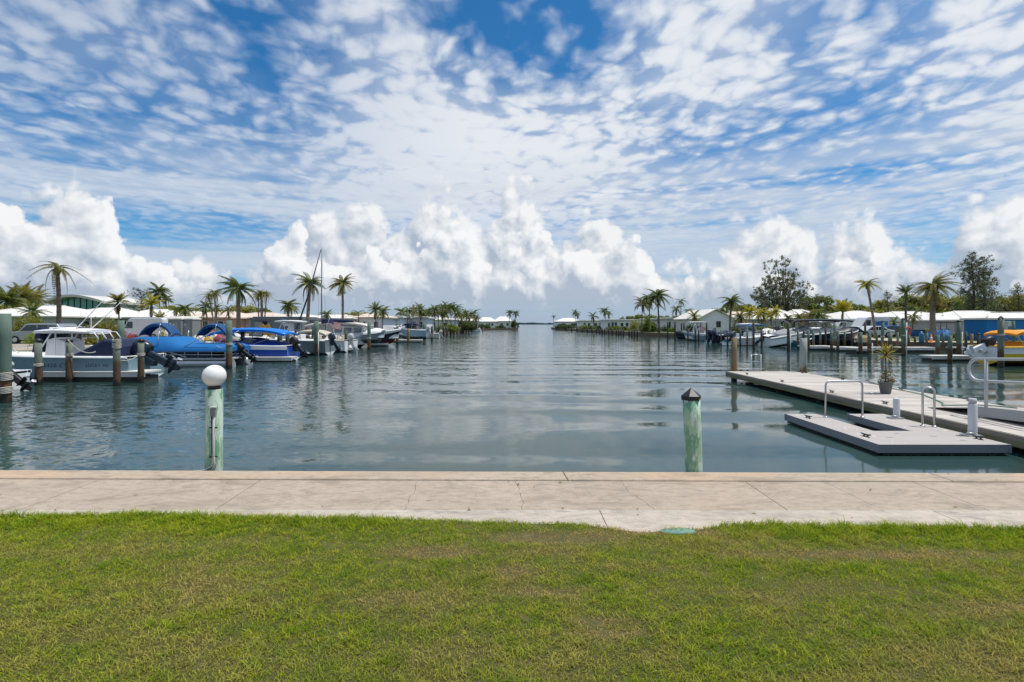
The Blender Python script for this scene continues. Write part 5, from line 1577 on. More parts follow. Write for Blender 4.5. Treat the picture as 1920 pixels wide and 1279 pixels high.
# ---- piles nearest first
pile('thick green and brown pile wrapped with rope at the far left edge', 9, 755, 588, 27, PILE_GREEN, rope=(-.02, .10, -.32, -.40))
pile('pile with black cap and brown foot left of the grey centre console boat', 72, 722, 638, 16, PILE_GREY, 'round', rope=(.03,))
pile('middle black capped pile crossing the side of the grey centre console boat', 130, 717, 638, 14, PILE_GREY, 'round', rope=(.36,))
pile('capped pile with knotted white ropes by the navy seat cover', 219, 723.5, 638, 14.5, PILE_GREY, 'round', rope=(.95, .82, .72))
pile('short capped pile beside the tilted dark outboard motor', 264.5, 718, 638, 13, PILE_GREY, 'round', rope=(.38,))
pile_at('tall thin green pile behind the navy cover of the console boat', wx(227, 27), 27.0, wz(601, 27), .15, PILE_GREEN)
pile('tall green pile at the stern of the blue covered pontoon boat', 429, 692, 601, 12.5, PILE_GREEN, rope=(.55,))
pile('leaning pile in the middle of the blue and white runabout', 455, 674, 623, 8, PILE_GREY, 'round')
pile('nearer of two dark capped piles at the stern of the runabout', 521.5, 673, 625, 10, PILE_DARK, 'round', rope=(.4,), lean=.12)
pile('farther of two dark capped piles at the stern of the runabout', 539, 668, 621, 8, PILE_DARK, 'round')
pile('thick dark green pile with a white pipe below the sailing boat mast', 593, 667, 602, 10, PILE_GREEN, pvc=True)
pile('dark pile standing just behind the pile with a white pipe', 588, 662, 612, 7, PILE_DARK)
pile('dark pile in front of the old white cruiser', 649, 659, 620, 7, PILE_DARK)
pile('slim dark pile close beside the bow of the old white cruiser', 657.5, 652, 621, 6, PILE_DARK)
pile('thin grey pile behind the pale floating dock end', 635, 653, 626, 4, PILE_GREY)
pile('tall pile between the white cruiser and the dark hulled boat', 692, 655.5, 604, 6.5, PILE_GREEN, rope=(.3,))
pile('brown pile under the red and black bow', 720, 648, 617, 6, PILE_BROWN)
pile('tall green pile left of the blue bimini boat', 745, 645, 604, 5, PILE_GREEN)
pile('brown footed pile under the blue bimini boat', 765.6, 642.5, 616, 5, PILE_BROWN)
pile('tall dark pile right of the blue bimini boat', 780, 640, 604, 4.5, PILE_DARK)
pile('pale topped pile by the white stern beyond the blue bimini boat', 795.6, 637.5, 606, 4.5, PILE_GREEN)
FARL = 'piles in the far row along the left bank'
for i, (px, yw, yt) in enumerate(((809.7, 636, 612), (817.5, 633.8, 612), (826, 631.5, 613), (832, 630, 612), (838, 629, 613), (845, 628, 611), (851, 627, 612), (857, 626, 613), (863, 625.2, 612), (869, 624.3, 611), (874, 623.5, 611), (879, 622.7, 611), (884, 622, 611))):
    pile(nth(i, 13) + ' dark pile in the left bank far row', px, yw, yt, 4.2, PILE_DARK, group=FARL)
# ---- floating finger docks and slip beams
def finger(label, px0, px1, yw, depth=1.1, h=.42, mat=WHITE_OLD, group=None):
    d = dw(yw)
    x0, x1 = wx(px0, d), wx(px1, d)
    o = thing('finger_dock', label, 'dock', ((x0 + x1) / 2, d + depth / 2, WATER), 0, group)
    m = MB(); m.box((0, 0, h - .04), (x1 - x0, depth, .08)); m.build('deck', mat, o, bevel=.01)
    m = MB(); m.box((0, -depth / 2 + .03, h - .15), (x1 - x0 - .04, .06, .14)); m.build('front_beam', mat, o)
    m = MB(); m.box((0, .03, (h - .25) / 2 - .05), (x1 - x0 - .2, depth - .16, h - .05)); m.build('float', matte('dark_float', (.05, .048, .042), .8, .3, 3), o)
    return o
finger('white edged floating finger dock under the grey centre console boat', 70, 271, 716.5, 1.0, .42)
finger('white slip beam under the blue and white runabout', 455, 547, 679, .9, .30)
finger('pale floating dock in front of the sailing boat', 556, 659, 660.5, 1.2, .38)
finger('pale lift beam below the dark hulled boat', 690, 726, 650, 1.0, .36)
finger('low lift beam below the blue bimini boat', 735, 790, 642, 1.2, .34)
# ---- boat A: grey blue centre console with white hard top
b = Boat('motor_boat', 'grey blue centre console boat with white hard top and navy seat cover', 'boat', -15.45, 21.7, PI, 7.2, 2.45, .90, HULL_GREY, WHITE, WHITE, DECKGREY, lift=.08, rise=.16)
b.console(3.45, 1.0, 1.10, 1.05); b.ttop(2.0, 4.25, 1.90, 2.0, WHITE, WHITE, .17, rods=True)
m = MB(); m.extrude([(.55, .86), (.62, 1.30), (.85, 1.58), (1.25, 1.60), (2.0, 1.20), (2.7, .88)], 'y', -.85, .85); m.build('seat_cover', NAVY, b.o, bevel=.10)
m = MB(); m.extrude([(4.12, 1.05), (4.40, 1.05), (4.22, 2.05), (4.0, 2.10)], 'y', -.55, .55); m.build('console_cover', NAVY, b.o, bevel=.03)
b.motors(1, 62, OUT_GREY, sc=1.34); b.bowrail(.62, .26, ALU)
# registration on the side: dark characters, as far as they can be read in the photograph
def side_text(parent, txt, x, z, y, size, mat, sgn, name='registration'):
    c = bpy.data.curves.new(name, 'FONT'); c.body = txt; c.size = size; c.extrude = .004; c.align_x = 'CENTER'; c.space_character = 1.25
    ob = bpy.data.objects.new(name, c); COL.objects.link(ob)
    dg = bpy.context.evaluated_depsgraph_get(); me = bpy.data.meshes.new_from_object(ob.evaluated_get(dg)); bpy.data.objects.remove(ob)
    me.materials.clear(); me.materials.append(mat)
    o2 = put(name, me, parent, (x, y, z)); o2.rotation_euler = (R(90), 0, 0 if sgn > 0 else PI)
    return o2
LETTER = matte('dark_lettering', (.010, .020, .035), .5)
side_text(b.o, 'FL 3420 CT', 2.95, .50, 1.275, .22, LETTER, -1)
side_text(b.o, 'LUCKY ME', 1.12, .52, 1.262, .16, LETTER, -1, 'boat_name')
# ---- boat whose stern shows at the left edge
b = Boat('motor_boat', 'white boat cut by the left edge with a tilted silver outboard', 'boat', -17.55, 17.7, PI, 5.6, 2.1, .62, WHITE, WHITE, WHITE)
b.motors(1, 50, OUT_SILV, BLACK, sc=.95); b.console(2.6, .8, .9)
# ---- pontoon boat
pontoon('pontoon boat under a blue tarpaulin with two dark blue biminis', -15.25, 28.7, PI, 6.1, 2.5, BLUE_COVER)
# ---- blue and white runabout
b = Boat('runabout', 'blue and white runabout with bright blue bimini beside dark capped piles', 'boat', -13.9, 32.6, PI, 5.6, 2.2, .86, HULL_BLUE, WHITE, WHITE, stripe=WHITE, lift=.10, rise=.25)
b.cover(.08, .72, .34, matte('royal_blue_cover', (.008, .045, .28), .75, .15, 3), .02, .6, drop=.02)
b.bimini(.15, 4.9, 1.98, BLUE_BRIGHT, .30, 2.0); b.motors(1, 40, BLACK); b.windshield(.55, .4)
# ---- grey hulled console boat + white T-top
b = Boat('motor_boat', 'slate hulled console boat with a flat white top behind the dark piles', 'boat', -13.8, 38.9, PI, 6.9, 2.4, .95, HULL_SLATE, WHITE, WHITE, CREAM, lift=.15, rise=.30)
b.console(3.3, .95, 1.0); b.ttop(2.0, 4.0, 2.35, 1.9, WHITE, ALU, .10); b.seats(((1.2, .5), (1.2, -.5), (4.6, 0))); b.motors(1, 30, OUT_GREY)
# ---- cream deck boat
b = Boat('deck_boat', 'open deck boat with cream vinyl seats and rolled covers', 'boat', -13.5, 42.3, PI, 5.6, 2.3, .90, WHITE, WHITE_OLD, CREAM, CREAM, lift=.10)
b.seats(((.9, .6), (.9, -.6), (2.2, .6), (2.4, -.6), (3.6, .55), (3.8, -.55)), CREAM); b.cover(.12, .45, .45, CREAM, -.1, .7, drop=-.02); b.bimini(1.5, 4.2, 1.75, matte('beige_canvas', (.50, .45, .36), .8), .3)
b.motors(1, 20, OUT_SILV)
# ---- sailing boat
b = Boat('sailing_boat', 'sailing boat with tall bare mast, furled jib and dark sail cover', 'boat', -14.2, 46.0, PI, 7.4, 2.4, .88, WHITE, HULL_NAVY, WHITE, CREAM, rise=.25)
b.cabin(.32, .66, .55); b.foredeck(.66)
MASTZ = wz(466, 46) - WATER
mx = -(wx(603, 46) + 14.2)
m = MB(); m.tube([(mx, 0, .6), (mx, 0, MASTZ)], [.065, .05], 10); mast = m.build('mast', matte('mast_grey', (.20, .23, .25), .5), b.o)
m = MB(); m.box((mx, 0, MASTZ * .62), (.04, 1.3, .05)); m.build('spreader', ALU, mast)
m = MB(); m.tube([(mx, 0, 2.42), (mx - 3.0, 0, 2.50)], .05, 8); bo = m.build('boom', ALU, b.o)
m = MB(); m.tube([(mx - .05, 0, 2.55), (mx - .8, 0, 2.60), (mx - 2.0, 0, 2.58), (mx - 2.9, 0, 2.56)], [.19, .17, .13, .07], 10, sq=1.2); m.build('sail_cover', NAVY, bo)
m = MB(); xb = -(wx(551, 46) + 14.2)
m.tube([(mx + .06, 0, MASTZ - .1), (mx + (xb - mx) * .5, 0, MASTZ * .52), (xb, 0, 1.2)], [.03, .075, .085], 8); m.build('furled_jib', matte('jib_cover', (.035, .045, .065), .8), b.o)
for sy in (-1, 1):
    m = MB(); m.tube([(mx, 0, MASTZ * .97), (mx, sy * .65, MASTZ * .62), (mx - .1, sy * 1.1, .95)], .010, 4); m.build('shroud', ALU, b.o)
m = MB(); m.tube([(mx, 0, MASTZ), (.1, 0, 1.0)], .009, 4); m.build('backstay', ALU, b.o)
# ---- striped flag flown from a staff
def flag(label, px, py, d, w, tilt=0.5, z0=None):
    x, z = wx(px, d), wz(py, d)
    o = thing('flag', label, 'flag', (x, d, z - 1.1))
    m = MB(); m.tube([(-.5, 0, -.2), (.06, 0, 1.55)], .018, 6); m.build('staff', ALU, o)
    m = MB(); n = 10; st = 7
    fr = matte('flag_red', (.48, .03, .04), .8); fw = matte('flag_white', (.72, .70, .70), .8); fb = matte('flag_blue', (.03, .05, .20), .8)
    h = w * .62
    def P(u, v): return (.04 + w * u * .92, .10 * math.sin(u * 7 + v), 1.42 - h * v - tilt * w * u * .45 - .05 * math.sin(u * 5))
    for i in range(n):
        for j in range(13):
            mi = (0 if j % 2 == 0 else 1)
            if i < 4 and j < 7: mi = 2
            a = [P(i / n, j / 13), P((i + 1) / n, j / 13), P((i + 1) / n, (j + 1) / 13), P(i / n, (j + 1) / 13)]
            m.add(a, [(0, 1, 2, 3)], mi)
    fl_ = m.build('cloth', [fr, fw, fb], o)
    m = MB(); s_ = .018 * w
    for i in range(5):
        for j in range(4):
            c = Vector(P((i + .5) / 5 * .4, (j + .5) / 4 * 7 / 13)); c.y -= .008
            m.add([c + Vector((s_ * math.cos(a) * (1 if k % 2 else .45), 0, s_ * math.sin(a) * (1 if k % 2 else .45))) for k, a in enumerate([2 * PI * q / 10 for q in range(10)])], [tuple(range(10))])
    tag(m.build('stars', fw, fl_), kind='stuff')
    return o
flag('stars and stripes flag hanging on a staff near the sailing boat boom', 617, 605, 44, 1.0, .9)
# ---- old white cruiser with windows and canvas
b = Boat('cabin_cruiser', 'old white cruiser, bow to the canal, with window enclosure and pale canopy', 'boat', -19.9, 50.6, 0, 6.2, 2.5, 1.0, WHITE, HULL_NAVY, WHITE, CREAM, rise=.22)
b.cabin(.42, .92, 1.35, WHITE, .84, GLASS_B, .18); b.bimini(-.2, 5.9, 2.55, matte('off_white_canvas', (.62, .56, .50), .8), .30, 2.3)
# ---- dark hull with red underbody, bow to the canal
b = Boat('motor_boat', 'dark hulled boat raised on a lift, red and black bow towards the canal', 'boat', wx(680, 52), 53.4, 0, 3.6, 1.9, .90, HULL_NAVY, HULL_RED, WHITE, WHITE, lift=.55, stripe=WHITE)
b.cover(.02, .6, .35, CREAM); b.bowrail(.6, .35)
b = Boat('motor_boat', 'white and grey hull on a lift left of the red and black bow', 'boat', wx(674, 49), 50.3, 0, 2.2, 1.7, .75, HULL_SLATE, matte('taupe_gelcoat', (.17, .155, .135), .5), WHITE, lift=.75, stripe=WHITE)
b.cover(.1, .85, .32, WHITE)
# ---- blue grey boat with bimini
b = Boat('motor_boat', 'blue grey boat with dark bimini on the lift by the palm clump', 'boat', wx(797, 66), 67.5, PI, 4.4, 2.0, .9, HULL_GREY, HULL_SLATE, WHITE, lift=.65)
b.bimini(.9, 3.1, 1.85, NAVY, .25, 1.8); b.windshield(.6, .5); b.motors(1, 25, OUT_SILV); b.foredeck(.62)
b = Boat('motor_boat', 'cream open boat half hidden behind the far piles', 'boat', wx(822, 84), 85.5, PI, 4.4, 1.9, .8, CREAM, WHITE_OLD, WHITE)
b.seats(((1, .4), (2, -.4))); b.motors(1, 20, OUT_SILV)
b = Boat('motor_boat', 'small white boat with dark bimini at the end of the pile row', 'boat', wx(902, 152), 153, PI * .92, 3.6, 1.8, .9, WHITE, WHITE_OLD, WHITE)
b.bimini(.4, 3.0, 2.3, NAVY, .2, 1.7); b.motors(1, 10, BLACK); b.console(1.8, .7, .9)
# ---- mooring lines
A_ = lambda px, yw, z: (wx(px, dw(yw)), dw(yw) - .15, z)
rope_between('white mooring line drooping from the middle pile to the console boat', A_(133, 717, 1.0), (wx(185, 20.6), 20.45, .50), .22, .018)
rope_between('mooring line from the pile at the left edge to the console boat bow', A_(14, 755, .15), (-20.9, 20.9, .20), .15)
rope_between('mooring line from the capped pile to the tilted outboard', A_(222, 723, .32), A_(263, 718, .36), .12)
rope_between('dark line from the tall green pile to the pontoon boat rail', A_(428, 692, .50), (-15.8, 27.4, .45), .10)
# ---- yellow boards leaning on the walk
o = thing('board_stack', 'pair of yellow wooden boards leaning on the left seawall walk', 'boards', (wx(517, 46), 46, 0))
for k in range(2):
    m = MB(); m.box((0, 0, .75), (.42, .05, 1.75)); c = m.build('board', matte('yellow_board', (.55, .31, .045), .6, .12, 3), o, (-.55 + .46 * k, .02 * k, .12)); c.rotation_euler = (0, R(-28), 0)
m = MB(); m.tube([(.45, .25, 0), (.05, .1, 1.15)], .04, 6); m.build('prop', BARK, o)
# ---- cars and booths on the bank
SILVER = matte('silver_paint', (.36, .38, .40), .25, .05, 1, metal=.4, coat=.5); REDP = matte('red_paint', (.22, .015, .015), .25, .05, 1, coat=.5); BLKP = matte('black_paint', (.015, .016, .018), .2, .05, 1, coat=.5); WHTP = matte('white_paint', (.68, .69, .70), .3, .04, 1, coat=.4); BLUP = matte('blue_paint', (.02, .10, .32), .3, .05, 1, coat=.4)
vehicle('silver estate car parked on the left bank behind the console boat', wx(72, 42), 42.5, 0, 4.7, 1.85, 1.66, SUV, SILVER, win=SUVW)
vehicle('dark car parked behind the console boat hard top', wx(126, 41), 42.0, 0, 4.4, 1.8, 1.42, SEDAN, BLKP, win=SEDW)
vehicle('red car parked beyond the navy seat cover', wx(182, 44), 45.0, PI, 4.4, 1.8, 1.35, SEDAN, REDP, win=SEDW)
vehicle('white camper van with high roof behind the pontoon boat', wx(261, 50), 51.0, 0, 4.6, 2.0, 2.25, VAN, WHTP, 'van', 'camper_van', VANW)
vehicle('grey car behind the blue tarpaulin of the pontoon boat', wx(205, 50), 51.5, 0, 4.4, 1.8, 1.5, SUV, SILVER, win=SUVW)
def booth(label, px, d, w=1.15, h=2.3, py=None):
    o = thing('portable_toilet', label, 'portable toilet', (wx(px, d), d, 0))
    g = matte('booth_grey', (.20, .215, .225), .7, .1, 2)
    m = MB(); m.box((0, w / 2, (h - .3) / 2), (w, w, h - .3)); m.build('wall', g, o, bevel=.03)
    m = MB(); m.loft([[(-w * .54, -.04, h - .3), (w * .54, -.04, h - .3), (w * .54, w * 1.04, h - .3), (-w * .54, w * 1.04, h - .3)], [(-w * .54, -.04, h - .2), (w * .54, -.04, h - .2), (w * .54, w * 1.04, h - .2), (-w * .54, w * 1.04, h - .2)], [(-w * .3, w * .3, h), (w * .3, w * .3, h), (w * .3, w * .7, h), (-w * .3, w * .7, h)]], 0, False, True, True); m.build('roof', WHITE_OLD, o)
    m = MB(); m.box((0, -.015, (h - .5) / 2), (w * .62, .03, h - .6)); dd = m.build('door', matte('booth_door', (.26, .275, .285), .7, .1, 2), o)
    m = MB(); m.box((w * .22, -.05, 1.0), (.05, .05, .16)); m.build('latch', WHITE_OLD, dd)
    m = MB(); m.box((-.05, -.035, 1.55), (.16, .012, .12)); m.build('notice', WHITE_OLD, dd)
booth('left grey portable toilet with white roof behind the pontoon boat', 327, 44.5)
booth('right grey portable toilet with white roof beside the bush', 348, 44.8, 1.2)
# ---- houses of the left bank
ww = lambda a, b: (a, b, .95, 2.05)
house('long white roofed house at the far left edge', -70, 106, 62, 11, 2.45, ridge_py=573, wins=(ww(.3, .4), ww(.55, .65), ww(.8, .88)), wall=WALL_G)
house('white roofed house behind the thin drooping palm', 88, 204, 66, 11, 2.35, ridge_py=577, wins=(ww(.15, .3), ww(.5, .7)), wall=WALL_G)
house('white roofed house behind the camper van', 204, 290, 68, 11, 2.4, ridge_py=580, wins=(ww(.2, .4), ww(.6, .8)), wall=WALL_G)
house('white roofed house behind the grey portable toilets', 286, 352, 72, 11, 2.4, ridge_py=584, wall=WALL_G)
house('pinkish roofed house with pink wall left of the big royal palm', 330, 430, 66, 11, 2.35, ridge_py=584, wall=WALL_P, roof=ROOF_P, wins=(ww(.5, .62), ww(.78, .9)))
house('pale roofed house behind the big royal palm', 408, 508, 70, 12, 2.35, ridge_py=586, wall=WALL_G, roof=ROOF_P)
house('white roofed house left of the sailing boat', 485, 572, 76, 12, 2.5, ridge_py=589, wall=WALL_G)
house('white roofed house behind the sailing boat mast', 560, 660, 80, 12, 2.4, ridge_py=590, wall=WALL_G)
s = house('blue grey flat roofed boat shed with an open dark doorway', 470, 566, 56, 5, 2.05, 2.3, wall=WALL_BG, roof=matte('shed_roof', (.15, .17, .19), .8), kind='flat', over=.12, cat='shed', doors=((.18, .32, 1.9, matte('dark_doorway', (.012, .012, .014), .9)),))
m = MB(); m.box((-1.9, -.05, 1.1), (.8, .06, 1.5)); m.build('panel', matte('shed_panel', (.28, .31, .34), .8), s)
o = thing('sign', 'small light blue square sign on the blue grey shed', 'sign', (wx(531, 55.8), 55.85, wz(604, 55.8)))
m = MB(); m.box((0, 0, 0), (.62, .04, .62)); m.build('plate', matte('sign_blue', (.16, .38, .62), .5), o)
m = MB(); m.lathe([(.02, -.02), (.10, 0), (.02, .02)], 10, (-.02, -.03, .17)); m.tube([(-.03, -.035, .06), (-.03, -.035, -.06), (.14, -.035, -.06), (.19, -.035, -.2)], .035, 6); m.tube([(.10 * math.cos(a) - .03, -.035, .17 * math.sin(a) - .10) for a in [PI * .6 + PI * 1.1 * k / 8 for k in range(9)]], .03, 6); m.build('symbol', WHITE, o)
o = thing('notice_board', 'white board standing right of the yellow boards', 'board', (wx(540, 50), 50, 0))
m = MB(); m.box((0, 0, 1.05), (.95, .05, 1.3)); m.build('board', matte('white_board', (.42, .46, .50), .5), o)
for sx in (-.4, .4):
    m = MB(); m.box((sx, .04, .7), (.06, .05, 1.4)); m.build('leg', BARK, o)
house('white hip roofed house facing the canal behind the white cruiser', 648, 716, 82, 12, 2.6, ridge_py=588, wins=(ww(.06, .16), ww(.32, .42), ww(.48, .56), ww(.78, .9)), roof=ROOF_P)
house('white flat roofed house right of the hip roofed one', 712, 752, 92, 10, 2.75, 3.0, kind='flat', wins=((.12, .3, 1.0, 2.1), (.6, .72, 1.2, 2.2),), doors=((.42, .5, 2.1, WALL_BG),))
house('white flat roofed house with dark windows behind the blue bimini boat', 752, 800, 100, 10, 2.75, 3.0, kind='flat', wins=((.1, .3, .9, 2.1), (.4, .55, .9, 2.1), (.7, .85, .9, 2.1)))
house('low white house behind the dense palm clump', 798, 852, 128, 12, 2.6, 3.4, wins=((.2, .35, .9, 2.0), (.6, .75, .9, 2.0)))
house('low white house at the far end of the left bank palms', 846, 892, 165, 12, 2.6, 4.0, wins=((.3, .45, .9, 2.0),))
house('left white house on the far point of the left bank', 892, 931, 214, 12, 2.6, 4.6, wins=((.5, .56, .6, 2.1), (.75, .85, .9, 2.0)), doors=((.62, .69, 2.1, NAVY),))
house('right white house beside the palms on the far point', 927, 959, 217, 12, 2.8, 5.0, wins=((.35, .5, .9, 2.1), (.7, .82, .9, 2.1)))
# modern building with a curved roof and green glass
d = 98.0; x0, x1 = wx(96, d), wx(206, d)
o = thing('modern_building', 'modern building with a curved pale roof and green glass front', 'building', ((x0 + x1) / 2, d, 0))
Wm = x1 - x0; m = MB()
def arc(u): return wz(573, d) + (wz(553, d) - wz(573, d)) * math.sin(PI * min(1, max(0, .10 + .80 * u * (1.25 - .25 * u)))) ** .8
pts = [(-Wm / 2 + Wm * k / 24, arc(k / 24)) for k in range(25)]
m.extrude(pts + [(p[0], p[1] - .45) for p in pts[::-1]], 'y', -1.6, 12); m.build('roof', WHITE_OLD, o)
m = MB(); m.extrude([(-Wm * .48, 0), (Wm * .46, 0)] + [(p[0] * .96, p[1] - .46) for p in pts[::-1]], 'y', .3, 11); m.build('wall', WALL_G, o)
gl = glass('green_glass', (.06, .32, .27), .12)
for k in range(7):
    u0, u1 = .17 + .105 * k, .17 + .105 * (k + 1)
    xa, xb_ = -Wm / 2 + Wm * u0 + .06, -Wm / 2 + Wm * u1 - .06
    q = MB(); q.add([(xa, .18, 4.4), (xb_, .18, 4.4), (xb_, .18, arc(u1) - .6), (xa, .18, arc(u0) - .6), (xa, .28, 4.4), (xb_, .28, 4.4), (xb_, .28, arc(u1) - .6), (xa, .28, arc(u0) - .6)], [(0, 1, 2, 3), (7, 6, 5, 4), (0, 4, 5, 1), (1, 5, 6, 2), (2, 6, 7, 3), (3, 7, 4, 0)]); q.build('pane', gl, o)
    q = MB(); q.box((xa - .06, .16, (4.4 + arc(u0) - .6) / 2), (.12, .16, arc(u0) - .6 - 4.4)); q.build('mullion', BLACK, o)
# ---- plants of the left bank
palm('tall thin palm with a sparse head of drooping browned fronds at far left', 107, 44, 506, 42, 'olive', 'hang', 11, 109, .20, up=.2, lowang=-15, spread=.9, tmat=TRUNK_D)
palm('full feathery palm behind the first roof at the left edge', 12, 74, 566, 36, 'green', 'date', 26, up=.8)
palm('second full palm left of the tall thin palm', 42, 78, 560, 34, 'olive', 'date', 26, up=.8)
palm('rounder dark palm just left of the modern building', 66, 82, 562, 30, 'olive', 'date', 24, up=.7)
palm('small palm with arching fronds before the first white roof', 62, 55, 588, 27, 'green', 'date', 22, up=.5)
palm('palm with a brown skirt of dead fronds in front of the white roofs', 221, 60, 568, 22, 'olive', 'date', 26, skirt=9, up=.8)
casuarina('dark tiered pine beside the yellow green palm', wx(264, 86), 86, wz(543, 86), 5.2, 12, NORF, 'tier', 0, 26, 26)
palm('dark green palm behind the tiered pine', 298, 84, 550, 25, 'dark', 'coco', 20, up=.7)
palm('small dark palm right of the dark green palm', 311, 90, 562, 15, 'dark', 'coco', 14)
palm('yellow green palm in front of the tiered pine', 284, 58, 572, 25, 'yellow', 'date', 20, up=.9)
palm('short palm below the yellow green palm', 300, 56, 600, 20, 'olive', 'date', 18, up=.5)
palm('low fanning palm right of the yellow green palm', 347, 62, 582, 20, 'green', 'coco', 18, up=.5)
palm('low palm left of the slim twin palms', 331, 66, 584, 15, 'green', 'coco', 14, up=.5)
palm('slim palm with a lime head left of the royal palm', 402, 60, 553, 19, 'olive', 'hang', 17, 403, up=.7)
palm('slim palm with drooping head just behind the lime headed one', 391, 64, 556, 16, 'olive', 'hang', 14, 402, up=.6)
palm('short curved palm below the slim twin palms', 385, 58, 577, 19, 'dark', 'coco', 15, 391, up=.5)
palm('short palm at the foot of the slim twin palms', 406, 62, 580, 14, 'green', 'coco', 12, up=.5)
palm('small palm left of the royal palm trunk', 428, 60, 584, 16, 'olive', 'coco', 14, 430)
palm('tall royal palm with long dark fronds and a thick grey trunk', 446, 52, 545, 37, 'dark', 'coco', 17, 446, .24, up=.75, tmat=TRUNK)
palm('slim palm with a yellow green head right of the royal palm', 490, 58, 553, 19, 'olive', 'hang', 20, 490, .17, up=.9)
palm('thin palm behind the yellow green headed palm', 484, 64, 556, 16, 'olive', 'hang', 14, 484)
palm('bent thin palm right of the yellow green headed palm', 500, 66, 552, 13, 'olive', 'hang', 12, 494)
palm('bushy palm left of the furled jib', 540, 64, 575, 22, 'green', 'coco', 22, 540, up=.6)
palm('smaller palm directly behind the bushy palm', 546, 70, 580, 16, 'green', 'coco', 14)
palm('tall leaning palm crossing the furled jib', 581, 54, 534, 31, 'green', 'coco', 20, 575, .20, up=.6)
palm('tall thin palm right of the sailing boat mast', 642, 54, 535, 24, 'olive', 'coco', 20, 642, .15, up=.75, skirt=3)
palm('low palm beside the striped flag on the left bank', 612, 62, 592, 16, 'green', 'coco', 16)
palm('bushy palm overhanging the hip roofed house', 704, 74, 583, 19, 'green', 'date', 22, up=.8)
palm('wide palm right of the bushy palm over the hip roof', 718, 76, 587, 17, 'green', 'coco', 18)
palm('small palm left of the hip roofed house', 668, 84, 593, 13, 'olive', 'coco', 14)
for i, (px, d, cy, r, lf) in enumerate(((752, 100, 588, 13, 'green'), (765, 96, 587, 12, 'green'), (776, 104, 585, 13, 'olive'), (788, 98, 583, 13, 'green'), (798, 104, 590, 12, 'dark'))):
    palm(nth(i, 5) + ' palm of the clump behind the blue bimini boat', px, d, cy - 1, r * 1.3, lf, 'coco', 15, group='palms of the middle clump on the left bank')
for i, (px, d, cy, r, lf) in enumerate(sorted(((803, 112, 590, 14, 'dark'), (814, 108, 582, 13, 'dark'), (822, 116, 586, 13, 'olive'), (829, 112, 579, 13, 'green'), (838, 120, 578, 13, 'dark'), (846, 116, 579, 13, 'dark'), (853, 124, 580, 13, 'dark'), (834, 112, 590, 11, 'olive'), (858, 132, 590, 11, 'olive'), (865, 138, 594, 11, 'green'), (872, 142, 589, 11, 'dark'), (880, 150, 594, 10, 'olive'), (887, 154, 590, 11, 'dark'), (893, 158, 597, 9, 'green')))):
    palm(nth(i, 14) + ' palm of the dense clump ending the left bank', px, d, cy, r * 1.35, lf, 'coco', 14, group='palms of the dense clump at the end of the left bank')
palm('left palm of the pair on the far point', 956, 211, 587, 10, 'dark', 'coco', 16)
palm('right palm of the pair on the far point', 967, 213, 588, 10, 'dark', 'coco', 16)
YG = 'yellow green shrubs along the left driveway'
for i, (px, d, w, h, mt) in enumerate(sorted(((58, 50, 4.0, 2.9, BUSH_Y), (36, 52, 3.0, 2.6, BUSH_Y), (78, 38, 2.6, 1.15, BUSH_L), (190, 43, 2.8, 2.15, BUSH_Y), (206, 44, 2.8, 2.3, BUSH_Y), (222, 44, 2.2, 2.0, BUSH_Y), (172, 43, 2.0, 1.9, BUSH_Y)), key=lambda q: q[0])):
    bush(nth(i, 7) + ' rounded yellow green shrub behind the console boat', wx(px, d), d, w, h, mt, YG, leaf=.11)
bush('green shrub between the portable toilets and the pink wall', wx(372, 46), 46, 2.0, 1.9, BUSH_L)
bush('dark shrub beside the pontoon boat bimini on the bank', wx(300, 40), 40, 1.6, 1.5, TREE_O)
bush('spiky yellowish shrub under the hard top of the console boat', wx(160, 40), 40, 2.0, 1.35, BUSH_Y, leaf=.16)
bush('shrub left of the blue grey shed', wx(462, 58), 58, 1.6, 2.1, BUSH_L)
bush('pale green clipped shrub on the shore of the far point', wx(905, 206), 208, 5.5, 2.3, BUSH_G, leaf=.2)
bush('dark shrub under the palm pair of the far point', wx(966, 208), 209.5, 3.4, 4.2, BUSH_G, leaf=.2)
bush('low shrub before the right house of the far point', wx(938, 207), 208, 4.0, 1.5, BUSH_G, leaf=.2)
bush('low green shrub at the foot of the dense palm clump', wx(838, 108), 108, 5, 2.2, BUSH_L, leaf=.15)
bush('shrub under the last palms of the left bank', wx(873, 138), 138, 8, 2.6, BUSH_G, leaf=.18)
for i, (px, d, h, w) in enumerate(sorted(((330, 100, 5.2, 9), (410, 105, 4.7, 9), (455, 104, 5.6, 8), (497, 108, 5.4, 5), (250, 118, 4.8, 9), (20, 104, 5.8, 10), (60, 112, 6.5, 12), (190, 108, 5.5, 9), (665, 120, 4.5, 8)))):
    tree(nth(i, 9) + ' rounded tree behind the white roofs of the left bank', wx(px, d), d, h, w, TREE_G if i % 2 else TREE_O, 'trees behind the white roofs of the left bank', 20 + i, .24)

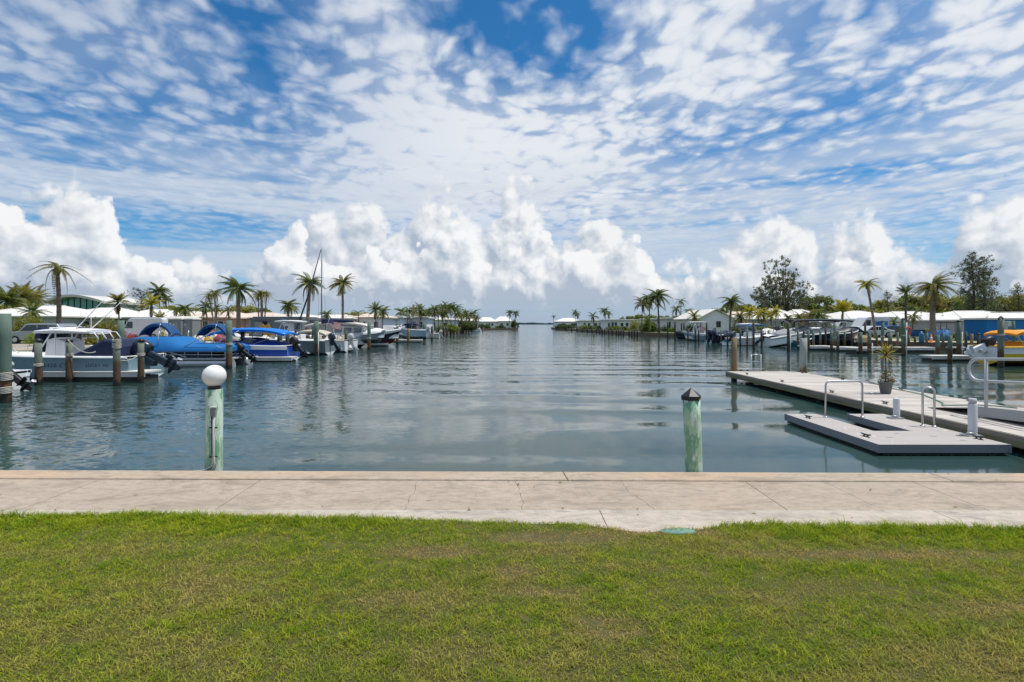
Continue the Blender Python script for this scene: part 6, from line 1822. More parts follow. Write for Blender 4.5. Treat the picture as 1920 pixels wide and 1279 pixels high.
# ---- tenders, covers and gear on the left slips
b = Boat('dinghy', 'white dinghy tipped on the seawall walk left of the yellow boards', 'dinghy', wx(470, 41), 41.5, PI, 3.0, 1.4, .5, WHITE, WHITE, CREAM, lift=.55)
b.seats(((.8, 0), (1.8, 0)), CREAM)
b = Boat('inflatable_boat', 'beige inflatable boat with rounded tubes before the white cruiser', 'boat', wx(641, 43.5), 44.0, PI, 3.4, 1.6, .5, CREAM, WHITE_OLD, CREAM, lift=.35)
m = MB()
for sy in (-1, 1):
    m.tube([(.0, sy * .62, .55), (2.3, sy * .62, .58), (3.0, sy * .38, .68), (3.3, 0, .76)], .20, 10)
m.build('side_tube', CREAM, b.o); b.seats(((1.0, 0),), DECKGREY); b.motors(1, 10, OUT_SILV, sc=.8)
b = Boat('motor_boat', 'white runabout with a folded pale cover between slate boat and mast', 'boat', wx(600, 49), 49.8, PI, 4.6, 2.0, .8, WHITE, WHITE, WHITE, CREAM, lift=.25)
b.cover(.3, .9, .4, matte('off_white_canvas', (.62, .56, .50), .8), -.05, .6, drop=.0); b.windshield(.55, .4)
LB = 'market style beige sacks and gear along the left walk'
for i, (px, d, w_, h, mt) in enumerate(((372, 39, .7, .8, CREAM), (381, 39.5, .5, 1.0, WHITE_OLD), (392, 39, .6, .7, matte('gear_yellow', (.50, .33, .05), .7)), (402, 40, .5, .9, WHITE_OLD), (413, 39.5, .6, .8, matte('gear_red', (.36, .06, .08), .7)), (444, 40, .7, .9, WHITE_OLD), (498, 42, .8, .7, CREAM), (566, 44, .7, .8, WHITE_OLD), (577, 44, .6, .6, CREAM))):
    o = thing('gear_bag', nth(i, 9) + ' covered gear bag on the left walk behind the blue biminis', 'bag', (wx(px, d), d, 0), .3 * i, 'covered gear bags along the left walk')
    m = MB(); m.loft([[(-w_ / 2, -.3, 0), (w_ / 2, -.3, 0), (w_ / 2, .3, 0), (-w_ / 2, .3, 0)], [(-w_ / 2, -.28, h * .7), (w_ / 2, -.28, h * .65), (w_ / 2, .28, h * .65), (-w_ / 2, .28, h * .7)], [(-w_ * .2, -.12, h), (w_ * .25, -.12, h * .9), (w_ * .25, .12, h * .9), (-w_ * .2, .12, h)]], 0, True, True, True); m.build('bag_body', mt, o)
    m = MB(); m.tube([(-w_ * .3, -.31, h * .45), (0, -.34, h * .55), (w_ * .3, -.31, h * .45)], .02, 5); m.build('strap', BLACK, o)
o = thing('street_lamp', 'thin two armed lamp standard left of the hip roofed house', 'lamp', (wx(672, 76), 76, 0))
m = MB(); m.tube([(0, 0, 0), (0, 0, wz(585, 76) - .1)], .06, 8); m.build('pole', matte('lamp_dark', (.04, .05, .05), .5), o)
for sx in (-1, 1):
    m = MB(); m.tube([(0, 0, wz(586, 76)), (sx * .55, 0, wz(583, 76))], .05, 6); m.box((sx * .62, 0, wz(583, 76)), (.5, .2, .08)); m.build('lamp_arm', matte('lamp_dark', (.04, .05, .05), .5), o)
# =================================================================== RIGHT BANK
# ---- far row of short piles and the near slips
SLIP = []
FARR = 'short piles in the far row along the right bank'
for i, (px, yw, yt) in enumerate(((1062, 620.3, 612), (1072, 621, 612), (1082, 621.7, 612), (1092, 622.4, 613), (1101, 623.1, 613), (1110, 623.8, 614), (1118, 624.5, 614), (1124, 625, 616), (1129, 625.6, 616), (1134, 626.1, 616), (1141, 626.8, 616), (1148, 627.4, 616), (1156, 628.5, 616.5), (1160, 629, 616.5), (1164.5, 629.5, 616.5), (1169, 630, 616.5), (1179.5, 630.8, 617), (1184.5, 631.3, 617), (1190, 632, 617), (1195, 632.6, 617))):
    pile(nth(i, 20) + ' short dark pile before the white canal houses', px, yw, yt, 2.9, PILE_DARK, group=FARR)
pile('thin tall pile left of the white canal house window', 1252, 634.8, 604, 3.2, PILE_DARK)
pile('thin tall pile in front of the big dark window', 1265.6, 637, 604.5, 3.2, PILE_DARK)
pile('left pile of the close pair right of the big dark window', 1278, 633, 605, 3, PILE_DARK)
pile('right pile of the close pair right of the big dark window', 1282.5, 634, 605, 3, PILE_DARK)
pile('dark pile in front of the gable house and white console boat', 1325, 642, 604.5, 3.6, PILE_DARK)
pile('wide weathered pile at the stern of the white console boat', 1340, 641, 615, 7, PILE_GREY)
pile('left pile of two near the striped flag on the right', 1304, 641, 614, 3.6, PILE_DARK)
pile('right pile of two near the striped flag on the right', 1310, 640, 615, 3.6, PILE_GREY)
pile('thin dark pile by the teal jet ski', 1364, 650, 620, 3.4, PILE_DARK)
pile('dark pile left of the blue bimini on the right bank', 1413, 656, 604, 4.6, PILE_DARK)
pile('tall dark pile in front of the tilted silver speedboat', 1478, 660, 606, 5.4, PILE_DARK, pvc=True)
pile('mossy pile beside the teal capped post', 1516, 657, 622, 5, PILE_GREEN)
pile('mossy pile just right of the navy hulled boat stern', 1525, 656, 621, 5, PILE_GREEN)
pile('left pile of the three standing by the flat grey lift', 1559, 659, 620, 5.5, PILE_GREEN)
pile('middle tall pile of the three by the flat grey lift', 1565, 656, 606, 5, PILE_GREY)
pile('right pile of the three by the flat grey lift', 1571, 661, 620, 5.5, PILE_GREEN)
pile('left green pile of the pair in front of the dark truck', 1613.5, 664, 623, 8, PILE_GREEN)
pile('right green pile of the pair in front of the dark truck', 1630, 666, 623, 7.5, PILE_GREEN, pvc=True)
pile('slim dark pile behind the green pair', 1622, 654, 604, 4.5, PILE_DARK)
pile('tall capped pile left of the potted plant top', 1654.5, 660, 603, 6.5, PILE_GREEN, 'cone', rope=(.55,))
pile('wide short grey pile behind the potted plant', 1669, 662, 625, 8, PILE_GREY)
pile('narrow short pile left of the life ring post', 1683, 660, 623, 5, PILE_GREY)
pile('tallest capped green pile beside the life ring', 1693.5, 668, 599, 8, PILE_GREEN, 'cone', rope=(.75,), pvc=True)
pile('short dark pile with a blue cylinder beside it', 1715.5, 656, 631, 5, PILE_DARK)
pile('short green pile in front of the blue covers', 1737.5, 656, 625, 6, PILE_GREEN)
pile('left green pile of the pair before the orange cone', 1758, 674, 628, 9, PILE_GREEN)
pile('right green pile of the pair before the orange cone', 1781, 682, 629, 9.5, PILE_GREEN)
pile('tall green pile left of the blue building', 1797.5, 668, 602, 9, PILE_GREEN, 'round', pvc=True)
pile('short brown pile in front of the blue wall', 1822, 660, 626, 7, PILE_BROWN)
pile('short black capped pile in front of the blue wall', 1835, 660, 626, 7.5, PILE_DARK, 'round')
pile('thick grey pile with pyramid cap beside the yellow boat', 1876.5, 690, 597, 13, PILE_GREY, 'pyramid', rope=(1.0,))
pile('green pile in front of the blue building right part', 1900, 664, 602, 7, PILE_GREEN)
for px, yw, yt, w_, mt in ((1290, 640, 616, 3, PILE_DARK), (1352, 646, 618, 3.4, PILE_GREY), (1388, 650, 619, 3.2, PILE_DARK), (1401, 652, 617, 3.4, PILE_GREY), (1428, 653, 618, 3.2, PILE_DARK), (1441, 650, 619, 3.2, PILE_GREY), (1496, 655, 618, 4, PILE_GREY), (1507, 652, 616, 3.6, PILE_DARK), (1538, 655, 619, 4, PILE_GREEN), (1548, 652, 615, 3.8, PILE_DARK), (1584, 655, 622, 4.4, PILE_GREEN), (1597, 653, 618, 4, PILE_DARK), (1644, 657, 622, 5, PILE_GREEN), (1704, 657, 626, 5, PILE_GREY), (1727, 655, 622, 4.6, PILE_DARK), (1768, 657, 624, 5.4, PILE_GREEN), (1811, 662, 622, 6, PILE_DARK), (1858, 664, 622, 6, PILE_GREEN)):
    SLIP.append((px, yw, yt, w_, mt))
for i, q in enumerate(SLIP):
    pile(nth(i, len(SLIP)) + ' slender pile among the slips of the right basin', *q, group='slender piles among the slips of the right basin')
finger('long low grey slip walk behind the tilted speedboat', 1512, 1566, 657, 1.4, .38, WHITE_OLD)
finger('low grey slip walk between the mossy piles and the green pair', 1566, 1618, 659, 1.4, .36, WHITE_OLD)
finger('short floating stub at the foot of the left green pair', 1606, 1636, 664, 1.5, .45, DECKGREY)
finger('pale slip walk behind the potted plant', 1628, 1692, 660.5, 1.3, .40, WHITE_OLD)
finger('pale slip walk right of the tallest capped pile', 1692, 1756, 662, 1.2, .45, WHITE_OLD)
finger('low pale slip beam left of the black outboard', 1748, 1826, 678, 1.0, .36, WHITE_OLD)
finger('long pale slip walk before the blue wall', 1795, 1880, 662, 1.1, .45, WHITE_OLD)
# ---- moored boats, far to near
b = Boat('motor_boat', 'dark open boat moored left of the white console boat', 'boat', wx(1302, 80), 81, PI, 2.8, 1.8, .75, HULL_NAVY, HULL_NAVY, OUT_GREY, lift=.05)
b.cover(.05, .9, .45, BLACK); b.motors(1, 35, BLACK)
b = Boat('motor_boat', 'white console boat with a flat white top below the gable house', 'boat', wx(1338, 70), 71.5, PI, 3.6, 1.9, .95, HULL_GREY, HULL_SLATE, WHITE, stripe=WHITE)
b.console(1.8, .8, 1.05); b.ttop(.6, 3.0, 2.55, 1.8, WHITE, ALU, .12); b.motors(2, 20, BLACK)
b = Boat('motor_boat', 'navy motor boat with a white rail, stern towards the canal', 'boat', wx(1343, 62), 63, R(25), 3.6, 2.0, 1.0, HULL_NAVY, HULL_NAVY, WHITE); b.motors(2, 15, OUT_GREY, sc=1.15); b.cover(.2, .9, .35, NAVY)
o = Boat('jet_ski', 'white and teal jet ski floating by the thin dark pile', 'jet ski', wx(1361, 54.5), 54.6, R(55), 1.9, .85, .42, WHITE, TEAL, TEAL, TEAL)
m = MB(); m.extrude([(.2, .40), (.9, .44), (1.0, .62), (.6, .66), (.25, .60)], 'y', -.16, .16); m.build('saddle', BLACK, o.o, bevel=.04)
m = MB(); m.extrude([(.95, .40), (1.75, .48), (1.25, .90), (1.05, .86)], 'y', -.22, .22); m.build('cowling', WHITE, o.o, bevel=.05)
m = MB(); m.tube([(1.08, -.36, .88), (1.15, 0, .92), (1.08, .36, .88)], .03, 6); m.build('handlebar', BLACK, o.o)
b = Boat('motor_boat', 'white fishing boat with metal frame and small white top', 'boat', wx(1381, 54), 55.5, R(12), 5.0, 2.2, .85, WHITE_OLD, HULL_SLATE, WHITE); b.console(2.2, .85, 1.0); b.ttop(1.0, 3.2, 2.3, 1.7, WHITE, ALU, .10); b.motors(2, 35, OUT_GREY); b.bowrail()
b = Boat('motor_boat', 'boat under a blue bimini between the two dark piles', 'boat', wx(1398, 57), 60, R(20), 5.4, 2.2, .85, HULL_SLATE, HULL_SLATE, WHITE); b.bimini(1.4, 3.9, 2.35, matte('mid_blue_canvas', (.01, .10, .30), .75, .15, 3), .18, 2.0); b.seats(((1.4, .5), (1.6, -.5), (3, .4))); b.motors(1, 30, BLACK); b.windshield(.6)
b = Boat('speedboat', 'silver and white speedboat with grey covers and an arch tower, bow raised', 'boat', wx(1432, 51.5), 51.5, R(14), 5.9, 2.3, .82, WHITE, WHITE_OLD, WHITE, lift=.10, pitch=R(7), stripe=OUT_SILV, rise=.30)
GREYC = matte('grey_canvas', (.30, .30, .31), .85, .15, 4, .006)
b.cover(.22, .60, .52, GREYC, -.02, .6, drop=.02); b.cover(.62, .97, .42, GREYC, -.02, .6, drop=.02); b.tower(2.3, 2.35, matte('dull_tower', (.20, .19, .20), .5)); b.motors(1, 58, BLACK, OUT_GREY)
m = MB(); rows = []
for i in range(9):
    t = i / 8; rows.append([(-.15 + 1.35 * t, y * .95, .84 + .34 * math.sin(PI * min(1, .25 + .7 * t)) * (1 - .35 * abs(y) ** 2)) for y in (-1, -.6, 0, .6, 1)])
m.loft(rows); m.build('engine_hatch', WHITE, b.o)
b = Boat('motor_boat', 'navy hulled boat with white covers on a lift right of the speedboat', 'boat', wx(1508, 51), 52.5, R(4), 4.6, 2.2, .95, HULL_NAVY, HULL_NAVY, WHITE, lift=.30, rise=.5)
b.cover(.30, .95, .55, WHITE_OLD, -.05, .6, drop=.02); b.motors(1, 40, OUT_SILV); b.bimini(-.8, 5.4, 2.55, BLACK, .10, 2.0); b.seats(((1.2, .5), (1.2, -.5)), WHITE)
b = Boat('motor_boat', 'second navy hulled boat with white seats behind the flat grey lift', 'boat', wx(1549, 54), 57, R(4), 4.4, 2.1, 1.0, HULL_NAVY, HULL_NAVY, WHITE, lift=.35)
b.bimini(.6, 3.6, 2.45, matte('white_canvas', (.62, .63, .64), .8), .15, 1.9); b.seats(((1, .5), (2.2, -.5), (3.0, .4)), WHITE); b.motors(1, 30, OUT_GREY)
o = thing('boat_trailer', 'dark empty flat trailer raised behind the grey slip walk', 'trailer', (wx(1592, 50), 50.5, -.35))
for sy in (-.7, .7):
    m = MB(); m.box((0, sy, .45), (3.6, .10, .16)); m.build('side_rail', BLACK, o)
m = MB(); m.box((0, 0, .40), (3.5, 1.3, .06)); m.build('bed', OUT_GREY, o)
for sy in (-.85, .85):
    m = MB(); m.tube([(.3, sy - .08, .3), (.3, sy + .08, .3)], .28, 14); w_ = m.build('wheel', TYRE, o); m = MB(); m.tube([(.3, sy - .1, .3), (.3, sy + .1, .3)], .14, 10); m.build('rim', ALU, w_)
# yellow boat at the right edge
b = Boat('motor_boat', 'yellow and white motor boat with an orange bimini at the right edge', 'boat', wx(1866, 28.3), 28.9, R(2), 6.0, 2.3, .78, WHITE, HULL_YEL, matte('yellow_trim', (.70, .40, .03), .4), YELLOWC, lift=.28)
m = MB()
for sy in (-1, 1):
    m.loft([[(p[2][0], p[2][1] * 1.012 if sy > 0 else -p[2][1] * 1.012, p[2][2] - .02), (p[1][0], p[1][1] * 1.012 * sy, p[1][2] - .16)] for p in b.rows[:-1]])
tag(m.build('yellow_band', HULL_YEL, b.o))
b.bimini(1.35, 4.9, 1.72, YELLOWC, .12, 1.9); b.bimini(.85, 1.95, 1.70, ORANGE, .16, 1.9, name='bimini_end')
m = MB(); m.extrude([(1.3, .6), (2.3, .6), (2.1, 1.0), (1.6, 1.05)], 'y', -.6, .6); m.build('orange_seat_cover', ORANGE, b.o, bevel=.08)
outboard(b.o, 0, .62, 66, BLACK, WHITE, 1.15)
flag('stars and stripes flag on a boat left of the gable house', 1303, 613, 74, 1.5, .7)
# ---- ashore: vehicles, covers, small things
AMB = vehicle('white high van with a blue picture panel on its side', wx(1644, 68), 69, 0, 6.0, 2.1, 2.62, VAN, WHTP, 'van', 'parked_van', VANW)
m = MB(); m.box((.55, -1.075, 1.62), (1.75, .02, .75)); m.build('blue_panel', matte('van_print_blue', (.03, .16, .50), .4, .6, 5), AMB)
m = MB(); m.box((.55, -1.073, .98), (3.2, .018, .16)); m.build('blue_stripe', matte('van_stripe', (.04, .10, .36), .4), AMB)
vehicle('second white van with its nose behind the first van', wx(1600, 74), 75.5, 0, 5.6, 2.0, 2.40, VAN, WHTP, 'van', 'parked_van', VANW)
vehicle('dark pickup with pale bonnet stripes in front of the white van', wx(1593, 60), 60.5, PI, 4.9, 1.9, 1.35, SEDAN, BLKP, 'car', win=SEDW)
vehicle('white car in front of the blue panel van', wx(1640, 62), 62.5, 0, 4.5, 1.8, 1.40, SEDAN, WHTP, win=SEDW)
vehicle('blue car behind the green piles right of the vans', wx(1676, 64), 65, 0, 4.3, 1.8, 1.45, SEDAN, BLUP, win=SEDW)
o = thing('life_ring', 'red life ring hanging on a white post on the right bank', 'life ring', (wx(1700, 44), 44, 0))
m = MB(); m.tube([(0, 0, -.02), (0, 0, 1.75)], .05, 8); m.build('post', WHITE_OLD, o)
m = MB(); n = 22; m.loft([[((.30 + .07 * math.cos(b_)) * math.cos(a), -.10 + .07 * math.sin(b_), 1.02 + (.30 + .07 * math.cos(b_)) * math.sin(a)) for b_ in [2 * PI * j / 8 for j in range(9)]] for a in [2 * PI * k / n for k in range(n + 1)]]); m.build('ring', matte('ring_red', (.50, .07, .04), .6), o)
o = thing('traffic_cone', 'orange traffic cone standing on the right seawall', 'cone', (wx(1746, 43.5), 43.5, 0))
m = MB(); m.lathe([(.17, .03), (.15, .04), (.03, .78), (.02, .79)], 14); m.build('cone', matte('cone_orange', (.62, .17, .03), .6), o)
m = MB(); m.box((0, 0, .015), (.42, .42, .03)); m.build('base', BLACK, o)
m = MB(); m.lathe([(.108, .34), (.078, .50)], 14); m.build('white_collar', WHITE, o)
o = thing('golf_cart', 'black golf cart parked on the right bank', 'golf cart', (wx(1773, 52), 52, 0))
m = MB(); m.extrude([(-1.1, .25), (1.1, .25), (1.15, .65), (.75, .80), (.35, .55), (-.3, .55), (-.45, .85), (-1.1, .8)], 'y', -.55, .55); m.build('body', BLKP, o, bevel=.05)
m = MB(); m.box((-.15, 0, 1.78), (1.9, 1.15, .07)); m.build('roof', BLACK, o, bevel=.02)
for x in (-.95, .55):
    for y in (-.5, .5):
        m = MB(); m.tube([(x, y, .7), (x * .95, y, 1.76)], .022, 6); m.build('roof_post', BLACK, o)
for x in (-.75, .75):
    for y in (-.52, .52):
        m = MB(); m.tube([(x, y - .09, .24), (x, y + .09, .24)], .24, 12); m.build('wheel', TYRE, o)
m = MB(); m.box((-.2, 0, .82), (.5, 1.0, .16)); m.box((-.46, 0, 1.1), (.10, 1.0, .5)); m.build('bench_seat', WHITE_OLD, o, bevel=.03)
def stall(label, px, d, w, h, mat):
    o = thing('garden_chair', label, 'chair', (wx(px, d), d, 0))
    m = MB(); m.box((0, 0, .42), (w, .5, .06)); m.build('seat', mat, o); m = MB(); m.box((0, .24, .75), (w, .05, .62)); m.build('backrest', mat, o)
    for sx in (-1, 1):
        for y in (-.22, .22):
            m = MB(); m.box((sx * (w / 2 - .04), y, .2), (.04, .04, .40)); m.build('leg', ALU, o)
    return o
stall('left blue garden chair in front of the grey wall', 1719, 50, .75, 1, BLUE_DARK)
stall('right blue garden chair in front of the grey wall', 1731, 50.5, .75, 1, BLUE_DARK)
for i, px in enumerate((1748, 1757, 1766)):
    o = thing('covered_moped', ('left', 'middle', 'right')[i] + ' one of three blue covered mopeds by the golf cart', 'moped', (wx(px, 50), 49.5 + (px % 5) * .2, 0), 0, 'blue covered mopeds on the right bank')
    m = MB(); m.loft([[(-.45, -.22, 0), (.45, -.22, 0), (.45, .22, 0), (-.45, .22, 0)], [(-.42, -.2, .6), (.42, -.2, .65), (.42, .2, .65), (-.42, .2, .6)], [(-.1, -.12, .95), (.25, -.25, 1.1), (.25, .25, 1.1), (-.1, .12, .95)]], 0, True, True, True); m.build('cover', matte('light_blue_cover', (.06, .20, .42), .7, .2, 3), o)
    m = MB(); m.tube([(.2, -.3, 1.1), (.28, 0, 1.15), (.2, .3, 1.1)], .03, 6); m.build('handlebar', BLACK, o)
o = thing('water_barrel', 'blue upright cylinder beside the short dark pile', 'barrel', (wx(1723, 45.5), 45.2, .0))
m = MB(); m.lathe([(.18, 0), (.20, .1), (.20, .8), (.17, .86)], 14, (0, 0, -.05)); m.build('body', matte('barrel_blue', (.03, .15, .25), .5), o); m = MB(); m.lathe([(.05, .8), (.05, .95)], 8); m.build('cap', WHITE, o)
o = thing('bait_crate', 'tan covered crate on the right seawall', 'crate', (wx(1641, 44), 45.5, 0))
m = MB(); m.loft([[(-.45, -.3, 0), (.45, -.3, 0), (.45, .3, 0), (-.45, .3, 0)], [(-.4, -.26, .4), (.4, -.26, .4), (.4, .26, .4), (-.4, .26, .4)], [(-.2, -.15, .62), (.2, -.15, .62), (.2, .15, .62), (-.2, .15, .62)]], 0, False, True, True); m.build('cover', matte('tan_cover', (.50, .33, .16), .8), o)
# ---- houses of the right bank
house('white house with a low roof at the end of the right bank', 1043, 1092, 215, 12, 2.6, 4.3, wins=((.2, .35, .9, 2.0), (.55, .8, .9, 2.0)))
house('white canal house behind the far palms of the right bank', 1090, 1140, 172, 10, 2.6, 3.4, kind='flat', wins=((.08, .16, .6, 2.1), (.24, .34, .9, 2.0), (.45, .6, .9, 2.0), (.8, .9, .9, 2.0)), doors=((.68, .74, 2.1, NAVY),))
house('white flat roofed canal house with two dark doors', 1138, 1212, 138, 10, 2.6, 3.0, kind='flat', wins=((.02, .08, .9, 2.0), (.34, .42, .9, 2.0), (.47, .55, .9, 2.0), (.68, .73, .9, 2.0), (.84, .95, 1.0, 2.1)), doors=((.12, .17, 2.1, NAVY), (.20, .25, 2.1, NAVY)))
house('white flat roofed canal house with a tall narrow window', 1216, 1250, 118, 9, 2.6, 3.0, kind='flat', wins=((.12, .3, .9, 2.1), (.62, .76, .5, 2.1),), over=.6)
house('white flat roofed canal house with a big dark window', 1248, 1309, 112, 9, 2.7, 3.0, kind='flat', wins=((.05, .16, .5, 2.15), (.26, .44, .9, 2.15), (.46, .62, .9, 2.15), (.85, .92, .9, 2.1)), over=.7)
house('white gable house with a shuttered window on the right bank', 1311, 1373, 92, 13, 2.7, ridge_py=582, kind='gable', wins=((.50, .66, 1.0, 2.2), (.02, .06, 1.0, 2.1)))
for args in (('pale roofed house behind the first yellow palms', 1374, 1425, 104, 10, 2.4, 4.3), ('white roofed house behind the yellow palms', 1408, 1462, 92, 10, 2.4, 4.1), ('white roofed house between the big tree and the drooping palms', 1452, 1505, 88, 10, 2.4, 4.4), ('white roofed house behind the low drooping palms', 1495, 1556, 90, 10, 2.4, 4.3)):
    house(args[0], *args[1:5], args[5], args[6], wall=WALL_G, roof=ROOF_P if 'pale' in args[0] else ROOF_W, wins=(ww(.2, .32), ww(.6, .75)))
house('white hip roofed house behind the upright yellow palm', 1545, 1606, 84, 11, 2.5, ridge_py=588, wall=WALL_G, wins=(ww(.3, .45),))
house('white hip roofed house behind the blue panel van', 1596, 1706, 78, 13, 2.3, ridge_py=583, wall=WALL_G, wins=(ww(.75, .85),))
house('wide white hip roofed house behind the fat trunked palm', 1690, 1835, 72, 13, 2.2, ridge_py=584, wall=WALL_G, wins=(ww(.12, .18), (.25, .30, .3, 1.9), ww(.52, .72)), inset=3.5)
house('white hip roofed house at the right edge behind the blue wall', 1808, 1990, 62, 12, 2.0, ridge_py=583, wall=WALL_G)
s = house('bright blue walled boat house with a white roof edge at right', 1850, 2010, 50, 2.5, 2.05, 2.75, wall=WALL_B, roof=ROOF_W, kind='hip', cat='boat house', over=.25, inset=1.5)
Wb = wx(2010, 50) - wx(1850, 50)
f = MB(); f.box((-Wb / 2 + wx(1886, 50) - wx(1850, 50), -.03, 1.45), (.70, .08, .95)); f_ = f.build('louvre_panel', TRIM, s)
for k in range(6):
    q = MB(); q.box((-Wb / 2 + wx(1886, 50) - wx(1850, 50), -.09, 1.08 + .14 * k), (.58, .05, .06)); q.build('louvre_slat', WALL_G, f_)
o = thing('notice_sign', 'small pale square sign on a post by the right blue wall', 'sign', (wx(1896, 49), 49.2, 0))
m = MB(); m.box((0, 0, .9), (.08, .08, 1.8)); m.build('post', PILE_GREEN, o); m = MB(); m.box((0, -.06, 1.65), (.42, .04, .5)); m.build('plate', matte('pale_sign', (.50, .54, .54), .5), o)
# ---- plants of the right bank
palm('lone small palm at the tip of the right bank', 1038, 236, 594, 5.5, 'dark', 'coco', 11)
palm('left palm of the pair near the tip of the right bank', 1078, 205, 587, 9, 'dark', 'coco', 13)
palm('right palm of the pair near the tip of the right bank', 1083, 207, 591, 8.5, 'dark', 'coco', 12)
palm('drooping palm leaning over the far pile row', 1112, 158, 594, 13, 'dark', 'coco', 14, 1115)
palm('upright palm right of the drooping palm at the far pile row', 1134, 148, 584, 13, 'dark', 'coco', 16)
palm('smaller palm close behind the upright palm', 1141, 152, 589, 10, 'dark', 'coco', 12)
palm('tall double palm, left trunk, before the white canal houses', 1205, 104, 570, 20, 'olive', 'coco', 16, 1203)
palm('tall palm behind the tallest palm of the canal houses', 1217, 102, 562, 22, 'green', 'coco', 19, 1219)
palm('tallest dark palm leaning beside the white canal houses', 1233, 97, 557, 25, 'dark', 'coco', 20, 1236, .17)
palm('small palm left of the thin bent palm', 1268, 112, 581, 13, 'dark', 'coco', 14)
palm('thin tall palm with few bent fronds behind the canal house', 1277, 114, 566, 13, 'dark', 'hang', 9, 1277)
palm('palm with a drooping frond right of the thin bent palm', 1290, 110, 584, 15, 'dark', 'hang', 9)
palm('palm beside the gable house in front of its right corner', 1372, 66, 567, 24, 'green', 'coco', 20, 1369, .16)
palm('low spreading palm at the right corner of the gable house', 1388, 70, 596, 22, 'olive', 'date', 20, up=.3)
palm('low palm left of the gable house roof', 1302, 88, 595, 17, 'olive', 'date', 18, up=.4)
YP = 'yellow palms before the pale roofs of the right bank'
for i, (px, d, cy, r) in enumerate(((1405, 82, 588, 20), (1422, 84, 591, 17), (1432, 80, 590, 18), (1445, 82, 594, 17), (1455, 80, 587, 17))):
    palm(nth(i, 5) + ' yellow green palm before the pale roofs of the right bank', px, d, cy, r, 'yellow', 'date', 20, group=YP, up=.7)
DPG = 'low drooping palms along the right bank'
for i, (px, d, cy, r, lf) in enumerate(sorted(((1500, 70, 597, 19, 'olive'), (1518, 72, 594, 18, 'olive'), (1532, 70, 593, 19, 'green'), (1543, 73, 596, 17, 'olive'), (1478, 72, 600, 14, 'dark')))):
    palm(nth(i, 5) + ' low drooping palm above the black bimini of the right bank', px, d, cy, r, lf, 'coco', 20, group=DPG, up=.4)
palm('upright palm with a spear like yellow green head', 1580, 66, 588, 27, 'yellow', 'stiff', 15, up=2.2, lowang=0)
palm('tall thin leaning palm with a small lime head', 1626, 57, 535, 21, 'yellow', 'coco', 14, 1642, .15, up=.6, skirt=1)
palm('thin dark palm with a stiff upswept head', 1699, 48, 551, 19, 'dark', 'stiff', 15, 1701, .12, up=1.6, lowang=-10)
palm('small palm behind the capped pile and vans', 1712, 60, 597, 17, 'olive', 'coco', 14)
palm('fat trunked palm with a wide shaggy yellow green head', 1751, 50, 541, 40, 'olive', 'hang', 30, 1750, .27, up=.9, skirt=3, windy=.08)
palm('small green palm left of the fat trunked palm foot', 1676, 66, 606, 16, 'green', 'date', 16, up=.4)
bush('round bright green tree shaped shrub before the white canal houses', wx(1217, 104), 105, 3.4, 4.2, BUSH_L, leaf=.16, per=330)
bush('brown green round shrub left of the bright green one', wx(1197, 110), 111, 3.6, 3.3, TREE_O, leaf=.15)
bush('low dark shrub right of the bright green one', wx(1228, 104), 106, 4, 1.6, BUSH_G, leaf=.15)
bush('dark hedge against the gable house left wall', wx(1305, 88), 89, 3.4, 2.4, BUSH_G, leaf=.14)
bush('low hedge by the dark window of the canal house', wx(1290, 104), 106, 4, 1.4, BUSH_G, leaf=.14)
bush('green shrub right of the life ring', wx(1711, 54), 55, 1.6, 1.3, BUSH_G)
bush('shrub below the small palm behind the van', wx(1664, 68), 70, 2.2, 2.2, BUSH_L)
casuarina('huge wispy round pine with many bare rising limbs', wx(1463, 104), 104, wz(496, 104), 11.2, 3, None, 'fan', 0, 40, 30)
casuarina('tall shaggy wind swept pine at the right', wx(1822, 92), 92, wz(486, 92), 8.2, 7, None, 'tier', .30, 34, 26)
casuarina('second leader of the wind swept pine', wx(1843, 94), 94, wz(505, 94), 6.4, 9, None, 'tier', .3, 26, 24)
casuarina('small pine bent by the wind left of the dark upswept palm', wx(1663, 96), 96, wz(548, 96), 5.0, 5, None, 'tier', .5, 26, 26)
casuarina('ragged pine above the low trees right of the huge wispy pine', wx(1548, 120), 120, wz(556, 120), 6, 15, None, 'tier', .4, 24, 26)
casuarina('ragged dark pine at the right edge', wx(1908, 96), 96, wz(536, 96), 6, 21, None, 'tier', .2, 26, 24)
r_ = random.Random(77)
TG = 'trees of the green belt behind the right bank houses'
for i, px in enumerate(range(1385, 2010, 24)):
    d = r_.uniform(112, 128)
    top = 553 if px > 1680 else 558 if 1520 < px < 1575 else 570 if px < 1480 else 564
    if 1585 < px < 1640: top = 573
    tree(nth(i, 27) + ' rounded tree in the belt behind the right houses', wx(px, d), d, wz(top + r_.uniform(-6, 9), d), r_.uniform(7.5, 11), TREE_O if r_.random() < .55 else TREE_G, TG, 100 + i, .26, base=.15)
for i, (px, d, t) in enumerate(sorted(((1290, 150, 592), (1312, 140, 586), (1335, 150, 581), (1352, 146, 578), (1372, 150, 583), (1180, 165, 592), (1210, 160, 590), (1240, 165, 592), (1262, 160, 592)))):
    tree(nth(i, 9) + ' small round tree above the canal house roofs', wx(px, d), d, wz(t, d), 7.0, TREE_G, 'small trees above the canal house roofs', 200 + i, .30)

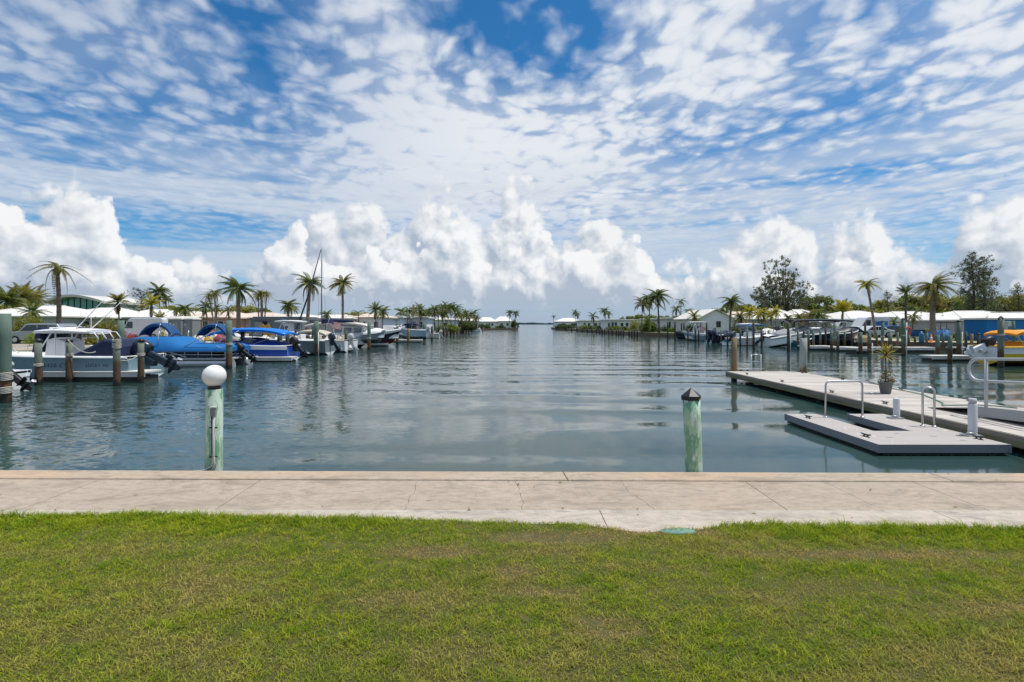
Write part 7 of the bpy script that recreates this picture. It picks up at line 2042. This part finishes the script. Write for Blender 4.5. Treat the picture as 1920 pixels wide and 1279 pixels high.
HG = 'low shrubs along the white canal houses of the right bank'
HL = [(1052, 214, 5, 2.0, BUSH_G), (1066, 196, 6, 1.8, BUSH_G), (1096, 168, 4, 1.7, BUSH_L), (1104, 164, 4, 1.4, BUSH_G), (1122, 152, 3.4, 1.6, BUSH_L), (1128, 148, 4, 1.3, BUSH_G), (1148, 136, 3.4, 1.3, BUSH_G), (1160, 132, 3, 1.5, BUSH_L), (1172, 130, 3.4, 1.2, BUSH_G), (1184, 124, 2.6, 1.5, TREE_O), (1243, 108, 2.4, 1.6, BUSH_G), (1262, 107, 2.4, 1.2, BUSH_L), (1274, 106, 2.0, 1.4, BUSH_G)]
for i, (px, d, w_, h, mt) in enumerate(HL):
    bush(nth(i, len(HL)) + ' low shrub before the white canal houses', wx(px, d), d, w_, h, mt, HG, leaf=.16)
RG = 'shrubs along the right basin drive'
RL = [(1392, 74, 3.4, 2.0, BUSH_G), (1418, 78, 3.6, 1.9, BUSH_L), (1440, 76, 3.0, 1.7, BUSH_Y), (1468, 78, 3.6, 2.0, BUSH_G), (1510, 78, 3.2, 1.6, BUSH_L), (1556, 74, 3.0, 1.8, BUSH_G), (1578, 72, 2.6, 1.5, BUSH_L), (1690, 62, 2.6, 1.6, BUSH_G), (1738, 60, 2.4, 1.4, BUSH_L), (1800, 49.2, 1.2, 1.5, BUSH_L)]
for i, (px, d, w_, h, mt) in enumerate(RL):
    bush(nth(i, len(RL)) + ' shrub along the right basin drive', wx(px, d), d, w_, h, mt, RG, leaf=.13)
# ---- more boats of the right basin, second row
b = Boat('motor_boat', 'white boat with twin dark motors left of the silver speedboat', 'boat', wx(1418, 58), 60.5, R(18), 4.4, 2.0, .95, WHITE, HULL_SLATE, WHITE, lift=.2); b.motors(2, 30, OUT_GREY); b.cover(.35, .95, .45, WHITE_OLD, -.05, .6, drop=.02)
b = Boat('motor_boat', 'white boat with black seats behind the silver speedboat tower', 'boat', wx(1452, 60), 63, R(14), 4.8, 2.0, 1.0, WHITE, WHITE_OLD, WHITE, lift=.35); b.seats(((1.0, .4), (1.2, -.4), (2.4, 0)), BLACK); b.windshield(.62, .5); b.motors(1, 30, BLACK)
b = Boat('motor_boat', 'white boat with a low cabin behind the navy hulls', 'boat', wx(1528, 58), 62, R(8), 4.8, 2.1, 1.0, WHITE, WHITE_OLD, WHITE, lift=.3); b.cabin(.35, .8, .7); b.motors(1, 25, OUT_SILV)
b = Boat('motor_boat', 'teal hulled small boat half hidden below the speedboat bow', 'boat', wx(1492, 50.5), 51.2, R(20), 2.6, 1.5, .7, matte('teal_gelcoat', (.02, .14, .16), .35, .2, 3), TEAL, WHITE); b.cover(.2, .9, .3, BLACK, -.03, .6, drop=.0)
b = Boat('motor_boat', 'black covered boat on the trailer slip left of the green pair', 'boat', wx(1585, 52), 55, R(5), 3.6, 1.9, .9, HULL_NAVY, BLACK, WHITE, lift=.4); b.cover(.1, .95, .5, BLACK, -.02, .6); b.motors(1, 40, BLACK)
